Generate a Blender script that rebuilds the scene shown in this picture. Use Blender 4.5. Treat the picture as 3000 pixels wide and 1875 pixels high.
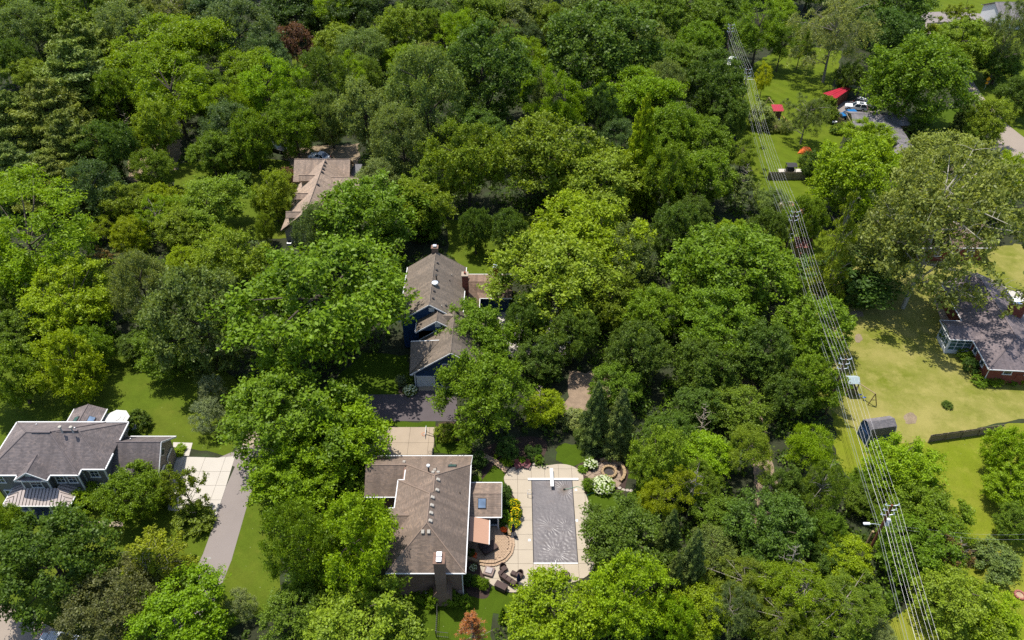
import bpy, math, random
import numpy as np
from mathutils import Vector, Matrix

for _o in list(bpy.data.objects):
    bpy.data.objects.remove(_o)
SC = bpy.context.scene
COL = SC.collection

# ------------------------------------------------------------------ camera
CAM_H, FOC, PITCH = 80.0, 2333.0, math.radians(40.2)     # metres, focal length in px of a 3000 px wide photo
cd = bpy.data.cameras.new('camera')
cd.lens, cd.sensor_width, cd.sensor_fit = 36.0 * FOC / 3000.0, 36.0, 'HORIZONTAL'
cd.clip_start, cd.clip_end = 0.5, 9000.0
cam = bpy.data.objects.new('camera', cd)
COL.objects.link(cam)
cam.location = (0, 0, CAM_H)
cam.rotation_euler = (math.pi / 2 - PITCH, 0, 0)
SC.camera = cam

# ------------------------------------------------------------------ light
SUN_TRAVEL = Vector((0.24, -0.22, -1.0)).normalized()
elev = math.asin(-SUN_TRAVEL.z)
azim = math.atan2(-SUN_TRAVEL.x, -SUN_TRAVEL.y)
world = bpy.data.worlds.new('World')
SC.world = world
world.use_nodes = True
wn = world.node_tree.nodes
sky = wn.new('ShaderNodeTexSky')
sky.sky_type = 'NISHITA'
sky.sun_disc = False
sky.sun_elevation, sky.sun_rotation = elev, azim
wn['Background'].inputs['Strength'].default_value = 0.15
world.node_tree.links.new(sky.outputs['Color'], wn['Background'].inputs['Color'])
sl = bpy.data.lights.new('sun', 'SUN')
sl.energy, sl.angle, sl.color = 4.6, math.radians(0.53), (1.0, 0.955, 0.87)
sun = bpy.data.objects.new('sun', sl)
COL.objects.link(sun)
sun.rotation_euler = SUN_TRAVEL.to_track_quat('-Z', 'Y').to_euler()
sun.location = (-40, 30, 200)
SC.view_settings.view_transform = 'Standard'
SC.view_settings.look = 'None'
SC.view_settings.exposure = 0.6
SC.view_settings.gamma = 1.0
SC.view_settings.use_curve_mapping = False
SC.render.engine = 'CYCLES'
SC.cycles.max_bounces = 6
SC.cycles.diffuse_bounces = 3
SC.cycles.glossy_bounces = 2
SC.cycles.transmission_bounces = 4
SC.cycles.transparent_max_bounces = 4
SC.cycles.use_denoising = False

# ------------------------------------------------------------------ photo pixel -> place on the ground
TILE = dict(a=(0, 0), b=(1000, 0), c=(2000, 0), d=(0, 625), e=(1000, 625), f=(2000, 625),
            g=(0, 1250), h=(1000, 1250), i=(2000, 1250))
ZA, ZB, ZD = (1050, 1300, 3.36), (1130, 690, 3.086), (0, 1170, 3.877)
ZE, ZG, ZR = (780, 420, 4.7235), (2400, 200, 5.4), (2700, 780, 3.78)
ZC, ZZ, ZW = (2120, 60, 3.025), (2260, 540, 4.2), (2400, 1000, 3.025)
ZK, ZP, ZQ = (1000, 1100, 4.84), (1340, 1480, 3.1), (1650, 1280, 3.1)
ZU = (2640, 0, 3.15)

def src(t, x, y):
    if t == 'F':
        return x * 1.2402, y * 1.2402
    if isinstance(t, tuple):
        return t[0] + x / t[2], t[1] + y / t[2]
    o = TILE[t]
    return o[0] + x / 2.419, o[1] + y / 2.419

CP, SP = math.cos(PITCH), math.sin(PITCH)

def ray(t, x, y):
    px, py = src(t, x, y)
    cx, cy = px - 1500.0, 937.5 - py
    return Vector((cx, FOC * CP + cy * SP, -FOC * SP + cy * CP))

def P(t, x, y, z=0.0):
    r = ray(t, x, y)
    k = (z - CAM_H) / r.z
    return Vector((r.x * k, r.y * k, z))

def Pn(t, x, y, a, n):
    """where the sight line of a pixel meets the plane through a with normal n"""
    r = ray(t, x, y)
    o = Vector((0, 0, CAM_H))
    k = (Vector(a) - o).dot(n) / r.dot(n)
    return o + r * k

def depth(p):
    return p[1] * CP - (p[2] - CAM_H) * SP

def G(t, pts, z=0.0):
    return [tuple(P(t, x, y, z)[:2]) for x, y in pts]

# ------------------------------------------------------------------ materials
def lin(v):
    v = v / 255.0
    return v / 12.92 if v <= 0.04045 else ((v + 0.055) / 1.055) ** 2.4

def A(r, g, b, k=2.12):
    """base colour of a surface that shows as this sRGB colour in full sun"""
    return (min(lin(r) / k, .9), min(lin(g) / k, .9), min(lin(b) / k, .9))

class N:
    def __init__(self, name):
        self.m = bpy.data.materials.new(name)
        self.m.use_nodes = True
        self.t = self.m.node_tree
        self.b = self.t.nodes['Principled BSDF']
        self.out = self.t.nodes['Material Output']

    def n(self, kind, **kw):
        x = self.t.nodes.new('ShaderNode' + kind)
        for k, v in kw.items():
            setattr(x, k, v)
        return x

    def l(self, a, b):
        self.t.links.new(a, b)

    def pos(self):
        return self.n('NewGeometry').outputs['Position']

    def noise(self, vec, scale, detail=4, rough=.55):
        x = self.n('TexNoise')
        x.inputs['Scale'].default_value = scale
        x.inputs['Detail'].default_value = detail
        x.inputs['Roughness'].default_value = rough
        if vec is not None:
            self.l(vec, x.inputs['Vector'])
        return x.outputs['Fac']

    def ramp(self, fac, stops):
        x = self.n('ValToRGB')
        e = x.color_ramp.elements
        while len(e) < len(stops):
            e.new(.5)
        for q, (p, c) in zip(e, stops):
            q.position = p
            q.color = (c[0], c[1], c[2], 1) if not isinstance(c, (int, float)) else (c, c, c, 1)
        self.l(fac, x.inputs['Fac'])
        return x.outputs['Color']

    def mix(self, fac, a, b, mode='MIX'):
        x = self.n('Mix', data_type='RGBA', blend_type=mode)
        if isinstance(fac, (int, float)):
            x.inputs[0].default_value = fac
        else:
            self.l(fac, x.inputs[0])
        for s, v in ((6, a), (7, b)):
            if isinstance(v, tuple):
                x.inputs[s].default_value = (v[0], v[1], v[2], 1)
            else:
                self.l(v, x.inputs[s])
        return x.outputs[2]

    def math(self, op, a, b=None):
        x = self.n('Math', operation=op)
        for s, v in ((0, a), (1, b)):
            if v is None:
                continue
            if isinstance(v, (int, float)):
                x.inputs[s].default_value = v
            else:
                self.l(v, x.inputs[s])
        return x.outputs[0]

    def bump(self, h, strength, dist=.05):
        x = self.n('Bump')
        x.inputs['Strength'].default_value = strength
        x.inputs['Distance'].default_value = dist
        self.l(h, x.inputs['Height'])
        self.l(x.outputs['Normal'], self.b.inputs['Normal'])

    def done(self, col, rough=.8, spec=.3, metal=0.0):
        if isinstance(col, tuple):
            self.b.inputs['Base Color'].default_value = (col[0], col[1], col[2], 1)
        else:
            self.l(col, self.b.inputs['Base Color'])
        self.b.inputs['Roughness'].default_value = rough
        self.b.inputs['Specular IOR Level'].default_value = spec
        self.b.inputs['Metallic'].default_value = metal
        return self.m

def sc3(c, k):
    return tuple(min(1, v * k) for v in c)

def rough_mat(name, c, var=.25, scale=1.5, fine=12, rough=.85, bump=.3, spec=.25, metal=0.0, tint=None):
    """a surface with broad and fine tone variation and a fine relief"""
    q = N(name)
    p = q.pos()
    a, f = q.noise(p, scale, 5), q.noise(p, fine, 3)
    col = q.ramp(a, [(.25, sc3(c, 1 - var)), (.5, c), (.78, sc3(tint or c, 1 + var * .8))])
    col = q.mix(.35, col, q.ramp(f, [(.3, sc3(c, 1 - var * 1.5)), (.7, sc3(c, 1 + var * 1.2))]))
    if bump:
        q.bump(f, bump, .02)
    return q.done(col, rough, spec, metal)

def shingle_mat(name, c, course=.085, warm=(1.06, 1.0, .93)):
    """asphalt shingles: courses follow the height on the slope, tabs vary in tone, rain streaks run down"""
    c = sc3(c, 1.42)
    q = N(name)
    p = q.pos()
    s = q.n('SeparateXYZ')
    q.l(p, s.inputs[0])
    row = q.math('DIVIDE', s.outputs['Z'], course)
    fl, fr = q.math('FLOOR', row), q.math('FRACT', row)
    hx = q.math('ADD', q.math('MULTIPLY', s.outputs['X'], 3.1), q.math('MULTIPLY', fl, .37))
    hy = q.math('ADD', q.math('MULTIPLY', s.outputs['Y'], 3.1), q.math('MULTIPLY', fl, .71))
    cb = q.n('CombineXYZ')
    q.l(q.math('FLOOR', hx), cb.inputs[0]); q.l(q.math('FLOOR', hy), cb.inputs[1]); q.l(fl, cb.inputs[2])
    wnz = q.n('TexWhiteNoise', noise_dimensions='3D')
    q.l(cb.outputs[0], wnz.inputs['Vector'])
    tab = q.ramp(wnz.outputs['Value'], [(0, sc3(c, .74)), (.5, c), (1, tuple(sc3(c, 1.25)[i] * warm[i] for i in range(3)))])
    big = q.noise(p, .55, 5, .6)
    col = q.mix(q.ramp(big, [(.3, .0), (.75, .55)]), tab, sc3(c, .66))
    gn = q.n('SeparateXYZ')
    q.l(q.n('NewGeometry').outputs['Normal'], gn.inputs[0])
    sel = q.math('GREATER_THAN', q.math('ABSOLUTE', gn.outputs['X']), q.math('ABSOLUTE', gn.outputs['Y']))
    u = q.math('ADD', q.math('MULTIPLY', s.outputs['Y'], sel), q.math('MULTIPLY', s.outputs['X'], q.math('SUBTRACT', 1.0, sel)))
    cs_ = q.n('CombineXYZ')
    q.l(q.math('MULTIPLY', u, 1.5), cs_.inputs[0]); q.l(q.math('MULTIPLY', s.outputs['Z'], .22), cs_.inputs[1]); q.l(q.math('MULTIPLY', sel, 37.0), cs_.inputs[2])
    col = q.mix(q.ramp(q.noise(cs_.outputs[0], .8, 5, .65), [(.40, .62), (.56, 0.)]), col, sc3(c, .58))
    lich = q.noise(p, 2.3, 4, .7)
    col = q.mix(q.ramp(lich, [(.52, 0.), (.8, .35)]), col, sc3(c, 1.3))
    edge = q.ramp(fr, [(.0, .45), (.22, 1.), (1, 1.)])
    col = q.mix(1.0, col, edge, 'MULTIPLY')
    q.bump(fr, .9, .05)
    return q.done(col, .92, .2)

def brick_mat(name, c1, c2, mortar, w=.22, h=.075):
    q = N(name)
    s = q.n('SeparateXYZ')
    q.l(q.pos(), s.inputs[0])
    cb = q.n('CombineXYZ')
    q.l(q.math('ADD', s.outputs['X'], s.outputs['Y']), cb.inputs[0])
    q.l(s.outputs['Z'], cb.inputs[1])
    b = q.n('TexBrick')
    b.inputs['Color1'].default_value = (*c1, 1)
    b.inputs['Color2'].default_value = (*c2, 1)
    b.inputs['Mortar'].default_value = (*mortar, 1)
    b.inputs['Scale'].default_value = 1
    b.inputs['Brick Width'].default_value = w
    b.inputs['Row Height'].default_value = h
    b.inputs['Mortar Size'].default_value = .009
    q.l(cb.outputs[0], b.inputs['Vector'])
    nz = q.noise(q.pos(), 1.2, 5)
    col = q.mix(q.ramp(nz, [(.35, 0.), (.75, .5)]), b.outputs['Color'], sc3(c1, .6))
    q.bump(b.outputs['Fac'], -.4, .02)
    return q.done(col, .9, .2)

def siding_mat(name, c, course=.16):
    q = N(name)
    s = q.n('SeparateXYZ')
    q.l(q.pos(), s.inputs[0])
    fr = q.math('FRACT', q.math('DIVIDE', s.outputs['Z'], course))
    col = q.mix(1.0, q.ramp(q.noise(q.pos(), 1.1, 4), [(.3, sc3(c, .85)), (.7, sc3(c, 1.1))]), q.ramp(fr, [(0, .6), (.14, 1.), (1, 1.)]), 'MULTIPLY')
    q.bump(fr, .6, .03)
    return q.done(col, .6, .35)

def grass_mat(name, c, dry, dryness=.4, stripe=0.0, ang=0.0, sw=1.2):
    q = N(name)
    p = q.pos()
    big, mid, fine = q.noise(p, .13, 5, .6), q.noise(p, .8, 5, .65), q.noise(p, 9, 4, .7)
    col = q.ramp(mid, [(.28, sc3(c, .72)), (.5, c), (.75, sc3(c, 1.22))])
    col = q.mix(q.ramp(big, [(.62 - dryness * .45, 0.), (.86 - dryness * .3, min(1, .35 + dryness))]), col, dry)
    pat = q.noise(p, .42, 8, .72)
    col = q.mix(q.ramp(pat, [(.62 - dryness * .2, 0.), (.72 - dryness * .06, .9 * min(1, dryness + .2))]), col, sc3(dry, 1.12))
    deep = q.noise(p, .3, 7, .7)
    col = q.mix(q.ramp(deep, [(.30, .6), (.46, 0.)]), col, sc3(c, .62))
    if stripe:
        s = q.n('SeparateXYZ')
        q.l(p, s.inputs[0])
        u = q.math('ADD', q.math('MULTIPLY', s.outputs['X'], math.cos(ang)), q.math('MULTIPLY', s.outputs['Y'], math.sin(ang)))
        w = q.math('SINE', q.math('MULTIPLY', u, math.pi / sw))
        col = q.mix(stripe, col, q.ramp(q.math('ADD', q.math('MULTIPLY', w, .5), .5), [(.35, sc3(c, .7)), (.65, sc3(c, 1.35))]))
    col = q.mix(.45, col, q.ramp(fine, [(.25, sc3(c, .45)), (.5, c), (.75, sc3(c, 1.6))]))
    v = q.n('TexVoronoi')
    v.inputs['Scale'].default_value = 1.1
    q.l(p, v.inputs['Vector'])
    col = q.mix(q.ramp(v.outputs['Distance'], [(.035, .8), (.06, 0.)]), col, A(190, 190, 140))
    q.bump(fine, .8, .06)
    return q.done(col, .95, .1)

def leaf_mat(name, trans=.42, spec=.25):
    """leaves take their base colour from the plant they belong to, each leaf a little different"""
    q = N(name)
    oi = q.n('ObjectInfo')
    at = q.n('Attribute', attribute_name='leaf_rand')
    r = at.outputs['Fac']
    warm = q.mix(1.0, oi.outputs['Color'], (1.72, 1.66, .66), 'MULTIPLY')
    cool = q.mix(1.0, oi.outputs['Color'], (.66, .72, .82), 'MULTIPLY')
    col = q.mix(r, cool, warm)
    q.done(col, .5, spec)
    tr = q.n('BsdfTranslucent')
    q.l(q.mix(1.0, col, (1.25, 1.2, .55), 'MULTIPLY'), tr.inputs['Color'])
    mx = q.n('MixShader')
    mx.inputs[0].default_value = trans
    q.l(q.b.outputs[0], mx.inputs[1]); q.l(tr.outputs[0], mx.inputs[2])
    q.l(mx.outputs[0], q.out.inputs['Surface'])
    return q.m

def glass_mat(name, c=(.02, .03, .04), rough=.08):
    q = N(name)
    return q.done(q.ramp(q.noise(q.pos(), .7, 2), [(.3, sc3(c, .6)), (.7, sc3(c, 1.5))]), rough, .8)

def flat(name, c, rough=.6, spec=.35, metal=0.0, var=.12):
    return rough_mat(name, c, var, .9, 14, rough, .08, spec, metal)

M = {}
M['floor'] = rough_mat('forest_floor', (.026, .030, .013), .5, .35, 5, .95, .9, tint=(.026, .05, .012))
M['lawn'] = grass_mat('lawn_grass', A(104, 124, 32), A(158, 152, 62), .3, .14, .9, 1.3)
M['lawn_back'] = grass_mat('mown_grass', A(110, 130, 28), A(160, 156, 60), .28, .25, .62, 1.5)
M['lawn_dry'] = grass_mat('dry_grass', A(132, 142, 44), A(216, 196, 126), .66)
M['lawn_lime'] = grass_mat('lime_grass', A(138, 152, 36), A(190, 180, 84), .45)
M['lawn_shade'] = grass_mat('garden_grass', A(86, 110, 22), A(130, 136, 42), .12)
M['mulch'] = rough_mat('mulch', A(88, 70, 62), .4, 2, 14, .95, .8)
M['bark_mulch'] = rough_mat('red_mulch', A(205, 150, 120), .35, 2, 16, .95, .8)
M['asphalt'] = rough_mat('worn_asphalt', A(174, 162, 156), .1, .35, 24, .92, .3)
M['asphalt_new'] = rough_mat('new_asphalt', A(116, 106, 108), .14, .5, 26, .9, .3)
M['road'] = rough_mat('road_surface', A(188, 172, 156), .12, .4, 22, .92, .3)
M['gravel'] = rough_mat('gravel', A(176, 152, 128), .4, 1.2, 9, .95, .9)
M['gravel_soil'] = rough_mat('bare_soil', A(172, 152, 124), .4, .7, 6, .95, .7)
M['concrete'] = rough_mat('white_concrete', A(236, 227, 214), .07, .5, 20, .85, .15)
M['deck'] = rough_mat('beige_concrete', A(220, 204, 180), .1, .45, 18, .85, .2)
M['pad'] = rough_mat('tan_concrete', A(208, 188, 164), .14, .5, 18, .85, .2)
M['joint'] = flat('joint_dark', A(120, 100, 85), .95, .1)
M['paver'] = rough_mat('tan_pavers', A(216, 184, 152), .25, 3, 9, .9, .4)
M['flagstone'] = rough_mat('flagstone', A(184, 160, 138), .25, 1.4, 8, .9, .4)
M['stone'] = rough_mat('wall_stone', A(202, 172, 132), .35, 3, 9, .9, .6)
M['stone_pale'] = rough_mat('pale_stone', A(215, 200, 185), .3, 3, 9, .9, .6)
M['roof_brown'] = shingle_mat('brown_shingles', A(163, 143, 128))
M['roof_taupe'] = shingle_mat('taupe_shingles', A(152, 138, 124), .09)
M['roof_grey'] = shingle_mat('grey_shingles', A(146, 135, 133), .1)
M['roof_tan'] = shingle_mat('tan_shingles', A(204, 180, 160), .12)
M['roof_slate'] = shingle_mat('slate_shingles', A(156, 150, 152), .06)
M['roof_dark'] = shingle_mat('charcoal_shingles', A(146, 133, 134), .06)
M['roof_low'] = shingle_mat('old_brown_shingles', A(158, 132, 114), .05)
M['cap_brown'] = rough_mat('brown_ridge_cap', A(176, 152, 134), .2, 3, 9, .95, .5)
M['cap_grey'] = rough_mat('grey_ridge_cap', A(140, 129, 128), .2, 3, 9, .95, .5)
M['brick_brown'] = brick_mat('brown_brick', A(176, 142, 122), A(150, 116, 100), A(188, 168, 150))
M['brick_red'] = brick_mat('red_brick', A(172, 84, 62), A(146, 66, 52), A(170, 130, 112))
M['brick_pale'] = brick_mat('pale_brick', A(226, 210, 186), A(206, 188, 162), A(220, 210, 196))
M['blue_siding'] = siding_mat('navy_siding', (.010, .042, .105))
M['blue_shed'] = siding_mat('shed_blue', (.012, .045, .14))
M['grey_siding'] = siding_mat('grey_siding', A(150, 148, 150), .15)
M['taupe_siding'] = siding_mat('taupe_siding', A(172, 162, 148), .15)
M['beige_wall'] = siding_mat('beige_siding', A(216, 186, 136), .2)
M['beige_trim'] = flat('beige_trim', A(200, 184, 160))
M['white'] = flat('white_paint', (.56, .56, .55), .5, .4, 0, .05)
M['white_fabric'] = flat('white_fabric', (.5, .49, .46), .9, .1, 0, .06)
M['offwhite'] = flat('vent_cream', A(232, 222, 206), .7)
M['black'] = flat('black_metal', (.012, .012, .013), .45, .4)
M['charcoal'] = flat('charcoal', (.035, .033, .035), .8)
M['silver'] = flat('bright_metal', (.75, .75, .76), .28, .5, .85, .05)
M['galv'] = flat('galvanised_metal', (.55, .56, .58), .45, .5, .6)
M['wire'] = flat('aluminium_wire', (.40, .385, .385), .5, .5, .25, .03)
M['cable'] = flat('dark_cable', (.18, .19, .18), .6)
M['glass'] = glass_mat('window_glass')
M['glass_blue'] = glass_mat('skylight_glass', (.13, .19, .28), .1)
M['glass_green'] = glass_mat('greenish_glass', (.05, .10, .09), .1)
M['metal_roof'] = flat('pale_metal_roof', A(232, 214, 204), .42, .5, .1, .06)
M['metal_grey'] = flat('grey_metal_roof', A(150, 148, 152), .5, .4, .2)
M['red_metal'] = flat('red_metal_roof', (.31, .012, .028), .45, .5, 0, .15)
M['rust_metal'] = flat('brick_red_metal', A(196, 118, 104), .5, .4, 0, .1)
M['wood_dark'] = rough_mat('weathered_wood', A(132, 104, 82), .3, 2, 14, .9, .4)
M['wood_red'] = rough_mat('brown_boards', A(128, 84, 62), .3, 2, 14, .9, .4)
M['wood_fence'] = rough_mat('fence_boards', A(178, 160, 130), .25, 2, 12, .9, .4)
M['wood_pale'] = rough_mat('pale_boards', A(206, 180, 136), .2, 2, 12, .9, .3)
M['pole_wood'] = rough_mat('pole_wood', A(150, 122, 98), .35, 1.4, 9, .9, .4)
M['pole_brown'] = rough_mat('brown_pole_wood', A(150, 92, 62), .35, 1.4, 9, .9, .4)
M['bark'] = rough_mat('tree_bark', (.085, .068, .05), .4, 1.3, 9, .95, .8)
M['bark_pale'] = rough_mat('pale_bark', (.34, .31, .25), .45, 1.1, 7, .9, .4)
M['bark_grey'] = rough_mat('grey_bark', (.22, .19, .155), .3, 1.3, 9, .95, .6)
M['bark_dead'] = rough_mat('dead_wood', (.30, .24, .18), .3, 1.3, 9, .95, .5)
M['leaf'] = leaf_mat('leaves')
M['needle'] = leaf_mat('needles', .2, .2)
M['awning'] = flat('salmon_canvas', A(228, 180, 152), .9, .1, 0, .06)
M['wicker'] = rough_mat('dark_wicker', A(92, 72, 66), .3, 8, 40, .7, .6)
M['cushion_grey'] = flat('pale_grey_cover', A(212, 200, 196), .85, .15)
M['cover_brown'] = flat('brown_cover', A(104, 86, 80), .8, .2)
M['cover_taupe'] = flat('taupe_cover', A(176, 154, 144), .85, .15)
M['navy_cloth'] = flat('navy_cloth', (.010, .014, .045), .85, .15)
M['maroon'] = flat('maroon_plastic', (.115, .022, .026), .55, .4)
M['orange'] = flat('orange_nylon', (.72, .15, .03), .6, .3)
M['orange_pale'] = flat('pale_orange_mesh', (.62, .30, .16), .7, .2)
M['yellow'] = flat('yellow_plastic', (.78, .58, .18), .45, .4)
M['sign'] = flat('sign_orange', (.75, .32, .01), .5, .4)
M['blue_plastic'] = flat('blue_plastic', (.012, .09, .42), .5, .4)
M['car_white'] = flat('white_car_paint', (.78, .78, .78), .25, .6, 0, .03)
M['car_dark'] = flat('dark_brown_car_paint', (.03, .024, .024), .22, .6, 0, .05)
M['car_blue'] = flat('blue_car_paint', (.012, .12, .32), .25, .6, 0, .05)
M['car_black'] = flat('black_car_paint', (.012, .013, .018), .25, .6, 0, .05)
M['car_silver'] = flat('silver_car_paint', (.55, .57, .6), .28, .6, .3, .05)
M['tyre'] = flat('tyre_rubber', (.014, .014, .014), .85, .1)
M['lamp'] = flat('headlight_lens', (.6, .62, .64), .15, .6)
M['tail'] = flat('tail_lens', (.3, .01, .01), .2, .6)
M['flower_white'] = flat('white_blossom', (.50, .53, .33), .9, .1, 0, .08)
M['flower_yellow'] = flat('yellow_blossom', (.62, .46, .01), .9, .1, 0, .08)
M['flower_red'] = flat('red_orange_blossom', (.80, .10, .02), .9, .1, 0, .1)
M['hose'] = flat('green_hose', (.05, .3, .16), .6)
M['paint_white'] = flat('painted_mark', (.34, .38, .36), .8)
M['ash'] = rough_mat('ash', (.05, .042, .038), .5, 6, 20, .95, .8)

# ------------------------------------------------------------------ building helpers
BASE = {}

def tag(o, label=None, cat=None, group=None, kind=None):
    for k, v in (('label', label), ('category', cat), ('group', group), ('kind', kind)):
        if v:
            o[k] = v
    return o

def root(name, loc, label, cat, group=None, rz=0.0):
    o = bpy.data.objects.new(name, None)
    o.empty_display_size = .3
    COL.objects.link(o)
    o.location = loc
    o.rotation_euler = (0, 0, rz)
    BASE[o.name] = Vector(loc)
    return tag(o, label, cat, group)

def link(name, me, mat, parent=None, loc=None):
    o = bpy.data.objects.new(name, me)
    if mat is not None and not me.materials:
        me.materials.append(mat)
    COL.objects.link(o)
    if parent is not None:
        o.parent = parent
        BASE[o.name] = BASE[parent.name]
        if loc is not None:
            o.location = loc
    else:
        BASE[o.name] = Vector(loc) if loc is not None else Vector((0, 0, 0))
        if loc is not None:
            o.location = loc
    return o

class MB:
    def __init__(self):
        self.v, self.f = [], []

    def add(self, vs, fs):
        k = len(self.v)
        self.v += [tuple(q) for q in vs]
        self.f += [tuple(i + k for i in q) for q in fs]
        return self

    def box(self, c, s, rz=0.0, rot=None):
        x, y, z = s[0] / 2, s[1] / 2, s[2] / 2
        m = rot if rot is not None else Matrix.Rotation(rz, 3, 'Z')
        vs = [Vector(c) + m @ Vector((a * x, b * y, d * z)) for d in (-1, 1) for a, b in ((-1, -1), (1, -1), (1, 1), (-1, 1))]
        return self.add(vs, [(3, 2, 1, 0), (4, 5, 6, 7), (0, 1, 5, 4), (1, 2, 6, 5), (2, 3, 7, 6), (3, 0, 4, 7)])

    def bb(self, x0, x1, y0, y1, z0, z1):
        return self.box(((x0 + x1) / 2, (y0 + y1) / 2, (z0 + z1) / 2), (abs(x1 - x0), abs(y1 - y0), abs(z1 - z0)))

    def prism(self, poly, z0, z1):
        n = len(poly)
        a = sum(poly[i][0] * poly[(i + 1) % n][1] - poly[(i + 1) % n][0] * poly[i][1] for i in range(n))
        if a < 0:
            poly = poly[::-1]
        vs = [(q[0], q[1], z0) for q in poly] + [(q[0], q[1], z1) for q in poly]
        return self.add(vs, [tuple(range(n))[::-1], tuple(range(n, 2 * n))] + [(i, (i + 1) % n, n + (i + 1) % n, n + i) for i in range(n)])

    def sheet(self, poly, z):
        n = len(poly)
        a = sum(poly[i][0] * poly[(i + 1) % n][1] - poly[(i + 1) % n][0] * poly[i][1] for i in range(n))
        if a < 0:
            poly = poly[::-1]
        return self.add([(q[0], q[1], z) for q in poly], [tuple(range(n))])

    def plate(self, pts, th):
        """a flat polygon in space with a thickness downwards (roof planes)"""
        n = len(pts)
        pts = [Vector(q) for q in pts]
        nz = sum((pts[i].x * pts[(i + 1) % n].y - pts[(i + 1) % n].x * pts[i].y) for i in range(n))
        if nz < 0:
            pts = pts[::-1]
        vs = pts + [q - Vector((0, 0, th)) for q in pts]
        return self.add(vs, [tuple(range(n)), tuple(range(n, 2 * n))[::-1]] + [((i + 1) % n, i, n + i, n + (i + 1) % n) for i in range(n)])

    def tube(self, p, r, n=6, cap=True):
        """tube through points p with radii r"""
        p = [Vector(q) for q in p]
        if isinstance(r, (int, float)):
            r = [r] * len(p)
        rings = []
        for i, q in enumerate(p):
            d = (p[min(i + 1, len(p) - 1)] - p[max(i - 1, 0)])
            d = d.normalized() if d.length > 1e-9 else Vector((0, 0, 1))
            u = d.orthogonal().normalized() if abs(d.z) < .95 else (Vector((1, 0, 0)) - d * d.x).normalized()
            if abs(d.z) < .95:
                u = Vector((0, 0, 1)).cross(d).normalized()
            w = d.cross(u)
            rings.append([q + (u * math.cos(6.28319 * k / n) + w * math.sin(6.28319 * k / n)) * r[i] for k in range(n)])
        vs = [v for g in rings for v in g]
        fs = [(i * n + k, i * n + (k + 1) % n, (i + 1) * n + (k + 1) % n, (i + 1) * n + k) for i in range(len(p) - 1) for k in range(n)]
        if cap:
            fs += [tuple(range(n))[::-1], tuple(range((len(p) - 1) * n, len(p) * n))]
        return self.add(vs, fs)

    def lathe(self, c, prof, n=12):
        """turn a profile of (radius, height) about the vertical through c"""
        vs = [(c[0] + r * math.cos(6.28319 * k / n), c[1] + r * math.sin(6.28319 * k / n), c[2] + z) for r, z in prof for k in range(n)]
        m = len(prof)
        fs = [(i * n + k, i * n + (k + 1) % n, (i + 1) * n + (k + 1) % n, (i + 1) * n + k) for i in range(m - 1) for k in range(n)]
        fs += [tuple(range(n))[::-1], tuple(range((m - 1) * n, m * n))]
        return self.add(vs, fs)

    def build(self, name, mat, parent=None, loc=None, kind=None, label=None, bevel=0.0, smooth=False):
        me = bpy.data.meshes.new(name)
        off = BASE[parent.name] if parent is not None else (Vector(loc) if loc is not None else Vector((0, 0, 0)))
        me.from_pydata([(q[0] - off[0], q[1] - off[1], q[2] - off[2]) for q in self.v], [], self.f)
        me.update()
        if smooth:
            me.polygons.foreach_set('use_smooth', [True] * len(me.polygons))
        o = link(name, me, mat, parent, None if parent is not None else loc)
        if bevel:
            b = o.modifiers.new('bevel', 'BEVEL')
            b.width, b.segments, b.limit_method = bevel, 2, 'ANGLE'
        if kind:
            o['kind'] = kind
        if label:
            o['label'] = label
        return o

def solo(mb, name, mat, loc, label, cat, group=None, bevel=0.0, smooth=False):
    o = mb.build(name, mat, None, loc, None, None, bevel, smooth)
    return tag(o, label, cat, group)

def kids(o):
    return [c for c in o.children]

def copy_tree(o, loc, rz=None, label=None, group=None, parent=None):
    c = o.copy()
    COL.objects.link(c)
    BASE[c.name] = Vector((0, 0, 0))
    if parent is not None:
        c.parent = parent
    if loc is not None:
        c.location = loc
        BASE[c.name] = Vector(loc)
    if rz is not None:
        c.rotation_euler = (0, 0, rz)
    if label:
        c['label'] = label
    if group:
        c['group'] = group
    for k in kids(o):
        copy_tree(k, None, None, None, None, c)
    return c

def inst(name, me, parent, loc, rot=None, scale=None):
    """one more object that shares a mesh"""
    o = bpy.data.objects.new(name, me)
    COL.objects.link(o)
    o.parent = parent
    BASE[o.name] = BASE[parent.name]
    o.location = Vector(loc) - BASE[parent.name]
    if rot is not None:
        o.rotation_euler = rot
    if scale is not None:
        o.scale = scale
    return o

def inside(x, y, poly):
    r = False
    n = len(poly)
    j = n - 1
    for i in range(n):
        xi, yi, xj, yj = poly[i][0], poly[i][1], poly[j][0], poly[j][1]
        if (yi > y) != (yj > y) and x < (xj - xi) * (y - yi) / (yj - yi) + xi:
            r = not r
        j = i
    return r

def clip(poly, x0, x1, y0, y1):
    for ax, lim, sg in ((0, x0, 1), (0, x1, -1), (1, y0, 1), (1, y1, -1)):
        out = []
        n = len(poly)
        for i in range(n):
            a, b = poly[i], poly[(i + 1) % n]
            da, db = (a[ax] - lim) * sg, (b[ax] - lim) * sg
            if da >= 0:
                out.append(a)
            if (da >= 0) != (db >= 0):
                t = da / (da - db)
                out.append((a[0] + (b[0] - a[0]) * t, a[1] + (b[1] - a[1]) * t))
        poly = out
        if len(poly) < 3:
            return []
    return poly

def smooth_poly(poly, it=2):
    for _ in range(it):
        out = []
        n = len(poly)
        for i in range(n):
            a, b = poly[i], poly[(i + 1) % n]
            out += [(a[0] * .75 + b[0] * .25, a[1] * .75 + b[1] * .25), (a[0] * .25 + b[0] * .75, a[1] * .25 + b[1] * .75)]
        poly = out
    return poly

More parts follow.
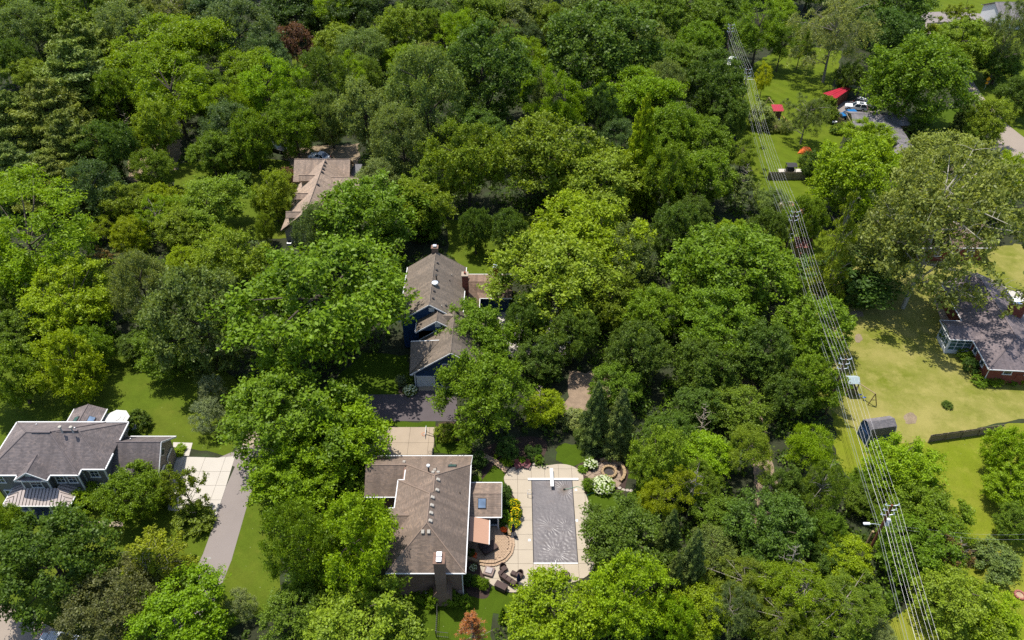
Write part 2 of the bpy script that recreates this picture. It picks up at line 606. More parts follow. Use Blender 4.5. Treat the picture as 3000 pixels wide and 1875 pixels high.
def ragged(poly, amp=.25, step=1.2, seed=1):
    rng = random.Random(seed)
    out = []
    n = len(poly)
    for i in range(n):
        a, b = poly[i], poly[(i + 1) % n]
        d = math.hypot(b[0] - a[0], b[1] - a[1])
        k = max(1, int(d / step))
        for j in range(k):
            t = j / k
            out.append((a[0] + (b[0] - a[0]) * t + rng.uniform(-amp, amp), a[1] + (b[1] - a[1]) * t + rng.uniform(-amp, amp)))
    return out

def area(poly):
    n = len(poly)
    return abs(sum(poly[i][0] * poly[(i + 1) % n][1] - poly[(i + 1) % n][0] * poly[i][1] for i in range(n))) / 2

OPEN = []          # places where no undergrowth grows

def ground_sheet(name, poly, z, mat, kind='structure', ragged_amp=0.0, seed=1, keep=True):
    if keep:
        OPEN.append(poly)
    if ragged_amp:
        poly = ragged(poly, ragged_amp, 1.0, seed)
    return MB().sheet(poly, z).build(name, mat, kind=kind)

def slabs(name, poly, xs, ys, z, mat, gap=.03, th=.1, rz=0.0):
    """a concrete surface of separate slabs with open joints over a dark bed"""
    OPEN.append(poly)
    o = MB().sheet(poly, z - .03).build(name, M['joint'], kind='structure')
    for i in range(len(xs) - 1):
        for j in range(len(ys) - 1):
            c = clip(poly, xs[i] + gap / 2, xs[i + 1] - gap / 2, ys[j] + gap / 2, ys[j + 1] - gap / 2)
            if len(c) >= 3 and area(c) > .05:
                MB().prism(c, z - th, z).build('slab', mat, o)
    return o

# ------------------------------------------------------------------ ground, lawns, roads
MB().sheet([(-3000, -400), (3000, -400), (3000, 5000), (-3000, 5000)], 0.0).build('ground', M['floor'], kind='structure')

def lawn(poly, z, mat, seed):
    return ground_sheet('lawn', poly, z - seed * .0003, M[mat], ragged_amp=.3, seed=seed)

lawn(G('F', [(-60, 800), (120, 780), (250, 820), (470, 830), (560, 900), (600, 980), (540, 1085), (440, 1050), (-60, 1010)]), .02, 'lawn', 1)
lawn(G('F', [(-90, 985), (440, 1040), (400, 1190), (500, 1200), (520, 1290), (440, 1420), (300, 1560), (170, 1530), (60, 1440), (-90, 1400)]), .02, 'lawn', 2)
lawn(G('F', [(590, 1120), (660, 1150), (660, 1430), (520, 1500), (440, 1560), (330, 1560), (470, 1420), (560, 1250)]), .02, 'lawn', 3)
lawn(G('F', [(400, 390), (560, 370), (690, 380), (690, 560), (570, 570), (420, 480)]), .02, 'lawn', 4)
lawn(G('F', [(0, 225), (80, 205), (110, 245), (20, 275), (-40, 280)]), .02, 'lawn_back', 5)
lawn(G('F', [(690, 135), (790, 120), (810, 180), (700, 190)]), .02, 'lawn', 6)
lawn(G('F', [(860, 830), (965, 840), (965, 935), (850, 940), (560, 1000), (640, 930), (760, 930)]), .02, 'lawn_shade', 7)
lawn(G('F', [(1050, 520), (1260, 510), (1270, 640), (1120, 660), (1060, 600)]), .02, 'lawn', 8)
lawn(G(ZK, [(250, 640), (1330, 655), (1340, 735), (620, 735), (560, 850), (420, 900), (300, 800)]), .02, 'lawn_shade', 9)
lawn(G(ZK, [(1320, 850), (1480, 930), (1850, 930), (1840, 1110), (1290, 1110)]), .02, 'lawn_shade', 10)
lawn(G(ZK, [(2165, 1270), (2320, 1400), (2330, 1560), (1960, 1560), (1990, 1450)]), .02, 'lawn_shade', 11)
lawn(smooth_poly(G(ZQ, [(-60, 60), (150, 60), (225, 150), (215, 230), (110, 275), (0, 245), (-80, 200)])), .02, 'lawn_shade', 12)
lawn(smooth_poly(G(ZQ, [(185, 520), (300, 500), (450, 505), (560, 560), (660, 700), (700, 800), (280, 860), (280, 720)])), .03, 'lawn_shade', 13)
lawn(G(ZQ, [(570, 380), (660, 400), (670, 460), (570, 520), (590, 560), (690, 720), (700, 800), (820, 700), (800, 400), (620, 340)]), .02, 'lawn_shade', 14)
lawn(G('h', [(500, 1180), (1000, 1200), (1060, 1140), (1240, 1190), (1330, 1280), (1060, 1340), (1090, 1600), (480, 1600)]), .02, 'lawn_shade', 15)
lawn(G('F', [(1860, 105), (1990, 120), (1960, 230), (2000, 300), (1970, 390), (1920, 420), (1910, 560), (1990, 560), (2000, 640), (1840, 650), (1810, 560), (1780, 450), (1730, 300), (1735, 210), (1780, 150)]), .02, 'lawn_back', 16)
lawn(G('F', [(1940, 640), (2200, 600), (2560, 560), (2560, 960), (2330, 1008), (2190, 1045), (2060, 1050), (1935, 960), (1925, 880), (1960, 800), (1900, 720)]), .02, 'lawn_dry', 17)
lawn(G('F', [(1965, 965), (2060, 1052), (2190, 1047), (2335, 1010), (2500, 985), (2500, 1310), (2280, 1300), (2100, 1230), (1975, 1090)]), .024, 'lawn_lime', 18)
lawn(G('F', [(2260, 1310), (2560, 1300), (2560, 1600), (2120, 1600), (2080, 1490), (2190, 1400)]), .02, 'lawn_lime', 19)
lawn(G('F', [(2170, 70), (2330, 65), (2500, 80), (2500, 400), (2410, 330), (2290, 210), (2195, 95)]), .02, 'lawn_back', 20)
lawn(G('F', [(2180, 0), (2500, -10), (2500, 40), (2160, 32)]), .02, 'lawn_back', 21)
lawn(G('F', [(2100, 280), (2300, 250), (2330, 330), (2200, 420), (2100, 380)]), .02, 'lawn_shade', 22)

ground_sheet('road', G('c', [(1690, 95), (1740, 250), (1980, 570), (2050, 690), (2160, 800), (2235, 1000), (2140, 1125), (2600, 1130), (2560, 1080), (2419, 975), (2310, 890), (2130, 690), (2060, 580), (1780, 270), (1730, 190), (1730, 85)]), .035, M['road'])
ground_sheet('driveway', G('c', [(1690, 90), (1900, 80), (2140, 100), (2130, 175), (1990, 172), (1860, 155), (1720, 165), (1690, 170)]), .04, M['asphalt'])
ground_sheet('street', G('g', [(-200, 1252), (0, 1288), (110, 1312), (285, 1405), (505, 1530), (650, 1640), (-200, 1640)]), .035, M['road'])
kp = G('g', [(-200, 1235), (0, 1265), (120, 1290), (300, 1388), (520, 1510), (680, 1620), (650, 1640), (505, 1530), (285, 1405), (110, 1312), (0, 1288), (-200, 1252)])
kb = MB().prism(kp, 0, .13).build('kerb', M['pad'], kind='structure')
ground_sheet('driveway', G('g', [(1530, 230), (1665, 285), (1600, 430), (1535, 640), (1440, 900), (1340, 1120), (1180, 1420), (1000, 1600), (1290, 1600), (1450, 1400), (1560, 1150), (1640, 950), (1740, 600), (1800, 400), (1880, 250), (2010, 60), (2060, -60), (1900, -60), (1760, 130)]), .03, M['asphalt'])
ground_sheet('driveway', G(ZK, [(0, 300), (230, 275), (880, 268), (1090, 232), (1095, 214), (1500, 216), (1640, 280), (1640, 652), (300, 645), (150, 760), (-150, 930), (-420, 1000), (-420, 700), (-150, 430)]), .036, M['asphalt_new'])
slabs('concrete_pad', G('g', [(1245, 212), (1540, 222), (1668, 208), (1600, 430), (1533, 637), (1190, 592), (1200, 500)]),
      [-45, -42.2, -39.6, -37.0, -34.4, -31], [56, 58.2, 60.4, 62.6, 64.8, 67.2, 69], .06, M['concrete'])
slabs('garden_path', G('g', [(1228, 112), (1366, 116), (1340, 209), (1296, 207), (1310, 160), (1228, 145)]), [-46, -43, -41.8, -40, -38], [64, 66, 67.2, 68.4, 72], .05, M['concrete'])
slabs('garden_path', G('g', [(500, 672), (872, 672), (872, 708), (500, 708)]), [-60, -52, -50.4, -48.8, -47.2, -45.6], [40, 70], .05, M['pad'])
slabs('basketball_pad', G(ZK, [(622, 736), (1332, 736), (1300, 1100), (1296, 1130), (300, 1130), (180, 980), (330, 930), (510, 890), (600, 830)]),
      [-26, -21, -18.7, -16.2, -13.6, -11, -8], [62, 65.2, 67, 69.6, 72.6], .05, M['pad'])
slabs('garage_apron', G(ZK, [(1098, 140), (1330, 140), (1560, 150), (1560, 217), (1095, 217)]), [-15, -10.93, -10, -6, 0], [77, 82], .055, M['pad'])
slabs('concrete_pad', G('g', [(1740, 30), (2060, 60), (2010, 235), (1900, 238), (1860, 170), (1720, 130)]), [-36, -33, -30.5, -28, -25, -20], [60, 66.5, 69, 72, 78], .05, M['pad'])
ground_sheet('gravel_clearing', ragged(G('e', [(1620, 1120), (1890, 1130), (1910, 1290), (1830, 1400), (1740, 1480), (1570, 1440), (1595, 1300)]), .4, 1.0, 3), .03, M['gravel'])
ground_sheet('gravel_lane', ragged(G('F', [(1730, 830), (1765, 840), (1790, 930), (1812, 1050), (1832, 1120), (1836, 1190), (1828, 1300), (1790, 1300), (1786, 1190), (1780, 1100), (1765, 1000), (1735, 920)]), .3, 1.0, 4), .03, M['gravel'])
ground_sheet('bare_earth', ragged(G('F', [(665, 360), (730, 345), (845, 340), (850, 400), (690, 395)]), .4, 1.0, 5), .03, M['gravel_soil'])
ground_sheet('bare_earth', ragged(G('F', [(300, 380), (345, 345), (430, 330), (420, 400), (320, 440), (300, 420)]), .4, 1.0, 6), .03, M['gravel_soil'])
ground_sheet('patio', G('e', [(1100, 690), (1640, 660), (1650, 1030), (1170, 1020)]), .04, M['concrete'])
ground_sheet('patio', G(ZR, [(120, 330), (410, 440), (480, 600), (215, 602)]), .045, M['pad'])
ground_sheet('driveway', G(ZR, [(910, 270), (1200, 285), (1250, 480), (1180, 640), (1040, 430)]), .045, M['concrete'])
ground_sheet('driveway', G(ZG, [(290, 520), (560, 520), (960, 660), (900, 720), (420, 700), (330, 850), (270, 760)]), .04, M['asphalt'])
ground_sheet('mulch_bed', ragged(G(ZG, [(1380, 880), (1500, 900), (1700, 1010), (1944, 1120), (1900, 1160), (1650, 1060), (1360, 960)]), .3, 1, 8), .035, M['mulch'])
ground_sheet('mulch_bed', G(ZC, [(430, 970), (470, 900), (520, 905), (500, 960)]), .035, M['gravel_soil'])
ground_sheet('mulch_bed', smooth_poly(G('h', [(960, 190), (1080, 110), (1300, 60), (1480, 90), (1420, 260), (1340, 290), (1240, 290), (1150, 330), (1160, 380), (1260, 520), (1290, 620), (1260, 720), (1180, 780), (1110, 700), (1110, 420), (930, 400)])), .012, M['mulch'])
ground_sheet('mulch_bed', smooth_poly(G(ZQ, [(100, 270), (190, 220), (340, 190), (560, 200), (600, 330), (570, 420), (560, 500), (560, 560), (440, 500), (280, 510), (190, 540), (170, 450), (190, 380), (140, 320)])), .026, M['mulch'])
ground_sheet('mulch_bed', smooth_poly(G('h', [(860, 930), (985, 970), (1000, 1040), (1060, 1120), (1040, 1240), (860, 1180)])), .028, M['mulch'])
ground_sheet('mulch_bed', smooth_poly(G(ZK, [(800, 250), (820, 150), (1020, 150), (1085, 200), (1085, 240), (870, 268)])), .028, M['mulch'])
ground_sheet('mulch_bed', smooth_poly(G(ZK, [(1340, 655), (1640, 655), (1820, 760), (1780, 930), (1480, 930), (1330, 860)])), .028, M['mulch'])
# worn, dried spots in the big lawn
for q, (pts, mt) in enumerate([([(1185, 700), (1240, 685), (1290, 715), (1270, 735), (1200, 735)], 'gravel_soil'), ([(1215, 860), (1270, 850), (1275, 910), (1225, 920)], 'gravel_soil'), ([(1560, 1420), (1650, 1410), (1660, 1490), (1580, 1500)], 'gravel_soil')]):
    ground_sheet('bare_earth', ragged(smooth_poly(G('f', pts)), .12, .6, 30 + q), .03, M[mt])
# winding paver path behind the pool house
pp = G('h', [(940, 186), (1020, 195), (1090, 225), (1150, 270), (1190, 292), (1160, 330), (1110, 285), (1060, 250), (1000, 222), (940, 210)])
ground_sheet('paver_path', pp, .045, M['paver'])

# ------------------------------------------------------------------ house parts
def roof(parent, planes, mat, caps=(), capmat=None, th=.16, name='roof'):
    mb = MB()
    for pl in planes:
        mb.plate(pl, th)
    r = mb.build(name, M[mat], parent)
    for a, b in caps:
        a, b = Vector(a), Vector(b)
        MB().tube([a + Vector((0, 0, -.01)), b + Vector((0, 0, -.01))], .085, 6).build('ridge_cap', M[capmat or mat], r)
    return r

def rail(parent, name, a, b, mat='white', w=.11, h=.13, dz=-.06):
    a, b = Vector(a), Vector(b)
    d = b - a
    m = Matrix((d.normalized(), Vector((0, 0, 1)).cross(d).normalized(), d.normalized().cross(Vector((0, 0, 1)).cross(d).normalized()))).transposed()
    return MB().box((a + b) / 2 + Vector((0, 0, dz)), (d.length, w, h), rot=m).build(name, M[mat], parent)

def slope_n(p0, p1, p2):
    n = (Vector(p1) - Vector(p0)).cross(Vector(p2) - Vector(p0)).normalized()
    return n if n.z > 0 else -n

def on_slope(mb, p, n, s, up=None):
    """a box sitting on a roof slope"""
    n = Vector(n)
    u = Vector((-n.y, n.x, 0)).normalized()
    v = n.cross(u)
    return mb.box(Vector(p) + n * (s[2] / 2), s, rot=Matrix((u, v, n)).transposed())

def vent(parent, t, x, y, plane, mat='offwhite', s=(.34, .4, .22)):
    n = slope_n(*plane[:3])
    p = Pn(t, x, y, plane[0], n)
    on_slope(MB(), p, n, s).build('vent', M[mat], parent, bevel=.03)

def pipe(parent, t, x, y, plane, h=.5, r=.06, mat='offwhite', cap=None):
    n = slope_n(*plane[:3])
    p = Pn(t, x, y, plane[0], n)
    mb = MB().tube([p - Vector((0, 0, .1)), p + Vector((0, 0, h))], r, 8)
    o = mb.build('vent_pipe', M[mat], parent)
    if cap:
        MB().lathe(p + Vector((0, 0, h)), [(r * 1.2, 0), (r * 2.4, .05), (r * 2.2, .2), (r * .6, .26)], 10).build('pipe_cap', M[cap], o)

def skylight(parent, t, x, y, plane, w, l, mat='glass_blue', frame='charcoal'):
    n = slope_n(*plane[:3])
    p = Pn(t, x, y, plane[0], n)
    o = on_slope(MB(), p, n, (w, l, .12)).build('skylight', M[frame], parent)
    on_slope(MB(), p + n * .115, n, (w - .14, l - .14, .02)).build('pane', M[mat], o)

def window(parent, c, w, h, face='-y', frame='white', pane='glass', bars=(1, 1)):
    """frame, sill and panes; c is the centre on the wall face"""
    d = {'-y': Vector((0, -1, 0)), '+y': Vector((0, 1, 0)), '-x': Vector((-1, 0, 0)), '+x': Vector((1, 0, 0))}[face]
    u = Vector((-d.y, d.x, 0))
    m = Matrix((u, d, Vector((0, 0, 1)))).transposed()
    c = Vector(c)
    mb = MB()
    for sx in (-1, 1):
        mb.box(c + u * sx * (w / 2) + d * .04, (.1, .12, h + .1), rot=m)
    mb.box(c + Vector((0, 0, h / 2)) + d * .045, (w + .22, .13, .12), rot=m)
    mb.box(c - Vector((0, 0, h / 2)) + d * .06, (w + .26, .16, .1), rot=m)
    for k in range(1, bars[0]):
        mb.box(c + u * (k / bars[0] - .5) * w + d * .03, (.045, .05, h - .04), rot=m)
    for k in range(1, bars[1]):
        mb.box(c + Vector((0, 0, (k / bars[1] - .5) * h)) + d * .032, (w - .04, .045, .045), rot=m)
    f = mb.build('window', M[frame], parent)
    MB().box(c + d * .01, (w, .03, h), rot=m).build('pane', M[pane], f)
    return f

def wall(parent, mat, *boxes, poly=(), name='wall'):
    mb = MB()
    for b in boxes:
        mb.bb(*b)
    for pts, d in poly:             # upright polygons with a thickness vector
        n = len(pts)
        d = Vector(d)
        vs = [Vector(q) for q in pts] + [Vector(q) + d for q in pts]
        mb.add(vs, [tuple(range(n)), tuple(range(n, 2 * n))[::-1]] + [(i, n + i, n + (i + 1) % n, (i + 1) % n) for i in range(n)])
    return mb.build(name, M[mat], parent)

def chimney(parent, x0, x1, y0, y1, z0, z1, mat, caps=('silver',), cap_mat='pad'):
    c = MB().bb(x0, x1, y0, y1, z0, z1 - .15).build('chimney', M[mat], parent)
    MB().bb(x0 - .07, x1 + .07, y0 - .07, y1 + .07, z1 - .15, z1).build('chimney_cap', M[cap_mat], c)
    k = len(caps)
    for q, m in enumerate(caps):
        along = (x1 - x0) >= (y1 - y0)
        px = x0 + (x1 - x0) * (q + .5) / k if along else (x0 + x1) / 2
        py = (y0 + y1) / 2 if along else y0 + (y1 - y0) * (q + .5) / k
        if m == 'clay':
            MB().lathe((px, py, z1), [(.16, 0), (.14, .3), (.17, .32)], 10).build('flue', M['brick_red'], c)
        else:
            mb = MB().bb(px - .2, px + .2, py - .2, py + .2, z1, z1 + .22).bb(px - .27, px + .27, py - .27, py + .27, z1 + .22, z1 + .27)
            mb.build('flue_cap', M[m], c)
    return c

# ---------------- brown-roofed house beside the pool
s = .714
HA = root('brown_roofed_house', (-9.1, 55, 0), 'brick house with brown hipped roof and salmon awning beside the covered pool', 'house')
right = [(-4.95, 47.05, 5.2), (-4.95, 61.7, 5.2), (-8.8, 57.85, 7.95), (-8.8, 55.5, 7.95), (-9.15, 55.15, 8.2), (-9.15, 51.25, 8.2)]
fronth = [(-13.35, 47.05, 5.2), (-4.95, 47.05, 5.2), (-9.15, 51.25, 8.2)]
leftp = [(-13.35, 47.05, 5.2), (-9.15, 51.25, 8.2), (-9.15, 55.15, 8.2), (-13.35, 59.35, 5.2)]
lefth = [(-13.35, 59.35, 5.2), (-9.15, 55.15, 8.2), (-8.8, 55.5, 7.95), (-12.65, 59.35, 5.2)]
leftr = [(-12.65, 59.35, 5.2), (-8.8, 55.5, 7.95), (-8.8, 57.85, 7.95), (-12.65, 61.7, 5.2)]
rear = [(-8.8, 57.85, 7.95), (-4.95, 61.7, 5.2), (-4.95, 65.0, 2.84), (-17.5, 65.0, 2.84), (-17.5, 61.56, 5.3), (-12.51, 61.56, 5.3)]
garf = [(-17.5, 61.56, 5.3), (-12.72, 61.56, 5.3), (-12.95, 58.5, 3.15), (-17.5, 58.5, 3.15)]
wing_r = [(-14.05, 55.35, 5.2), (-13.33, 55.35, 5.22), (-11.37, 53.35, 6.62), (-14.05, 53.35, 6.62)]
wing_f = [(-14.05, 51.35, 5.2), (-13.33, 51.35, 5.22), (-11.37, 53.35, 6.62), (-14.05, 53.35, 6.62)]
RA = roof(HA, [right, fronth, leftp, lefth, leftr, rear, garf, wing_r, wing_f], 'roof_brown',
          [((-9.15, 51.25, 8.2), (-9.15, 55.15, 8.2)), ((-8.8, 55.5, 7.95), (-8.8, 57.85, 7.95)), ((-9.15, 51.25, 8.2), (-4.95, 47.05, 5.2)),
           ((-9.15, 51.25, 8.2), (-13.35, 47.05, 5.2)), ((-9.15, 55.15, 8.2), (-13.35, 59.35, 5.2)), ((-8.8, 57.85, 7.95), (-4.95, 61.7, 5.2)),
           ((-8.8, 57.85, 7.95), (-12.5, 61.56, 5.3)), ((-12.5, 61.56, 5.3), (-17.5, 61.56, 5.3)), ((-14.05, 53.35, 6.62), (-11.4, 53.35, 6.62))], 'cap_brown')
wall(HA, 'brick_brown', (-12.9, -5.4, 47.6, 61.4, 0, 5.12), (-12.88, -5.42, 61.4, 64.5, 0, 2.95), (-17.1, -12.9, 59.0, 64.48, 0, 3.1), (-13.7, -12.9, 51.8, 54.9, 0, 5.1),
     poly=[([(-17.05, 59.0, 3.1), (-17.05, 64.45, 3.1), (-17.05, 61.56, 5.1)], (.2, 0, 0)), ([(-13.7, 51.8, 5.1), (-13.7, 54.9, 5.1), (-13.7, 53.35, 6.4)], (.2, 0, 0))])
for a, b in [((-4.9, 47.0, 5.2), (-4.9, 61.7, 5.2)), ((-13.4, 47.0, 5.2), (-4.9, 47.0, 5.2)), ((-17.5, 65.05, 2.84), (-4.9, 65.05, 2.84)), ((-17.5, 58.45, 3.15), (-13.4, 58.45, 3.15)),
             ((-13.4, 55.4, 5.2), (-13.4, 59.4, 5.2)), ((-13.4, 59.42, 5.2), (-12.6, 59.42, 5.2)), ((-12.7, 59.5, 5.2), (-12.7, 60.9, 5.2)), ((-14.0, 55.4, 5.2), (-13.4, 55.4, 5.2))]:
    rail(HA, 'gutter', a, b)
rail(HA, 'downspout', (-5.3, 47.25, 5.1), (-5.32, 47.25, .1), 'white', .1, .1, 0)
rail(HA, 'rake_board', (-4.92, 61.75, 5.15), (-4.92, 64.95, 2.82), 'white', .06, .16)
for x, y in [(682, 378), (676, 452), (643, 504), (638, 560), (632, 614), (627, 670)]:
    vent(RA, 'h', x, y, right)
for x, y in [(578, 743), (620, 743)]:
    vent(RA, 'h', x, y, fronth)
for x, y in [(445, 254), (662, 312), (650, 328), (687, 328)]:
    vent(RA, 'h', x, y, rear)
pipe(RA, 'h', 620, 318, rear, .95, .09, 'black', 'white')
pipe(RA, 'h', 778, 266, rear, .25)
pipe(RA, 'h', 674, 300, rear, .25, .05, 'black')
pipe(RA, 'h', 841, 472, right, .3, .06, 'black')
skylight(RA, 'h', 787, 281, rear, 1.0, .95, 'glass_green')
ch = chimney(HA, -8.08, -6.98, 46.28, 47.55, 2.6, 8.2, 'brick_brown', ('silver', 'silver'), 'brick_brown')
MB().add([(-8.55, 46.25, 0), (-6.5, 46.25, 0), (-6.5, 47.58, 0), (-8.55, 47.58, 0), (-8.55, 46.25, 1.9), (-6.5, 46.25, 1.9), (-6.5, 47.58, 1.9), (-8.55, 47.58, 1.9),
          (-8.1, 46.27, 2.7), (-6.96, 46.27, 2.7), (-6.96, 47.57, 2.7), (-8.1, 47.57, 2.7)],
         [(0, 1, 5, 4), (1, 2, 6, 5), (2, 3, 7, 6), (3, 0, 4, 7), (4, 5, 9, 8), (5, 6, 10, 9), (6, 7, 11, 10), (7, 4, 8, 11), (8, 9, 10, 11)]).build('chimney_base', M['brick_brown'], ch)
# sunroom wing with skylight, posts and retractable awning
sf = [(-5.4, 55.75, 3.0), (-1.25, 55.75, 3.0), (-1.25, 58.25, 4.1), (-5.4, 58.25, 4.1)]
sr = [(-5.4, 60.7, 3.0), (-1.25, 60.7, 3.0), (-1.25, 58.25, 4.1), (-5.4, 58.25, 4.1)]
RS = roof(HA, [sf, sr], 'roof_brown', [((-5.38, 58.25, 4.1), (-1.27, 58.25, 4.1))], 'cap_brown', name='sunroom_roof')
skylight(RS, ZA, 1217, 588, sf, .98, 1.2)
for a, b in [((-5.0, 55.7, 3.0), (-1.2, 55.7, 3.0)), ((-5.0, 60.75, 3.0), (-1.2, 60.75, 3.0))]:
    rail(HA, 'gutter', a, b)
for a, b in [((-1.2, 55.75, 3.0), (-1.2, 58.25, 4.1)), ((-1.2, 60.7, 3.0), (-1.2, 58.25, 4.1))]:
    rail(HA, 'rake_board', a, b, 'white', .06, .16)
wall(HA, 'glass', (-5.38, -1.75, 56.6, 60.2, .35, 2.95), name='sunroom_glazing')
wall(HA, 'white', (-5.36, -1.6, 56.45, 60.35, 0, .35), name='sunroom_sill')
for x, y in [(-1.62, 56.1), (-1.62, 60.3), (-1.62, 58.2), (-3.2, 56.1), (-4.9, 56.1)]:
    MB().bb(x - .08, x + .08, y - .08, y + .08, 0, 2.95).build('post', M['white'], HA)
wall(HA, 'taupe_siding', poly=[([(-1.55, 56.1, 2.95), (-1.55, 60.3, 2.95), (-1.55, 58.2, 3.85)], (-.1, 0, 0))], name='sunroom_gable')
aw = MB().plate([(-4.85, 55.6, 3.35), (-2.6, 55.66, 2.6), (-2.6, 52.32, 2.6), (-4.85, 52.3, 3.35)], .03).build('awning', M['awning'], HA)
MB().tube([(-2.58, 52.3, 2.58), (-2.58, 55.68, 2.58)], .07, 8).build('front_bar', M['white'], aw)
for y in (52.5, 55.4):
    MB().tube([(-4.9, y, 3.2), (-3.7, y + .25 * (1 if y < 54 else -1), 2.85), (-2.65, y, 2.5)], .035, 6).build('arm', M['white'], aw)
MB().prism(smooth_poly([(-2.62, 52.3), (-2.52, 52.3), (-2.52, 55.6), (-2.62, 55.6)], 1), 2.42, 2.56).build('valance', M['awning'], aw)

# ---------------- blue house
HB = root('blue_house', (-11, 92, 0), 'navy blue house with weathered taupe gable roofs and a white garage door', 'house')
bl = [(-16.4, 87.9, 5.5), (-11.8, 87.9, 8.6), (-11.8, 101.0, 8.6), (-16.4, 101.0, 5.5)]
br = [(-7.2, 87.9, 5.5), (-11.8, 87.9, 8.6), (-11.8, 101.0, 8.6), (-7.2, 101.0, 5.5)]
g2l = [(-13.8, 85.7, 5.3), (-10.65, 85.7, 7.4), (-10.65, 88.4, 7.4), (-13.8, 88.4, 5.3)]
g2r = [(-9.25, 85.7, 6.47), (-10.65, 85.7, 7.4), (-10.65, 88.4, 7.4), (-9.25, 88.4, 6.47)]
gl = [(-14.05, 79.5, 3.0), (-8.3, 79.5, 7.0), (-8.3, 89.0, 7.0), (-9.3, 89.0, 6.3), (-9.3, 86.2, 6.3), (-13.4, 86.2, 3.45), (-14.05, 86.2, 3.0)]
gr = [(-2.55, 79.5, 3.0), (-8.3, 79.5, 7.0), (-8.3, 89.0, 7.0), (-2.55, 89.0, 3.0)]
shed = [(-14.2, 79.5, 3.03), (-14.2, 83.4, 5.55), (-10.15, 83.4, 5.78)]
ck1 = [tuple(P(ZB, 510, 724, 6.95)), tuple(P(ZB, 612, 724, 7.02)), tuple(P(ZB, 572, 684, 6.9))]
ck2 = [tuple(P(ZB, 510, 724, 6.95)), tuple(P(ZB, 612, 724, 7.02)), tuple(P(ZB, 548, 780, 6.35))]
RB = roof(HB, [bl, br], 'roof_taupe', [((-11.8, 87.9, 8.6), (-11.8, 100.4, 8.6))])
RB2 = roof(HB, [g2l, g2r], 'roof_taupe', [((-10.65, 85.7, 7.4), (-10.65, 88.3, 7.4))], name='gable_roof')
RB3 = roof(HB, [gl, gr, shed], 'roof_taupe', [((-8.3, 79.5, 7.0), (-8.3, 88.6, 7.0))], name='garage_roof')
roof(HB, [ck1, ck2], 'roof_taupe', th=.1, name='cricket_roof')
roof(HB, [[(-7.25, 83.5, 4.3), (-5.0, 83.5, 3.2), (-5.0, 97.2, 3.2), (-7.25, 97.2, 4.3)], [(-7.2, 98.9, 4.25), (0, 98.9, 4.25), (0, 96.1, 3.2), (-5.03, 96.1, 3.2), (-5.5, 97.3, 3.45), (-7.2, 97.3, 3.62)],
           [(-7.2, 98.9, 4.25), (0, 98.9, 4.25), (0, 102.5, 3.0), (-7.2, 102.5, 3.0)]], 'roof_low', [((-7.1, 98.9, 4.25), (0, 98.9, 4.25))], name='wing_roof')
wall(HB, 'blue_siding', (-16.0, -7.6, 88.3, 100.6, 0, 5.45), (-13.4, -9.4, 86.1, 88.3, 0, 5.25), (-13.62, -3.0, 80.12, 86.1, 0, 2.95), (-7.6, -5.4, 86.1, 97, 0, 3.2), (-7.6, -.4, 96.6, 102.1, 0, 3.0),
     poly=[([(-16.0, 88.3, 5.45), (-7.6, 88.3, 5.45), (-11.8, 88.3, 8.3)], (0, .2, 0)), ([(-16.0, 100.6, 5.45), (-7.6, 100.6, 5.45), (-11.8, 100.6, 8.3)], (0, -.2, 0)),
           ([(-13.4, 86.1, 3.4), (-9.4, 86.1, 5.2), (-9.4, 86.1, 6.4), (-10.65, 86.1, 7.15), (-13.4, 86.1, 5.3)], (0, .2, 0)),
           ([(-13.62, 80.12, 2.95), (-3.0, 80.12, 2.95), (-8.3, 80.12, 6.7)], (0, .2, 0)),
           ([(-14.0, 83.3, 3.0), (-10.5, 83.3, 5.4), (-14.0, 83.3, 5.4)], (0, -.15, 0))])
for a, b in [((-16.45, 87.9, 5.5), (-16.45, 101, 5.5)), ((-7.15, 89.0, 5.5), (-7.15, 95.0, 5.5)), ((-7.15, 97.0, 5.5), (-7.15, 101, 5.5)), ((-13.85, 85.7, 5.3), (-13.85, 88.2, 5.3)), ((-14.2, 83.45, 5.58), (-10.2, 83.45, 5.8)),
             ((-4.95, 92.5, 3.2), (-4.95, 96.1, 3.2)), ((-4.98, 96.05, 3.2), (0, 96.05, 3.2)), ((-7.1, 102.55, 3.0), (0, 102.55, 3.0)), ((-14.15, 79.4, 3.0), (-13.7, 79.4, 3.0))]:
    rail(HB, 'gutter', a, b)
for a, b in [((-16.4, 87.85, 5.5), (-11.8, 87.85, 8.6)), ((-7.2, 87.85, 5.5), (-11.8, 87.85, 8.6)), ((-13.8, 85.65, 5.3), (-10.65, 85.65, 7.4)), ((-9.25, 85.65, 6.47), (-10.65, 85.65, 7.4)),
             ((-14.05, 79.45, 3.0), (-8.3, 79.45, 7.0)), ((-2.55, 79.45, 3.0), (-8.3, 79.45, 7.0))]:
    rail(HB, 'rake_board', a, b, 'white', .07, .17, -.1)
rail(HB, 'flashing', (-13.4, 86.05, 3.52), (-9.35, 86.05, 6.3), 'white', .06, .14, 0)
for c, w in [((-11.55, 88.28, 7.35), .8), ((-10.55, 86.08, 6.35), .8)]:
    MB().box((c[0], c[1], c[2]), (w, .08, .75)).build('gable_vent', M['white'], HB)
for x in (-13.6, -3.05):
    MB().bb(x - .1, x + .1, 80.02, 80.18, 0, 2.95).build('corner_board', M['white'], HB)
MB().bb(-13.3, -3.2, 80.06, 80.14, 0, .12).build('base_board', M['white'], HB)
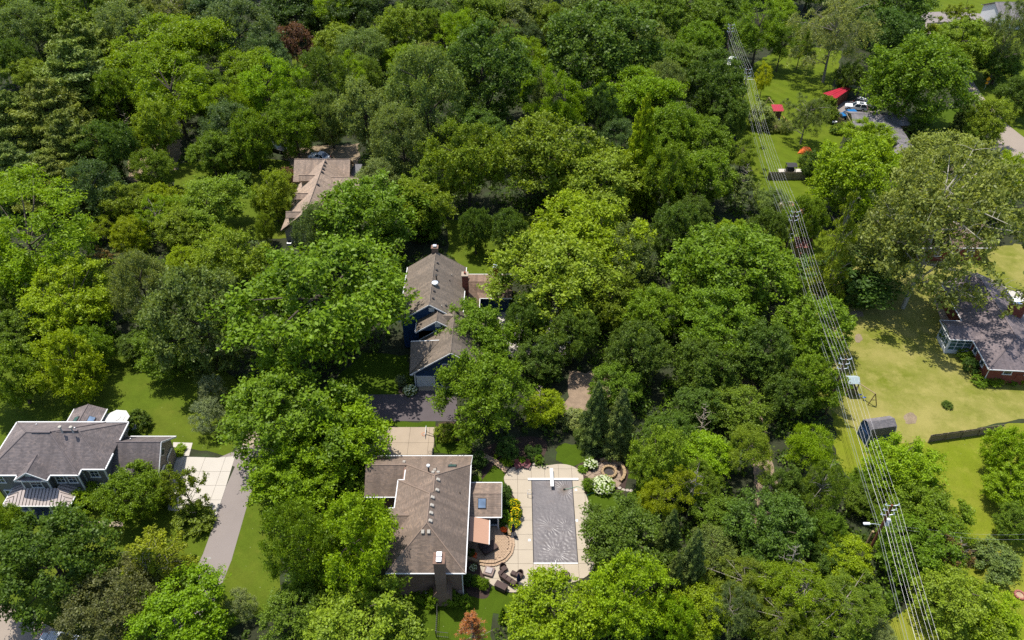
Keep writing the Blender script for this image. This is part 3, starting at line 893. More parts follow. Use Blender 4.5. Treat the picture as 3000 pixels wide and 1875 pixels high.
for x0, x1, m in [(-13.25, -10.95, 'white'), (-9.8, -6.9, 'charcoal')]:
    f = MB().bb(x0 - .14, x0, 80.0, 80.12, 0, 1.95).bb(x1, x1 + .14, 80.0, 80.12, 0, 1.95).bb(x0 - .18, x1 + .18, 79.98, 80.1, 1.95, 2.1).build('garage_door', M['white'], HB)
    for k in range(4):
        p = MB().bb(x0, x1, 80.05, 80.1, .02 + k * .484, .02 + k * .484 + .47)
        for j in range(4):
            ww = (x1 - x0) / 4
            p.bb(x0 + ww * j + .07, x0 + ww * (j + 1) - .07, 80.035, 80.06, .09 + k * .484, .42 + k * .484)
        p.build('panel', M[m], f)
window(HB, (-9.1, 80.12, 3.75), 1.0, 1.2, bars=(2, 1))
for x, y in [(468, 252), (460, 315), (437, 506), (427, 572), (544, 636)]:
    vent(RB, ZB, x, y, br, 'charcoal', (.3, .36, .16))
for x, y in [(645, 696), (638, 766), (630, 834)]:
    vent(RB3, ZB, x, y, gr, 'charcoal', (.3, .36, .16))
pipe(RB, ZB, 460, 400, br, .7, .08, 'black', 'black')
pipe(RB, ZB, 447, 447, br, .3, .22, 'galv', 'galv')
pipe(RB, ZB, 597, 364, br, .3, .06, 'offwhite')
pipe(RB, ZB, 580, 412, br, .25, .07, 'charcoal')
pipe(RB, ZB, 506, 645, br, .3, .07, 'offwhite')
chimney(HB, -7.55, -6.65, 95.6, 96.6, 3.0, 7.9, 'brick_red', ('clay',))
chimney(HB, -2.95, -2.2, 101.2, 101.9, 2.5, 5.4, 'brick_red', ('silver',), 'galv')
chimney(HB, -12.4, -11.45, 100.7, 101.5, 0, 9.35, 'brick_brown', ('galv',), 'brick_brown')

# ---------------- grey house on the left
def hip(x0, x1, y0, y1, ze, sl, axis='x', h0=True, h1=True):
    if axis == 'x':
        h = (y1 - y0) / 2
        zr, ym = ze + h * sl, (y0 + y1) / 2
        a, b = x0 + (h if h0 else 0), x1 - (h if h1 else 0)
        A_, B_ = (a, ym, zr), (b, ym, zr)
        c = [(x0, y0, ze), (x1, y0, ze), (x1, y1, ze), (x0, y1, ze)]
        pl = [[c[0], c[1], B_, A_], [c[3], c[2], B_, A_]]
        if h0: pl.append([c[0], c[3], A_])
        if h1: pl.append([c[1], c[2], B_])
        caps = [(A_, B_)] + ([(A_, c[0]), (A_, c[3])] if h0 else []) + ([(B_, c[1]), (B_, c[2])] if h1 else [])
        return pl, caps
    pl, caps = hip(y0, y1, x0, x1, ze, sl, 'x', h0, h1)
    sw = lambda q: (q[1], q[0], q[2])
    return [[sw(q) for q in p] for p in pl], [(sw(a), sw(b)) for a, b in caps]

HD = root('grey_house', (-53, 64, 0), 'two storey grey house with grey hipped roof and pale metal porch roof', 'house')
p1, c1 = hip(-62.0, -50.9, 59.62, 67.95, 5.8, .68)
p2, c2 = hip(-57.0, -48.1, 60.5, 67.85, 5.8, .68, h0=False)
RD = roof(HD, p1 + p2, 'roof_grey', c1 + c2[:1] + c2[1:], 'cap_grey')
for y, x0, x1 in ((63.75, -57.2, -54.9), (64.2, -53.9, -51.9)):
    MB().bb(x0, x1, y - .14, y + .14, 5.8 + (63.75 - 59.62) * .68 + (-.25 if y > 64 else 0), 5.8 + (63.75 - 59.62) * .68 + (-.05 if y > 64 else .16)).build('ridge_vent', M['cap_grey'], RD, bevel=.04)
eg = [[(-58.0, 58.85, 5.75), (-56.12, 58.85, 7.15), (-56.12, 61.6, 7.15), (-58.0, 59.55, 5.75)], [(-54.24, 58.85, 5.75), (-56.12, 58.85, 7.15), (-56.12, 61.6, 7.15), (-54.24, 59.55, 5.75)]]
roof(HD, eg, 'roof_grey', [((-56.12, 58.85, 7.15), (-56.12, 61.6, 7.15))], 'cap_grey', name='entry_gable')
roof(HD, [[(-57.85, 58.8, 5.78), (-54.4, 58.8, 5.78), (-54.4, 59.2, 6.0), (-57.85, 59.2, 6.0)]], 'roof_dark', th=.08, name='gable_skirt')
wall(HD, 'grey_siding', (-61.6, -51.3, 60.05, 67.5, 0, 5.7), (-51.3, -48.5, 60.9, 67.45, 0, 5.69), (-57.7, -54.6, 59.3, 60.05, 0, 5.68),
     poly=[([(-57.9, 59.25, 5.8), (-54.35, 59.25, 5.8), (-56.12, 59.25, 7.05)], (0, .15, 0))])
aw_ = [(-56.12 + .62 * math.cos(a * math.pi / 10), 59.2, 6.1 + .62 * math.sin(a * math.pi / 10)) for a in range(11)]
MB().add(aw_ + [(x, y - .06, z) for x, y, z in aw_], [tuple(range(11)), tuple(range(11, 22))[::-1]]).build('arched_window', M['white'], HD)
for a, b in [((-62, 59.57, 5.8), (-58.1, 59.57, 5.8)), ((-54.2, 59.57, 5.8), (-50.85, 59.57, 5.8)), ((-50.85, 59.57, 5.8), (-50.85, 60.45, 5.8)), ((-50.85, 60.45, 5.8), (-48.05, 60.45, 5.8)), ((-48.05, 60.45, 5.8), (-48.05, 62.9, 5.8)),
             ((-48.05, 65.0, 5.8), (-48.05, 67.9, 5.8)), ((-62, 68.0, 5.8), (-48.05, 68.0, 5.8)), ((-62.05, 59.6, 5.8), (-62.05, 68, 5.8)), ((-58.05, 58.8, 5.75), (-54.2, 58.8, 5.75)),
             ((-58.05, 58.8, 5.75), (-58.05, 59.5, 5.75)), ((-54.2, 58.8, 5.75), (-54.2, 59.5, 5.75))]:
    rail(HD, 'gutter', a, b, w=.14, h=.18)
for a, b in [((-58.05, 58.78, 5.8), (-56.12, 58.78, 7.2)), ((-54.2, 58.78, 5.8), (-56.12, 58.78, 7.2))]:
    rail(HD, 'rake_board', a, b, 'white', .07, .16, -.05)
for x, y in [(-51.3, 60.0), (-48.52, 60.85), (-51.25, 60.86), (-57.7, 59.26), (-54.62, 59.26)]:
    MB().bb(x - .1, x + .1, y - .05, y + .06, 0, 5.65).build('corner_board', M['white'], HD)
for x, z in [(-60.8, 4.5), (-53.6, 4.5), (-52.2, 4.5), (-60.6, 1.7), (-52.2, 1.7)]:
    window(HD, (x, 60.05, z), 1.0, 1.2 if z > 3 else 1.5, bars=(2, 2))
for x, z in [(-49.9, 4.5), (-49.8, 1.8)]:
    window(HD, (x, 60.9, z), 1.05, 1.2 if z > 3 else 1.6, bars=(2, 2))
window(HD, (-56.1, 59.3, 4.5), 1.3, 1.1, bars=(2, 2))
# garage wing
gp = [[(-51.2, 61.3, 3.2), (-42.85, 61.3, 3.2), (-42.85, 64.6, 5.95), (-51.2, 64.6, 5.95)], [(-51.2, 67.9, 3.2), (-42.85, 67.9, 3.2), (-42.85, 64.6, 5.95), (-51.2, 64.6, 5.95)]]
RDG = roof(HD, gp, 'roof_grey', [((-50.3, 64.6, 5.95), (-42.9, 64.6, 5.95))], 'cap_grey', name='garage_roof')
wall(HD, 'taupe_siding', (-48.5, -43.4, 61.75, 67.45, 0, 3.2), poly=[([(-43.4, 61.75, 3.2), (-43.4, 67.45, 3.2), (-43.4, 64.6, 5.7)], (-.2, 0, 0))], name='garage_wall')
for a, b in [((-42.8, 61.3, 3.2), (-42.8, 64.6, 5.95)), ((-42.8, 67.9, 3.2), (-42.8, 64.6, 5.95))]:
    rail(HD, 'rake_board', a, b, 'white', .07, .2, -.1)
rail(HD, 'gutter', (-48.6, 67.95, 3.2), (-42.8, 67.95, 3.2)); rail(HD, 'gutter', (-48.0, 61.25, 3.2), (-42.8, 61.25, 3.2))
dw = MB().box((-43.36, 64.9, 3.7), (.1, .9, .9), rot=Matrix.Rotation(math.pi / 4, 3, 'X')).build('diamond_window', M['white'], HD)
MB().box((-43.32, 64.9, 3.7), (.08, .7, .7), rot=Matrix.Rotation(math.pi / 4, 3, 'X')).build('pane', M['glass'], dw)
for y0, y1 in ((65.0, 67.1), (62.2, 64.4)):
    pts = [(-43.36, y0, 0), (-43.36, y1, 0), (-43.36, y1, 1.9), (-43.36, y1 - .35, 2.3), (-43.36, y0 + .35, 2.3), (-43.36, y0, 1.9)]
    d = MB().add(pts + [(x + .07, y, z) for x, y, z in pts], [tuple(range(6))[::-1], tuple(range(6, 12))] + [(i, (i + 1) % 6, 6 + (i + 1) % 6, 6 + i) for i in range(6)]).build('garage_door', M['white'], HD)
    for k in range(4):
        MB().bb(-43.28, -43.24, y0 + .12, y1 - .12, .05 + k * .48, .48 + k * .48).build('panel', M['taupe_siding'], d)
pipe(RD, ZD, 418, 292, p1[1], .2, .07, 'white')
for x, y in ((708, 370), (832, 373)):
    pipe(RD, ZD, x, y, p1[1], .75, .09, 'galv', 'offwhite')
pipe(RD, ZD, 852, 332, p1[1], .2, .08, 'white')
pipe(RDG, ZD, 1487, 458, gp[1], .25, .07, 'white')
vent(RDG, ZD, 1450, 440, gp[1], 'charcoal', (.7, .3, .1))
chimney(HD, -63.6, -62.15, 61.8, 63.3, 0, 8.0, 'brick_red', ('clay', 'clay'))
# porch with standing seam roof
pt = [(-59.9, 57.4, 2.9), (-52.0, 57.4, 2.9), (-52.0, 60.3, 2.9), (-59.9, 60.3, 2.9)]
top = [(-57.9, 59.25, 3.85), (-53.9, 59.25, 3.85), (-53.9, 60.3, 3.85), (-57.9, 60.3, 3.85)]
PR = roof(HD, [[pt[0], pt[1], top[1], top[0]], [pt[1], (-52.0, 60.04, 2.9), (-53.9, 60.04, 3.85), top[1]], [pt[0], (-59.9, 60.04, 2.9), (-57.9, 60.04, 3.85), top[0]]], 'metal_roof', th=.08, name='porch_roof')
for k in range(20):
    x = -59.6 + k * .4
    if x > -52.1:
        break
    yt = 57.4 + min((x + 59.9) / 2.0, 1.0, (-52.0 - x) / 1.9) * 1.85
    if yt > 57.6:
        rail(PR, 'seam', (x, 57.4, 2.93), (x, yt, 2.93 + (yt - 57.4) / 1.85 * .95), 'charcoal', .035, .06, 0)
for k in range(5):
    y = 57.9 + k * .45
    for sx, xe, xi in ((1, -52.0, -53.9), (-1, -59.9, -57.9)):
        t = min(1, (y - 57.4) / 1.85)
        rail(PR, 'seam', (xe, y, 2.93), (xe + (xi - xe) * t, y, 2.93 + .95 * t), 'charcoal', .035, .06, 0)
for a, b in [((-59.9, 57.35, 2.9), (-52, 57.35, 2.9)), ((-51.95, 57.4, 2.9), (-51.95, 60.0, 2.9)), ((-59.95, 57.4, 2.9), (-59.95, 60.0, 2.9))]:
    rail(HD, 'gutter', a, b)
MB().bb(-59.6, -52.3, 57.7, 60.0, 0, .45).build('porch_floor', flat('porch_blue_grey', A(120, 136, 160)), HD)
for x, y in [(-59.3, 57.8), (-57.2, 57.8), (-54.7, 57.8), (-52.55, 57.8), (-52.55, 59.8)]:
    MB().bb(x - .15, x + .15, y - .15, y + .15, .45, 2.85).bb(x - .22, x + .22, y - .22, y + .22, .45, .7).build('porch_post', M['white'], HD)
for (a, b) in [((-59.3, 57.8), (-57.2, 57.8)), ((-54.7, 57.8), (-52.55, 57.8)), ((-52.55, 57.8), (-52.55, 59.8))]:
    r = rail(HD, 'railing', (a[0], a[1], 1.35), (b[0], b[1], 1.35), 'white', .08, .08, 0)
    rail(r, 'bottom_rail', (a[0], a[1], .6), (b[0], b[1], .6), 'white', .06, .06, 0)
    L = math.hypot(b[0] - a[0], b[1] - a[1])
    for k in range(1, int(L / .2)):
        t = k * .2 / L
        MB().bb(a[0] + (b[0] - a[0]) * t - .02, a[0] + (b[0] - a[0]) * t + .02, a[1] + (b[1] - a[1]) * t - .02, a[1] + (b[1] - a[1]) * t + .02, .62, 1.33).build('baluster', M['white'], r)
# rear sunroom with two skylights
xs0 = (P(ZD, 850, 100, 3.4)[0], P(ZD, 1215, 108, 3.4)[0])
ys = (68.0, P(ZD, 1215, 108, 3.4)[1])
xm = sum(xs0) / 2
sl_ = [(xs0[0], ys[0], 3.4), (xm, ys[0], 4.3), (xm, ys[1], 4.3), (xs0[0], ys[1], 3.4)]
sr_ = [(xs0[1], ys[0], 3.4), (xm, ys[0], 4.3), (xm, ys[1], 4.3), (xs0[1], ys[1], 3.4)]
RSD = roof(HD, [sl_, sr_], 'roof_grey', [((xm, ys[0], 4.3), (xm, ys[1], 4.3))], 'cap_grey', name='sunroom_roof')
skylight(RSD, ZD, 1030, 243, sr_, 1.3, .85)
skylight(RSD, ZD, 862, 238, sl_, 1.1, .75, 'glass_green')
wall(HD, 'grey_siding', (xs0[0] + .35, xs0[1] - .35, 67.5, ys[1] - .35, 0, 3.35), name='sunroom_wall')
for a, b in [((xs0[1] + .05, ys[0] + .1, 3.4), (xs0[1] + .05, ys[1], 3.4)), ((xs0[0] - .05, ys[0] + .1, 3.4), (xs0[0] - .05, ys[1], 3.4))]:
    rail(HD, 'gutter', a, b)
# deck
dk = root('timber_deck', (-49.5, 70, 0), 'white railed grey deck behind the grey house', 'deck')
dx0, dx1 = P(ZD, 1190, 250, .6)[0], P(ZD, 1510, 250, .6)[0]
for k in range(22):
    w = (dx1 - dx0) / 22
    MB().bb(dx0 + k * w + .015, dx0 + (k + 1) * w - .015, 68.05, 71.6, .5, .6).build('board', M['pad'], dk)
for a, b in [((dx0, 71.6), (dx1, 71.6)), ((dx1, 71.6), (dx1, 69.2))]:
    r = rail(dk, 'railing', (a[0], a[1], 1.5), (b[0], b[1], 1.5), 'white', .12, .1, 0)
    rail(r, 'bottom_rail', (a[0], a[1], .75), (b[0], b[1], .75), 'white', .08, .08, 0)
    L = math.hypot(b[0] - a[0], b[1] - a[1])
    for k in range(int(L / .25) + 1):
        t = min(1, k * .25 / L)
        x, y = a[0] + (b[0] - a[0]) * t, a[1] + (b[1] - a[1]) * t
        MB().bb(x - .03, x + .03, y - .03, y + .03, .6, 1.48).build('baluster', M['white'], r)
for k in range(4):
    MB().bb(dx1 + .05 + k * .3, dx1 + .35 + k * .3, 68.1, 69.2, .02, .48 - k * .12).build('step', M['white'], dk)

# ---------------- tan house further back
HE = root('tan_house', (-35, 124, 0), 'tan roofed house with three dormers half hidden by trees', 'house')
xl = P(ZE, 200, 1205, 2.9)[0]
yf = P(ZE, 200, 1205, 2.9)[1]
rx, rz_ = -34.9, 6.9
e1 = [(xl, yf, 2.9), (rx, yf, rz_), (rx, 133.2, rz_), (xl, 133.2, 2.9)]
e2 = [(2 * rx - xl, yf, 2.9), (rx, yf, rz_), (rx, 133.2, rz_), (2 * rx - xl, 133.2, 2.9)]
cz = 6.2
cy = P(ZE, 700, 220, cz)[1]
cx0, cx1 = P(ZE, 390, 215, cz)[0], P(ZE, 1160, 228, cz)[0]
cyf = P(ZE, 385, 530, 3.4)[1]
cyr = 2 * cy - cyf
e3 = [(cx0, cyf, 3.4), (cx1, cyf, 3.4), (cx1, cy, cz), (cx0, cy, cz)]
e4 = [(cx0, cyr, 3.4), (cx1, cyr, 3.4), (cx1, cy, cz), (cx0, cy, cz)]
wz = 5.6
wy = P(ZE, 900, 470, wz)[1]
wx = P(ZE, 1300, 470, wz)[0]
e5 = [(rx + 1.6, wy, wz), (wx, wy, wz), (wx, wy - 4.2, 2.9), (rx + 1.6, wy - 4.2, 2.9)]
e6 = [(rx + 1.6, wy, wz), (wx, wy, wz), (wx, wy + 4.2, 2.9), (rx + 1.6, wy + 4.2, 2.9)]
RE = roof(HE, [e1, e2, e3, e4, e5, e6], 'roof_tan', [((rx, yf, rz_), (rx, 133.1, rz_)), ((cx0, cy, cz), (cx1, cy, cz)), ((rx + 1.6, wy, wz), (wx, wy, wz))], th=.2)
for x, y in [(818, 266), (803, 312), (788, 360), (775, 405), (715, 578)]:
    vent(RE, ZE, x, y, e2, 'charcoal', (.4, .45, .2))
esl = (rz_ - 2.9) / (rx - xl)
for (xa, ya), (xb, yb), (xc, yc) in [((450, 440), (690, 442), (440, 513)), ((388, 690), (615, 690), (372, 758)), ((270, 945), (470, 945), (262, 1028))]:
    zt = 5.9
    a = P(ZE, xa, ya, zt)
    b = P(ZE, xc, yc, zt - .75)
    hw = max(.8, a.y - b.y)
    xi, xe = xl + (zt - 2.9) / esl, xl + (zt - .75 - 2.9) / esl
    d1 = [(a.x, a.y, zt), (xi + .3, a.y, zt), (xe + .2, a.y - hw, zt - .75), (a.x, a.y - hw, zt - .75)]
    d2 = [(a.x, a.y, zt), (xi + .3, a.y, zt), (xe + .2, a.y + hw, zt - .75), (a.x, a.y + hw, zt - .75)]
    d = roof(HE, [d1, d2], 'roof_tan', [((a.x, a.y, zt), (xi, a.y, zt))], th=.12, name='dormer')
    zb = 2.9 + (a.x + .4 - xl) * esl
    wall(d, 'beige_trim', (a.x + .4, xe + .3, a.y - hw + .25, a.y + hw - .25, zb - .2, zt - .8), name='dormer_wall')
wall(HE, 'brick_pale', (xl + .5, 2 * rx - xl - .5, yf + .5, 132.9, 0, 2.9), (cx0 + .4, cx1 - .4, cyf + .4, cyr - .4, 0, 3.4), (rx, wx - .4, wy - 3.7, wy + 3.7, 0, 2.9))
for gpts, gd in [([(xl + .45, yf + .45, 2.6), (2 * rx - xl - .45, yf + .45, 2.6), (rx, yf + .45, rz_ - .3)], (0, .2, 0)), ([(cx0 + .35, cyf + .3, 3.2), (cx0 + .35, cyr - .3, 3.2), (cx0 + .35, cy, cz - .3)], (.2, 0, 0)),
                  ([(cx1 - .35, cyf + .3, 3.2), (cx1 - .35, cyr - .3, 3.2), (cx1 - .35, cy, cz - .3)], (-.2, 0, 0))]:
    wall(HE, 'beige_trim', poly=[(gpts, gd)], name='gable')
window(HE, tuple(P(ZE, 405, 1300, 1.5)[:1]) + (yf + .5, 1.5), 1.6, 1.6, frame='beige_trim', bars=(2, 2))
q0, q1 = P(ZE, 1165, 455, 3.0), P(ZE, 1330, 308, 3.0)
roof(HE, [[(q0.x, q0.y, 3.0), (q1.x, q0.y, 3.0), (q1.x, q1.y, 3.3), (q0.x, q1.y, 3.3)]], 'metal_grey', th=.1, name='porch_roof')
for k in range(7):
    x = q0.x + (q1.x - q0.x) * (k + .5) / 7
    rail(HE, 'seam', (x, q0.y, 3.06), (x, q1.y, 3.36), 'metal_grey', .05, .06, 0)

# ---------------- grey-roofed L-shaped house, top right (turned a little)
def local_root(name, loc, rz, label, cat):
    r = root(name, loc, label, cat, rz=rz)
    BASE[r.name] = Vector((0, 0, 0))
    return r

HG = local_root('grey_roofed_house', (71.9, 154.2, 0), math.radians(-4.6), 'low L-shaped house with pale grey roof behind the orange tent', 'house')
sl3 = .34
w1 = [[(0, 0, 2.9), (7.5, 0, 2.9), (7.5, 3.7, 4.16), (0, 3.7, 4.16)], [(0, 7.4, 2.9), (8.5, 7.4, 2.9), (6.2, 3.7, 4.16), (0, 3.7, 4.16)]]
w2 = [[(9.9, -13.2, 2.9), (9.9, 4.5, 2.9), (6.2, 3.7, 4.16), (6.2, -12.8, 4.16)], [(2.5, -13.2, 2.9), (2.5, 1.0, 2.9), (6.2, 3.7, 4.16), (6.2, -12.8, 4.16)]]
w3 = [[(6.3, 7.42, 2.95), (12.4, 7.42, 2.95), (10.5, 4.6, 3.75), (8.0, 4.6, 3.9)], [(8.6, 1.4, 2.95), (12.4, 1.4, 2.95), (10.5, 4.6, 3.75), (7.6, 4.6, 3.9)], [(12.4, 1.4, 2.95), (12.4, 7.42, 2.95), (10.5, 4.6, 3.75)]]
roof(HG, w1 + w2 + w3, 'roof_slate', [((0, 3.7, 4.16), (6.2, 3.7, 4.16)), ((6.2, 3.7, 4.16), (6.2, -12.8, 4.16)), ((8.0, 4.6, 3.88), (10.5, 4.6, 3.75))], 'roof_slate')
wall(HG, 'beige_wall', (.5, 8.5, .5, 6.9, 0, 2.85), (3.0, 9.4, -12.7, .5, 0, 2.84), (8.5, 11.9, 1.9, 6.9, 0, 2.9), poly=[([(.5, .5, 2.85), (.5, 6.9, 2.85), (.5, 3.7, 4.0)], (.2, 0, 0))])
wd = MB().bb(.4, .52, 2.9, 3.6, 1.2, 2.2).build('window', M['white'], HG)
MB().bb(.38, .42, 2.97, 3.53, 1.27, 2.13).build('pane', M['glass'], wd)
MB().bb(-.02, .06, .2, 7.2, 2.72, 2.88).build('fascia', M['beige_trim'], HG)

# ---------------- red brick house, right edge
HR = local_root('red_brick_house', (66.5, 80.36, 0), math.radians(-4.2), 'red brick bungalow with charcoal hipped roof and glazed sunroom', 'house')
rp, rc = hip(0, 9.6, 0, 20, 3.15, .43, 'y', True, False)
RR = roof(HR, rp, 'roof_dark', rc, 'roof_dark')
sr1 = [(-3.2, 6.1, 3.1), (1.2, 6.1, 3.1), (2.3, 8.3, 3.95), (-3.2, 8.3, 3.95)]
sr2 = [(-3.2, 10.4, 3.1), (1.2, 10.4, 3.1), (2.3, 8.3, 3.95), (-3.2, 8.3, 3.95)]
roof(HR, [sr1, sr2], 'roof_dark', [((-3.2, 8.3, 3.95), (2.2, 8.3, 3.95))], 'roof_dark', name='sunroom_roof')
wall(HR, 'brick_red', (.5, 9.1, .5, 19.5, 0, 3.1), poly=[([(.5, 19.4, 3.1), (9.1, 19.4, 3.1), (4.8, 19.4, 5.0)], (0, -.2, 0))])
wall(HR, 'white', (-2.9, .5, 6.5, 10.0, 0, .7), name='sunroom_wall')
wall(HR, 'white', (-2.9, .5, 6.5, 10.0, 2.75, 3.08), name='sunroom_header')
wall(HR, 'glass_green', (-2.8, .5, 6.6, 9.9, .7, 2.75), name='sunroom_glazing')
for k in range(4):
    x = -2.86 + k * 1.1
    MB().bb(x - .05, x + .05, 6.5, 6.58, .7, 2.75).build('mullion', M['white'], HR)
for k in range(4):
    y = 6.55 + k * 1.12
    MB().bb(-2.9, -2.82, y - .05, y + .05, .7, 2.75).build('mullion', M['white'], HR)
for z in (1.35, 2.05):
    MB().bb(-2.92, .5, 6.52, 6.57, z - .035, z + .035).bb(-2.88, -2.83, 6.5, 10, z - .036, z + .034).build('glazing_bar', M['white'], HR)
MB().bb(-2.98, -2.72, 6.42, 6.68, .0, 3.05).build('corner_post', M['white'], HR)
for a, b in [((0, -.05, 3.12), (9.6, -.05, 3.12)), ((-.05, 0, 3.12), (-.05, 6.0, 3.12)), ((-.05, 10.5, 3.12), (-.05, 19.9, 3.12)), ((9.65, 0, 3.12), (9.65, 19.9, 3.12)), ((-3.2, 6.05, 3.08), (-.1, 6.05, 3.08)), ((-3.25, 6.1, 3.08), (-3.25, 10.4, 3.08)), ((-3.2, 10.45, 3.08), (0, 10.45, 3.08))]:
    rail(HR, 'gutter', a, b)
rail(HR, 'downspout', (.1, .1, 3.05), (.38, .42, 2.4), 'white', .09, .09, 0)
rail(HR, 'downspout', (.38, .42, 2.4), (.40, .4, .1), 'white', .09, .09, 0)
for x, z in [(3.0, 2.3), (6.0, 2.3)]:
    window(HR, (x, .5, z), 1.1, .8)
MB().bb(4.4, 7.0, .44, .52, .9, 1.9).build('vent_panel', M['brick_red'], HR)
for y in (2.6, 5.2):
    window(HR, (.5, y, 2.0), .9, 1.1, '-x')
chimney(HR, 6.4, 8.5, 11.0, 11.8, 3, 6.0, 'brick_red', ('galv', 'silver', 'clay'), 'brick_red')
pipe(RR, ZR, 755, 1050, [Vector((66.5, 80.4, 3.15)), Vector((67.4, 92, 3.15)), Vector((71.3, 85, 5.2))], .3, .07, 'galv') if False else None

# ---------------- small houses mostly hidden by trees
def small_house(name, label, x0, x1, y0, y1, ze, zr, axis, rm, wm, rz=0.0):
    h = root(name, ((x0 + x1) / 2, (y0 + y1) / 2, 0), label, 'house')
    if axis == 'x':
        ym = (y0 + y1) / 2
        pl = [[(x0, y0, ze), (x1, y0, ze), (x1, ym, zr), (x0, ym, zr)], [(x0, y1, ze), (x1, y1, ze), (x1, ym, zr), (x0, ym, zr)]]
        cap = ((x0, ym, zr), (x1, ym, zr))
        g = [([(x0 + .4, y0 + .4, ze), (x0 + .4, y1 - .4, ze), (x0 + .4, ym, zr - .3)], (.2, 0, 0)), ([(x1 - .4, y0 + .4, ze), (x1 - .4, y1 - .4, ze), (x1 - .4, ym, zr - .3)], (-.2, 0, 0))]
    else:
        xm_ = (x0 + x1) / 2
        pl = [[(x0, y0, ze), (x0, y1, ze), (xm_, y1, zr), (xm_, y0, zr)], [(x1, y0, ze), (x1, y1, ze), (xm_, y1, zr), (xm_, y0, zr)]]
        cap = ((xm_, y0, zr), (xm_, y1, zr))
        g = [([(x0 + .4, y0 + .4, ze), (x1 - .4, y0 + .4, ze), (xm_, y0 + .4, zr - .3)], (0, .2, 0))]
    roof(h, pl, rm, [cap], rm)
    wall(h, wm, (x0 + .4, x1 - .4, y0 + .4, y1 - .4, 0, ze - .02), poly=g)
    rail(h, 'gutter', (x0, y0 - .05, ze), (x1, y0 - .05, ze)); rail(h, 'gutter', (x0, y1 + .05, ze), (x1, y1 + .05, ze))
    for k in range(3):
        window(h, (x0 + (x1 - x0) * (k + .6) / 3.2, y0 + .4, ze * .55), 1.1, 1.2, bars=(2, 2))
    return h

small_house('white_house', 'white house with dark grey roof in the top right corner', 132.5, 144, 217.5, 229, 3.0, 5.6, 'x', 'roof_slate', 'white')
small_house('wooded_house', 'grey roofed house hidden under the tall pines on the left', -107, -95, 142, 154, 3.2, 6.4, 'x', 'roof_slate', 'white')
small_house('shaded_house', 'brown roofed house with white gutters in shade behind the sycamore', P('f', 1420, 150, 3)[0], P('f', 2120, 150, 3)[0], P('f', 1700, 245, 3)[1], P('f', 1700, 60, 3)[1], 3.0, 4.9, 'x', 'roof_low', 'brick_red')
bx = P('b', 640, 130, 4)
small_house('distant_house', 'brown roofed house glimpsed deep in the wood at the top', bx.x - 6, bx.x + 6, bx.y - 4, bx.y + 5, 3.2, 5.6, 'x', 'roof_low', 'beige_wall')

# ------------------------------------------------------------------ pool, deck and patio
deck = G('h', [(1170, 335), (1195, 297), (1250, 282), (1340, 282), (1400, 285), (1470, 277), (1540, 266), (1610, 272), (1670, 296), (1710, 335), (1721, 380), (1712, 430), (1735, 490), (1762, 560), (1792, 640), (1805, 760), (1805, 1000),
                 (1700, 1100), (1500, 1125), (1360, 1150), (1240, 1178), (1180, 1176), (1100, 1145), (1040, 1105), (1000, 1045), (982, 990), (985, 950), (1080, 960), (1150, 925), (1185, 870), (1195, 800), (1240, 725), (1270, 655), (1275, 595), (1255, 545), (1210, 480), (1172, 430), (1153, 385), (1152, 358)])
deck = smooth_poly(deck, 2)
px0, px1, py0, py1 = 2.45, 7.55, 51.5, 63.45
OPEN.append(deck)
pd = MB().sheet(deck, .03).build('pool_deck', M['joint'], kind='structure')
xs = [-8, -3.4, -1.2, .7, px0 - .02]
xr = [px1 + .02, 9.0, 10.6, 12.6]
rows = [44, 47.6, 49.6, py0 - .02, 53.3, 55.4, 57.4, 59.3, 61.4, py1 + .02, 65.2, 67.5]
def deck_slab(x0, x1, y0, y1):
    c = clip(deck, x0 + .014, x1 - .014, y0 + .014, y1 - .014)
    if len(c) >= 3 and area(c) > .06:
        MB().prism(c, .032, .1).build('slab', M['deck'], pd)
for j in range(len(rows) - 1):
    for k in range(len(xs) - 1):
        deck_slab(xs[k], xs[k + 1], rows[j], rows[j + 1])
    for k in range(len(xr) - 1):
        deck_slab(xr[k], xr[k + 1], rows[j], rows[j + 1])
mid = [px0 - .02, 4.15, 5.9, px1 + .02]
for j, (a, b) in enumerate([(44, 47.6), (47.6, 49.6), (49.6, py0 - .02), (py1 + .02, 65.2), (65.2, 67.5)]):
    for k in range(3):
        deck_slab(mid[k], mid[k + 1], a, b)

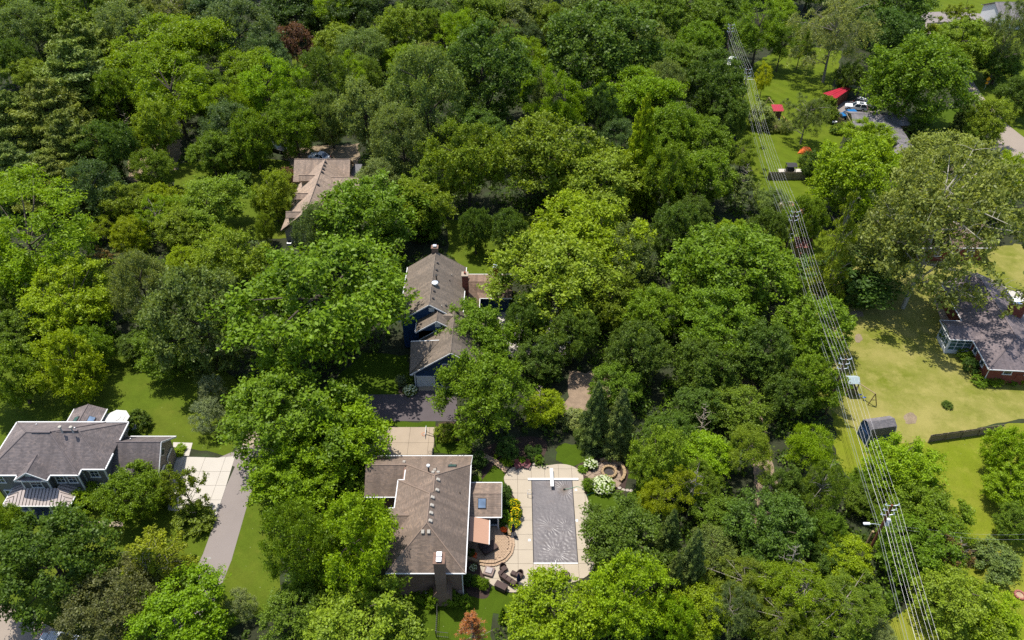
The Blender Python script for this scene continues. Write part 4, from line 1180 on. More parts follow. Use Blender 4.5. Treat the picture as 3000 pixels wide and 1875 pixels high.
def cover_mesh():
    nx, ny = 110, 250
    X, Y = np.meshgrid(np.linspace(px0 + .04, px1 - .04, nx), np.linspace(py0 + .04, py1 - .04, ny))
    Z = np.zeros_like(X)
    rng = np.random.default_rng(4)
    def folds(cx, cy, k, amp, reach, ph):
        dx, dy = X - cx, Y - cy
        r, th = np.hypot(dx, dy), np.arctan2(dy, dx)
        return amp * np.sin(k * th + ph + .8 * np.sin(r * 2.1 + ph)) * np.exp(-(r / reach) ** 2) * np.clip(r / .35, 0, 1)
    Z += folds(6.55, 62.0, 23, .018, 1.5, .4) + folds(4.5, 56.6, 19, .012, 1.5, 1.3) + folds(6.4, 56.5, 17, .012, 1.3, 2.2) + folds(5.1, 52.9, 25, .014, 1.9, 3.0)
    low = 1 / (1 + np.exp((Y - 56.8) / .5))
    hi = 1 - low
    w = np.zeros_like(X)
    for k in range(9):
        a, f, ph = rng.uniform(0, 3.14), rng.uniform(6, 13), rng.uniform(0, 6.28)
        u = X * math.cos(a) + Y * math.sin(a)
        v = -X * math.sin(a) + Y * math.cos(a)
        w += np.sin(u * f + 1.6 * np.sin(v * f * .45 + ph) + ph)
    Z += (w / 9) * (.022 * low + .006 * hi) + .004 * rng.normal(size=X.shape)
    for bx, by, ax_, ay_ in ((5.0, 60.2, 2.2, 2.4), (5.0, 54.2, 1.6, 1.9)):
        Z -= .02 * np.exp(-((X - bx) / ax_) ** 4 - ((Y - by) / ay_) ** 4)
    edge = np.minimum.reduce([X - px0, px1 - X, Y - py0, py1 - Y])
    Z *= np.clip(edge / .35, 0, 1)
    Z += .09 - .01 * np.clip(edge / .5, 0, 1)
    v = np.stack([X, Y, np.maximum(Z, .036)], -1).reshape(-1, 3)
    i = np.arange(nx * ny).reshape(ny, nx)
    f = np.stack([i[:-1, :-1], i[:-1, 1:], i[1:, 1:], i[1:, :-1]], -1).reshape(-1, 4)
    return v, f

q = N('pool_cover_vinyl')
p_ = q.pos()
dirt = q.n('Mapping')
dirt.inputs['Location'].default_value = (-6.45 * .5, -61.9 * .5, 0)
dirt.inputs['Scale'].default_value = (.5, .5, 0)
q.l(p_, dirt.inputs['Vector'])
ln = q.n('VectorMath', operation='LENGTH')
q.l(dirt.outputs[0], ln.inputs[0])
dist = q.math('ADD', ln.outputs['Value'], q.math('MULTIPLY', q.noise(p_, 1.6, 5, .7), .55))
base = q.ramp(q.noise(p_, .5, 5, .65), [(.3, A(116, 109, 109)), (.5, A(131, 123, 122)), (.75, A(147, 138, 136))])
col = q.mix(q.ramp(dist, [(.26, .9), (.42, .45), (.75, 0.)]), base, A(122, 98, 66))
sm = q.noise(p_, .42, 6, .7)
col = q.mix(q.ramp(sm, [(.54, 0.), (.72, .45)]), col, A(132, 108, 90))
sp = q.noise(p_, 7, 4, .7)
col = q.mix(q.ramp(sp, [(.66, 0.), (.76, .5)]), col, A(100, 80, 60))
q.done(col, .42, .5)
cv, cf = cover_mesh()
me = bpy.data.meshes.new('pool_cover')
me.from_pydata(cv.tolist(), [], cf.tolist())
me.polygons.foreach_set('use_smooth', [True] * len(me.polygons))
cov = root('pool_cover', (5, 57.5, 0), 'grey wrinkled vinyl cover stretched over the swimming pool', 'pool cover')
sh = link('cover_sheet', me, q.m, cov)
sh.location = (-5, -57.5, 0)
MB().bb(px0 + .02, px1 - .02, py0 - .08, py0 + .06, .1, .17).build('leading_bar', M['white'], cov)
MB().bb(px0 - .46, px1 + .78, py1 - .12, py1 + .18, .1, .24).build('roller_lid', M['white'], cov)
for x in (px0 + .03, px1 - .03):
    MB().bb(x - .035, x + .035, py0, py1 - .1, .06, .115).build('track', M['charcoal'], cov)
# pump on the cover with its hose
pump = root('cover_pump', (6.5, 61.95, .05), 'small dark pump with thin hose in the dirty dip of the pool cover', 'pump')
MB().lathe((6.5, 61.95, .02), [(.16, 0), (.16, .1), (.1, .16), (.05, .24)], 10).build('body', M['black'], pump)
MB().tube([(6.55, 61.95, .16), (7.1, 62.02, .16), (7.7, 62.25, .14), (8.1, 62.4, .13), (8.6, 62.2, .12), (9.3, 61.8, .12)], .02, 6).build('hose', M['hose'], pump)
gh = [P(ZQ, x, y, .06) for x, y in [(188, 490), (190, 515), (205, 533), (230, 526), (250, 512), (285, 505)]]
solo(MB().tube(gh, .025, 6), 'garden_hose', M['hose'], tuple(gh[0]), 'green garden hose curling at the deck edge below the white hydrangea', 'hose')
# diving board
db = root('diving_board', (4.97, 64, .1), 'white diving board reaching over the far end of the pool', 'diving board')
MB().box((4.98, 63.45, .62), (.42, 2.9, .06), rot=Matrix.Rotation(-.02, 3, 'X')).build('board', M['white'], db, bevel=.02)
MB().bb(4.85, 5.1, 64.3, 64.75, .1, .58).bb(4.82, 5.13, 63.55, 63.75, .1, .58).build('stand', M['galv'], db)
# ladder
ld = root('pool_ladder', (2.3, 61.0, .1), 'chrome pool ladder standing on the left pool edge', 'ladder')
for y in (60.75, 61.35):
    MB().tube([(1.9, y, .1), (1.9, y, .62), (2.05, y, .78), (2.3, y, .78), (2.5, y, .6), (2.58, y, .08)], .028, 8).build('rail', M['silver'], ld)
for z in (.2, .45):
    MB().tube([(1.9, 60.75, z), (1.9, 61.35, z)], .02, 6).build('rung', M['silver'], ld)
vf = root('filler_spout', (5.0, 51.3, .1), 'white handrail fitting at the near end of the pool', 'pool fitting')
MB().tube([(4.98, 51.15, .1), (4.98, 51.2, .55), (4.95, 51.55, .6), (4.93, 51.75, .2)], .04, 8).build('spout', M['white'], vf)
MB().lathe((4.98, 50.95, .1), [(.12, 0), (.12, .05), (.05, .09)], 10).build('base_plate', M['white'], vf)
for k, (x, y, lb) in enumerate([(848, 430, 'white square skimmer lid beside the hose end on the right pool edge'), (858, 797, 'white square skimmer lid half way down the right pool edge'), (290, 1032, 'white square skimmer lid on the left deck by the closed umbrella')]):
    p = P((1480, 1330, 4.087), x, y, .1)
    solo(MB().bb(p.x - .15, p.x + .15, p.y - .16, p.y + .16, .1, .125), 'skimmer_lid', M['white'], tuple(p), lb, 'lid', 'skimmer lids round the pool', .01)

# raised paver patio with two curved steps
def arc_poly(off):
    pts = [P('h', x, y, .35) for x, y in [(1196, 790), (1201, 830), (1188, 885), (1150, 930), (1085, 958), (1020, 958), (982, 948)]]
    c = Vector((-2.6, 54.0, 0))
    out = []
    for p in pts:
        d = Vector((p.x, p.y, 0)) - c
        p2 = c + d * (1 + off / d.length)
        out.append((p2.x, p2.y))
    return out
back = [(-5.35, 52.6), (-5.35, 56.5), (-1.55, 56.4), (-1.0, 55.4)]
pat = root('paver_patio', (-2.6, 54, 0), 'raised tan paver patio with two curved steps under the awning', 'patio')
P1 = smooth_poly(arc_poly(.0), 1)
full1 = arc_poly(0) + back
OPEN.append(arc_poly(.6) + back)
MB().prism(arc_poly(.32) + back, .05, .22).build('step', M['paver'], pat)
MB().prism(arc_poly(-.03) + back, .22, .34).build('terrace', M['joint'], pat)
rng = random.Random(5)
nose1 = arc_poly(.33); nose0 = arc_poly(0.02)
for line, z in ((nose1, .225), (nose0, .385)):
    for a, b in zip(line[:-1], line[1:]):
        L = math.hypot(b[0] - a[0], b[1] - a[1])
        k = max(1, int(L / .34))
        for j in range(k):
            t = (j + .5) / k
            x, y = a[0] + (b[0] - a[0]) * t, a[1] + (b[1] - a[1]) * t
            MB().box((x, y, z), (L / k - .02, .3, .07), rz=math.atan2(b[1] - a[1], b[0] - a[0])).build('edge_stone', M['paver'], pat)
pv = MB()
inner = arc_poly(-.18) + back
y = 51.2
r = 0
while y < 56.4:
    x = -5.4 + (r % 2) * .16
    while x < .2:
        if inside(x, y, inner):
            pv.bb(x - .145, x + .145, y - .09, y + .09, .33, .385 + rng.uniform(-.006, .006))
        x += .31
    y += .2
    r += 1
pv.build('paver', M['paver'], pat, kind='stuff')
# low garden walls beside the patio
def stone_wall(name, pts, label, h=.45, w=.34, blk=.42, cat='wall', mat='stone'):
    r_ = root(name, tuple(pts[0]) + (0,), label, cat)
    rg = random.Random(len(pts))
    for z in range(int(h / .15)):
        for a, b in zip(pts[:-1], pts[1:]):
            L = math.hypot(b[0] - a[0], b[1] - a[1])
            k = max(1, round(L / blk))
            for j in range(k):
                t = (j + .5) / k
                MB().box((a[0] + (b[0] - a[0]) * t, a[1] + (b[1] - a[1]) * t, .075 + z * .15), (L / k - .025, w * rg.uniform(.9, 1.08), .14), rz=math.atan2(b[1] - a[1], b[0] - a[0]) + rg.uniform(-.03, .03)).build('stone', M[mat], r_)
    return r_
stone_wall('garden_wall', G(ZP, [(80, 478), (130, 490), (190, 512), (215, 508)], .3), 'low tan stone wall in front of the orange flowers by the house', .45)
stone_wall('garden_wall', G(ZP, [(440, 185), (455, 225), (478, 262), (470, 275)], .3), 'short tan stone wall between the red flowers and the blue umbrella', .45)

# fire pit circle
fp = root('fire_pit', tuple(P('h', 1897, 320)), 'round tan stone fire pit full of ash beyond the hydrangeas', 'fire pit')
c = P('h', 1897, 322, .25)
MB().lathe((c.x, c.y, .03), [(.62, 0), (.62, .12), (.0, .13)], 24).build('ash_bed', M['ash'], fp)
for z in range(3):
    for k in range(16):
        a = (k + .5 * (z % 2)) * math.pi / 8
        MB().box((c.x + .86 * math.cos(a), c.y + .86 * math.sin(a), .1 + z * .16), (.3, .32 if z < 2 else .3, .15), rz=a).build('stone', M['stone'], fp)
pave = smooth_poly(G(ZQ, [(185, 350), (250, 310), (330, 230), (400, 215), (500, 240), (545, 330), (520, 400), (480, 435), (430, 410), (300, 370), (230, 395), (190, 385)]), 2)
fl = MB().sheet(pave, .04).build('flagstone_terrace', M['mulch'], kind='structure')
rg = random.Random(8)
seeds = [(rg.uniform(9, 16), rg.uniform(61, 68)) for _ in range(130)]
def voronoi_cell(i, box=3.0):
    sx, sy = seeds[i]
    cell = [(sx - box, sy - box), (sx + box, sy - box), (sx + box, sy + box), (sx - box, sy + box)]
    for j, (tx, ty) in enumerate(seeds):
        if j == i:
            continue
        mx, my, nx, ny = (sx + tx) / 2, (sy + ty) / 2, tx - sx, ty - sy
        L = math.hypot(nx, ny)
        out = []
        for k in range(len(cell)):
            a, b = cell[k], cell[(k + 1) % len(cell)]
            da, db = -((a[0] - mx) * nx + (a[1] - my) * ny) / L - .025, -((b[0] - mx) * nx + (b[1] - my) * ny) / L - .025
            if da >= 0:
                out.append(a)
            if (da >= 0) != (db >= 0):
                t = da / (da - db)
                out.append((a[0] + (b[0] - a[0]) * t, a[1] + (b[1] - a[1]) * t))
        cell = out
        if len(cell) < 3:
            return []
    return cell
for i_, s_ in enumerate(seeds):
    if inside(s_[0], s_[1], pave):
        cl = voronoi_cell(i_)
        if len(cl) >= 3:
            MB().prism(cl, .03, .075 + rg.uniform(0, .012)).build('flagstone', M['flagstone'], fl)
stone_wall('seat_wall', [(c.x + 1.98 * math.cos(a), c.y + .1 + 1.98 * math.sin(a)) for a in [math.radians(v) for v in range(118, -62, -12)]], 'curved tan stone seat wall wrapping the fire pit', .48, .36, .42)
for k, (x, y) in enumerate([(512, 463), (545, 480), (583, 484), (615, 488)]):
    p = P(ZQ, x, y, .06)
    solo(MB().prism([(p.x + (.26 + .06 * math.sin(k * 3 + j)) * math.cos(j * 1.05), p.y + .22 * math.sin(j * 1.05)) for j in range(6)], .02, .08), 'stepping_stone', M['stone_pale'], tuple(p),
         ['largest stepping stone next to the seat wall end', 'second stepping stone from the seat wall, in mulch', 'third stepping stone from the seat wall, in mulch', 'stepping stone furthest from the seat wall, by the grass'][k], 'stepping stone', 'stepping stones by the fire pit')
for k, (t, x, y, r_, lb) in enumerate([(ZK, 1385, 790, .42, 'larger tan boulder in the mulch by the basketball hoop'), (ZK, 1398, 825, .36, 'pale grey boulder in the mulch by the basketball hoop'), ('h', 1365, 268, .3, 'small pale boulder behind the red chairs'), ('g', 25, 1225, .5, 'rounded pale boulder by the street in the lower left corner'),
                                      ('F', 2270, 428, .5, 'grey boulder at the bush beside the road junction')]):
    p = P(t, x, y)
    solo(MB().lathe((p.x, p.y, 0), [(r_ * .85, 0), (r_, r_ * .3), (r_ * .8, r_ * .62), (r_ * .3, r_ * .8)], 9), 'boulder', M['stone_pale'], tuple(p), lb, 'boulder', smooth=True)

# ------------------------------------------------------------------ garden furniture
def local_thing(name, label, cat, group=None):
    r = root(name, (0, 0, 0), label, cat, group)
    return r
def put(r, p, rz, z=None):
    r.location = (p[0], p[1], p[2] if z is None else z)
    r.rotation_euler = (0, 0, rz)
    return r

def adirondack(label):
    r = local_thing('adirondack_chair', label, 'chair', 'maroon chairs at the pool end')
    for k in range(5):
        MB().box((-.22 + k * .11, .28, .72), (.095, .03, .78), rot=Matrix.Rotation(-.42, 3, 'X')).build('back_slat', M['maroon'], r)
        MB().box((-.22 + k * .11, -.1, .36), (.1, .62, .03), rot=Matrix.Rotation(.2, 3, 'X')).build('seat_slat', M['maroon'], r)
    for sx in (-1, 1):
        MB().box((sx * .36, -.05, .55), (.13, .75, .03)).build('arm', M['maroon'], r)
        MB().box((sx * .33, -.34, .27), (.05, .1, .54)).build('leg', M['maroon'], r)
        MB().box((sx * .33, .3, .27), (.05, .1, .54)).build('leg', M['maroon'], r)
    return r
a1 = put(adirondack('maroon adirondack chair left of the small maroon side table'), P(ZP[:0] or (1480, 1330, 4.087), 150, 165), 2.75, .1)
a1.rotation_euler.z = .35
a2 = copy_tree(a1, tuple(P((1480, 1330, 4.087), 262, 162)), -.3, 'maroon adirondack chair right of the small maroon side table')
a2.location.z = .1
tp = P((1480, 1330, 4.087), 203, 160)
st = root('side_table', (tp.x, tp.y, .1), 'small maroon side table between two adirondack chairs', 'table')
MB().bb(tp.x - .2, tp.x + .2, tp.y - .2, tp.y + .2, .5, .54).build('table_top', M['maroon'], st)
for sx in (-1, 1):
    for sy in (-1, 1):
        MB().bb(tp.x + sx * .17 - .025, tp.x + sx * .17 + .025, tp.y + sy * .17 - .025, tp.y + sy * .17 + .025, .1, .5).build('leg', M['maroon'], st)

def lounger(label):
    r = local_thing('sun_lounger', label, 'sun lounger', 'dark wicker loungers on the patio')
    MB().bb(-.34, .34, -.95, .95, .24, .32).build('frame', M['wicker'], r, bevel=.02)
    MB().box((0, -.28, .36), (.62, 1.3, .09)).build('mattress', M['cover_brown'], r, bevel=.03)
    MB().box((0, .66, .52), (.66, .72, .09), rot=Matrix.Rotation(.5, 3, 'X')).build('backrest', M['wicker'], r, bevel=.03)
    for sx in (-1, 1):
        MB().box((sx * .36, .1, .42), (.05, .7, .05)).build('arm', M['wicker'], r)
        for y in (-.85, .8):
            MB().bb(sx * .3 - .03, sx * .3 + .03, y - .03, y + .03, 0, .25).build('leg', M['black'], r)
    return r
l1 = put(lounger('dark wicker lounger lying further from the awning'), P(ZP, 300, 410, .5), 2.15, .385)
copy_tree(l1, (P(ZP, 270, 372, .5).x, P(ZP, 270, 372, .5).y, .385), 2.05, 'dark wicker lounger half under the awning')

def armchair(name, label, w=.8, cushion='wicker'):
    r = local_thing(name, label, 'armchair', 'dark wicker chairs on the pool deck')
    MB().box((0, -.02, .3), (w, .72, .14)).build('seat', M['wicker'], r, bevel=.04)
    MB().box((0, -.05, .42), (w - .2, .6, .1)).build('cushion', M['cover_brown'], r, bevel=.04)
    mb = MB()
    n = 9
    inn, out = [], []
    for k in range(n):
        a = math.pi * k / (n - 1)
        inn.append((math.cos(a) * (w / 2 - .06), math.sin(a) * .36 + .05))
        out.append((math.cos(a) * (w / 2 + .03), math.sin(a) * .46 + .05))
    for k in range(n - 1):
        za, zb_ = .5 + .35 * math.sin(math.pi * k / (n - 1)), .5 + .35 * math.sin(math.pi * (k + 1) / (n - 1))
        vs = [(*inn[k], .2), (*inn[k + 1], .2), (*out[k + 1], .2), (*out[k], .2), (*inn[k], za), (*inn[k + 1], zb_), (*out[k + 1], zb_), (*out[k], za)]
        mb.add(vs, [(0, 1, 2, 3), (7, 6, 5, 4), (0, 4, 5, 1), (2, 6, 7, 3)] + ([(0, 3, 7, 4)] if k == 0 else []) + ([(1, 5, 6, 2)] if k == n - 2 else []))
    mb.build('backrest', M['wicker'], r)
    for sx in (-1, 1):
        for y in (-.28, .25):
            MB().bb(sx * (w / 2 - .1) - .03, sx * (w / 2 - .1) + .03, y - .03, y + .03, 0, .24).build('leg', M['black'], r)
    return r
ac = put(armchair('wicker_armchair', 'dark wicker barrel armchair nearest the curved steps'), P(ZP, 420, 580, .3), .6, .1)
copy_tree(ac, (P(ZP, 562, 640, .3).x, P(ZP, 562, 640, .3).y, .1), -.75, 'dark wicker armchair beside the footstool and the lower umbrella')
sofa = local_thing('wicker_sofa', 'dark wicker three seat sofa with its back to the brown storage box', 'sofa')
MB().box((0, 0, .28), (2.05, .78, .16)).build('seat', M['wicker'], sofa, bevel=.04)
for k in range(3):
    MB().box((-.62 + k * .62, -.04, .41), (.58, .62, .12)).build('cushion', M['cover_brown'], sofa, bevel=.05)
MB().box((0, .36, .58), (2.05, .12, .56), rot=Matrix.Rotation(-.15, 3, 'X')).build('backrest', M['wicker'], sofa, bevel=.04)
for sx in (-1, 1):
    MB().box((sx * 1.0, 0, .5), (.12, .76, .34)).build('arm', M['wicker'], sofa, bevel=.03)
    for y in (-.3, .3):
        MB().bb(sx * .92 - .03, sx * .92 + .03, y - .03, y + .03, 0, .22).build('leg', M['black'], sofa)
put(sofa, P(ZP, 465, 680, .35), math.pi - .65, .1)
ot = local_thing('footstool', 'dark wicker footstool in front of the armchair by the lower umbrella', 'footstool')
MB().box((0, 0, .24), (.62, .56, .2)).build('frame', M['wicker'], ot, bevel=.04)
MB().box((0, 0, .38), (.56, .5, .1)).build('cushion', M['cover_brown'], ot, bevel=.04)
for sx in (-1, 1):
    for sy in (-1, 1):
        MB().bb(sx * .25 - .03, sx * .25 + .03, sy * .22 - .03, sy * .22 + .03, 0, .16).build('leg', M['black'], ot)
put(ot, P(ZP, 510, 622, .3), -.5, .1)
rt = local_thing('round_side_table', 'round dark wicker side table at the end of the sofa', 'table')
MB().lathe((0, 0, 0), [(.26, 0), (.3, .45), (.34, .46), (.34, .5)], 16).build('table_top', M['wicker'], rt)
put(rt, P(ZP, 396, 622, .4), 0, .1)
fb = local_thing('covered_fire_table', 'square fire table under a pale taupe cover near the curved steps', 'fire table')
MB().box((0, 0, .2), (1.15, 1.15, .36)).build('cover', M['cover_taupe'], fb, bevel=.09)
MB().box((0, 0, .44), (.72, .72, .16)).build('lid', M['cushion_grey'], fb, bevel=.05)
put(fb, P(ZP, 288, 605, .25), -.3, .1)
sb = local_thing('storage_box', 'long brown covered storage box at the edge of the deck', 'storage box')
MB().box((0, 0, .36), (1.35, .72, .7)).build('cover', M['cover_brown'], sb, bevel=.05)
MB().box((0, 0, .73), (1.39, .76, .06)).build('lid', M['cover_brown'], sb, bevel=.02)
put(sb, P(ZP, 397, 745, .4), -.5, .1)
mc = local_thing('covered_grill', 'round dark grill standing among chairs under the trees at the deck end', 'grill')
MB().lathe((0, 0, 0), [(.3, .1), (.34, .5), (.36, .72), (.3, .92), (.12, 1.02)], 14).build('body', M['cover_brown'], mc)
for k in range(3):
    MB().tube([(.25 * math.cos(k * 2.1), .25 * math.sin(k * 2.1), .3), (.36 * math.cos(k * 2.1), .36 * math.sin(k * 2.1), 0)], .025, 6).build('leg', M['black'], mc)
put(mc, P('h', 1600, 1065, .4), 0, .1)
copy_tree(ac, (P('h', 1575, 1075, .3).x, P('h', 1575, 1075, .3).y, .1), .8, 'dark armchair by the round grill at the tree covered deck end')

def closed_umbrella(label):
    r = local_thing('closed_umbrella', label, 'umbrella', 'closed navy umbrellas on the deck')
    MB().box((0, 0, .06), (.85, .85, .12)).build('base', M['charcoal'], r, bevel=.02)
    MB().tube([(0, 0, .1), (0, 0, 2.45)], .03, 8).build('pole', M['black'], r)
    mb = MB()
    prof = [(.07, 1.0), (.2, 1.1), (.17, 1.5), (.12, 2.0), (.05, 2.38)]
    n = 16
    vs = [((rr * (1 + .25 * (k % 2))) * math.cos(k * 6.28319 / n), (rr * (1 + .25 * (k % 2))) * math.sin(k * 6.28319 / n), z) for rr, z in prof for k in range(n)]
    fs = [(i * n + k, i * n + (k + 1) % n, (i + 1) * n + (k + 1) % n, (i + 1) * n + k) for i in range(len(prof) - 1) for k in range(n)] + [tuple(range(n))[::-1], tuple(range(4 * n, 5 * n))]
    mb.add(vs, fs).build('canopy', M['navy_cloth'], r)
    MB().tube([(0, 0, 1.55), (0, .01, 1.6)], .19, 10).build('tie_band', M['navy_cloth'], r)
    return r
u1 = put(closed_umbrella('closed navy umbrella on a black base beside the yellow flowers'), P(ZP, 508, 285), .35, .1)
copy_tree(u1, (P(ZP, 556, 735).x, P(ZP, 556, 735).y, .1), -.45, 'closed navy umbrella on a black base beside the wicker sofa')

# white umbrella on the grey house deck
uo = local_thing('open_umbrella', 'large open white umbrella over the deck of the grey house', 'umbrella')
MB().tube([(0, 0, 0), (0, 0, 2.6)], .035, 8).build('pole', M['white'], uo)
MB().lathe((0, 0, 0), [(.28, 0), (.26, .07), (.06, .12)], 12).build('base', M['charcoal'], uo)
can = MB()
for k in range(8):
    a0, a1_ = k * math.pi / 4, (k + 1) * math.pi / 4
    for (r0, z0), (r1, z1) in (((.0, 2.62), (.75, 2.47)), ((.7, 2.44), (1.25, 2.3)), ((1.2, 2.28), (1.72, 2.12))):
        vs = [(r0 * math.cos(a0), r0 * math.sin(a0), z0), (r0 * math.cos(a1_), r0 * math.sin(a1_), z0), (r1 * math.cos(a1_), r1 * math.sin(a1_), z1), (r1 * math.cos(a0), r1 * math.sin(a0), z1)]
        can.add(vs, [(3, 2, 1, 0)])
can.build('canopy', M['white_fabric'], uo)
for k in range(8):
    a0 = k * math.pi / 4
    MB().tube([(0, 0, 2.58), (1.7 * math.cos(a0), 1.7 * math.sin(a0), 2.1)], .014, 4).build('rib', M['white'], uo)
up = P(ZD, 1302, 195, 3.2)
put(uo, (up.x, up.y, .6), .3)
dt = local_thing('deck_table', 'small round white table under the white deck umbrella', 'table')
MB().lathe((0, 0, 0), [(.3, 0), (.05, .06), (.05, .68), (.55, .7), (.55, .74)], 16).build('table_top', M['white'], dt)
put(dt, (up.x, up.y - .9, .6), 0)
for k, (x, y, rz_, lb) in enumerate([(1475, 345, .5, 'white garden chair left on the small terrace below the deck steps'), (1535, 355, -.4, 'white garden chair right on the small terrace below the deck steps')]):
    if k == 0:
        gc = local_thing('garden_chair', lb, 'chair', 'white chairs below the deck')
        MB().box((0, 0, .42), (.5, .5, .05)).build('seat', M['white'], gc)
        for j in range(5):
            MB().box((-.2 + j * .1, .25, .7), (.06, .03, .52)).build('back_slat', M['white'], gc)
        for sx in (-1, 1):
            for sy in (-1, 1):
                MB().bb(sx * .22 - .02, sx * .22 + .02, sy * .22 - .02, sy * .22 + .02, 0, .42).build('leg', M['white'], gc)
        put(gc, P(ZD, x, y), rz_)
    else:
        copy_tree(gc, tuple(P(ZD, x, y)), rz_, lb)

# basketball hoops
def hoop(label, pole='black', h=3.05):
    r = local_thing('basketball_hoop', label, 'basketball hoop')
    MB().tube([(0, 0, 0), (-.1, 0, h - .6), (-.15, 0, h - .2)], .06, 8).build('pole', M[pole], r)
    MB().tube([(-.12, 0, h - .5), (-1.1, 0, h - .1)], .045, 6).build('arm', M[pole], r)
    MB().tube([(-.15, 0, h - .15), (-1.08, 0, h + .5)], .025, 6).build('brace', M[pole], r)
    b = MB().box((-1.12, 0, h + .3), (.05, 1.5, .95)).build('backboard', M['white'], r)
    mb = MB()
    for a, s_ in (((-1.15, 0, h + .1), (.02, .62, .05)), ((-1.15, 0, h + .55), (.02, .62, .05)), ((-1.15, -.3, h + .32), (.02, .05, .45)), ((-1.15, .3, h + .32), (.02, .05, .45))):
        mb.box(a, s_)
    mb.build('target_square', M['charcoal'], b)
    ring = [(-1.15 - .28 + .24 * math.cos(k * .5236), .24 * math.sin(k * .5236), h) for k in range(13)]
    MB().tube(ring, .02, 5, False).build('rim', M['orange'], r)
    net = MB()
    for k in range(12):
        a = k * .5236
        net.tube([(-1.43 + .24 * math.cos(a), .24 * math.sin(a), h), (-1.43 + .14 * math.cos(a + .4), .14 * math.sin(a + .4), h - .4)], .008, 3)
    net.build('net', M['white'], r)
    return r
hp = put(hoop('basketball hoop on a black pole beside the concrete court behind the brown house', 'black', 2.9), P('h', 672, 158), 0)
h2 = copy_tree(hp, (P('c', 1995, 40).x + .5, P('c', 1995, 40).y, 0), math.pi / 2, 'basketball hoop standing on grass at the very top right of the photo')
h3 = copy_tree(hp, (P('a', 2305, 1010).x, P('a', 2305, 1010).y, 0), math.pi / 2, 'basketball hoop in deep shade behind the tan house')

# ------------------------------------------------------------------ power line
PT = [('c', 345, 175), ('c', 466, 490), (ZZ, 298, 335), (ZW, 237, 155), ('i', 1485, 555)]
PH = 10.5
poles = [P(*t, PH) for t in PT]
poles.append(poles[4] + (poles[4] - poles[3]) * 1.9)
names = ['wooden power pole swallowed by the trees at the top', 'wooden power pole with crossarms next to the yellow sapling', 'wooden power pole standing in front of the round stone bed', 'wooden power pole with crossarms left of the wooden play set', 'brown power pole with transformer and street lamp, lower right', 'wooden power pole just below the lower right frame edge']
ARMS = [(PH - .12, .68), (PH - .95, .64), (PH - 1.75, .66)]
for k, p in enumerate(poles):
    r = root('power_pole', (p.x, p.y, 0), names[k], 'power pole', 'power poles along the line')
    MB().tube([(p.x, p.y, 0), (p.x, p.y, PH)], [.19, .125], 10).build('pole', M['pole_brown' if k == 4 else 'pole_wood'], r)
    for z, hw in ARMS:
        a = MB().tube([(p.x - hw, p.y, z + .1), (p.x - hw * .4, p.y, z), (p.x + hw * .4, p.y, z), (p.x + hw, p.y, z + .1)], .05, 6).build('crossarm', M['galv'], r)
        for sx in (-1, 1):
            MB().lathe((p.x + sx * hw, p.y, z + .1), [(.05, 0), (.1, .04), (.06, .1), (.09, .14), (.05, .2), (.06, .26)], 8).build('insulator', M['silver'], a)
    if k == 4:
        t = P('i', 1432, 705, 7.6)
        MB().lathe((p.x + .42, p.y, 7.0), [(.2, 0), (.27, .05), (.27, .85), (.22, .95), (.06, 1.0)], 14).build('transformer', M['white'], r)
        MB().tube([(p.x + .05, p.y, 7.4), (p.x + .25, p.y, 7.4)], .05, 6).build('bracket', M['galv'], r)
        l = MB().tube([(p.x, p.y, 6.9), (p.x - .8, p.y, 7.15), (p.x - 1.5, p.y, 7.2)], .035, 6).build('lamp_arm', M['galv'], r)
        MB().box((p.x - 1.75, p.y, 7.2), (.75, .3, .16)).build('street_lamp', M['white'], l, bevel=.05)
        MB().bb(p.x - 2.0, p.x - 1.5, p.y - .1, p.y + .1, 7.08, 7.12).build('lens', M['lamp'], l)
    if k == 2:
        for z in (6.2, 5.4):
            MB().box((p.x + .25, p.y - .05, z), (.5, .12, .12)).build('bracket', M['galv'], r)
        MB().tube([(p.x + .18, p.y, .3), (p.x + .2, p.y, 5.2)], .03, 5).build('conduit', M['galv'], r)
sp_ = P('i', 1350, 742, 3.2)
solo(MB().tube([(sp_.x, sp_.y, 0), (sp_.x, sp_.y, 3.2)], [.17, .15], 10), 'pole_stub', M['wood_pale'], (sp_.x, sp_.y, 0), 'short sawn off pole stub left of the lamp pole', 'pole')
sp2 = P(ZZ, 285, 1098)
solo(MB().tube([(sp2.x, sp2.y, 0), (sp2.x + .1, sp2.y, 4.2)], [.15, .12], 10), 'pole_stub', M['pole_brown'], (sp2.x, sp2.y, 0), 'short brown pole stub in front of the brick red shed', 'pole')

def wire(offs, z, label, rad, mat, sag):
    pts = []
    for k in range(len(poles) - 1):
        a, b = poles[k], poles[k + 1]
        A_, B_ = Vector((a.x + offs, a.y, z)), Vector((b.x + offs, b.y, z))
        for j in range(14):
            t = j / 14
            q = A_.lerp(B_, t)
            q.z -= 4 * sag * t * (1 - t) * ((B_ - A_).length / 38) ** 2
            pts.append(q)
    pts.append(B_)
    solo(MB().tube(pts, rad, 5), 'power_wire', M[mat], tuple(pts[0]), label, 'wire', 'wires of the power line')
for (z, hw), lv in zip(ARMS, ('topmost', 'middle', 'lowest')):
    for sx, sd in ((-1, 'left'), (1, 'right')):
        wire(sx * hw, z + .34, 'bright wire running on the %s end of the %s crossarms' % (sd, lv), .0115, 'wire', .75)
wire(.0, 7.7, 'bright neutral wire attached to the poles below the crossarms', .011, 'wire', .8)
wire(-.18, 6.6, 'upper dark communication cable low on the power poles', .022, 'cable', .9)
wire(-.22, 6.1, 'lower dark communication cable low on the power poles', .016, 'cable', 1.0)
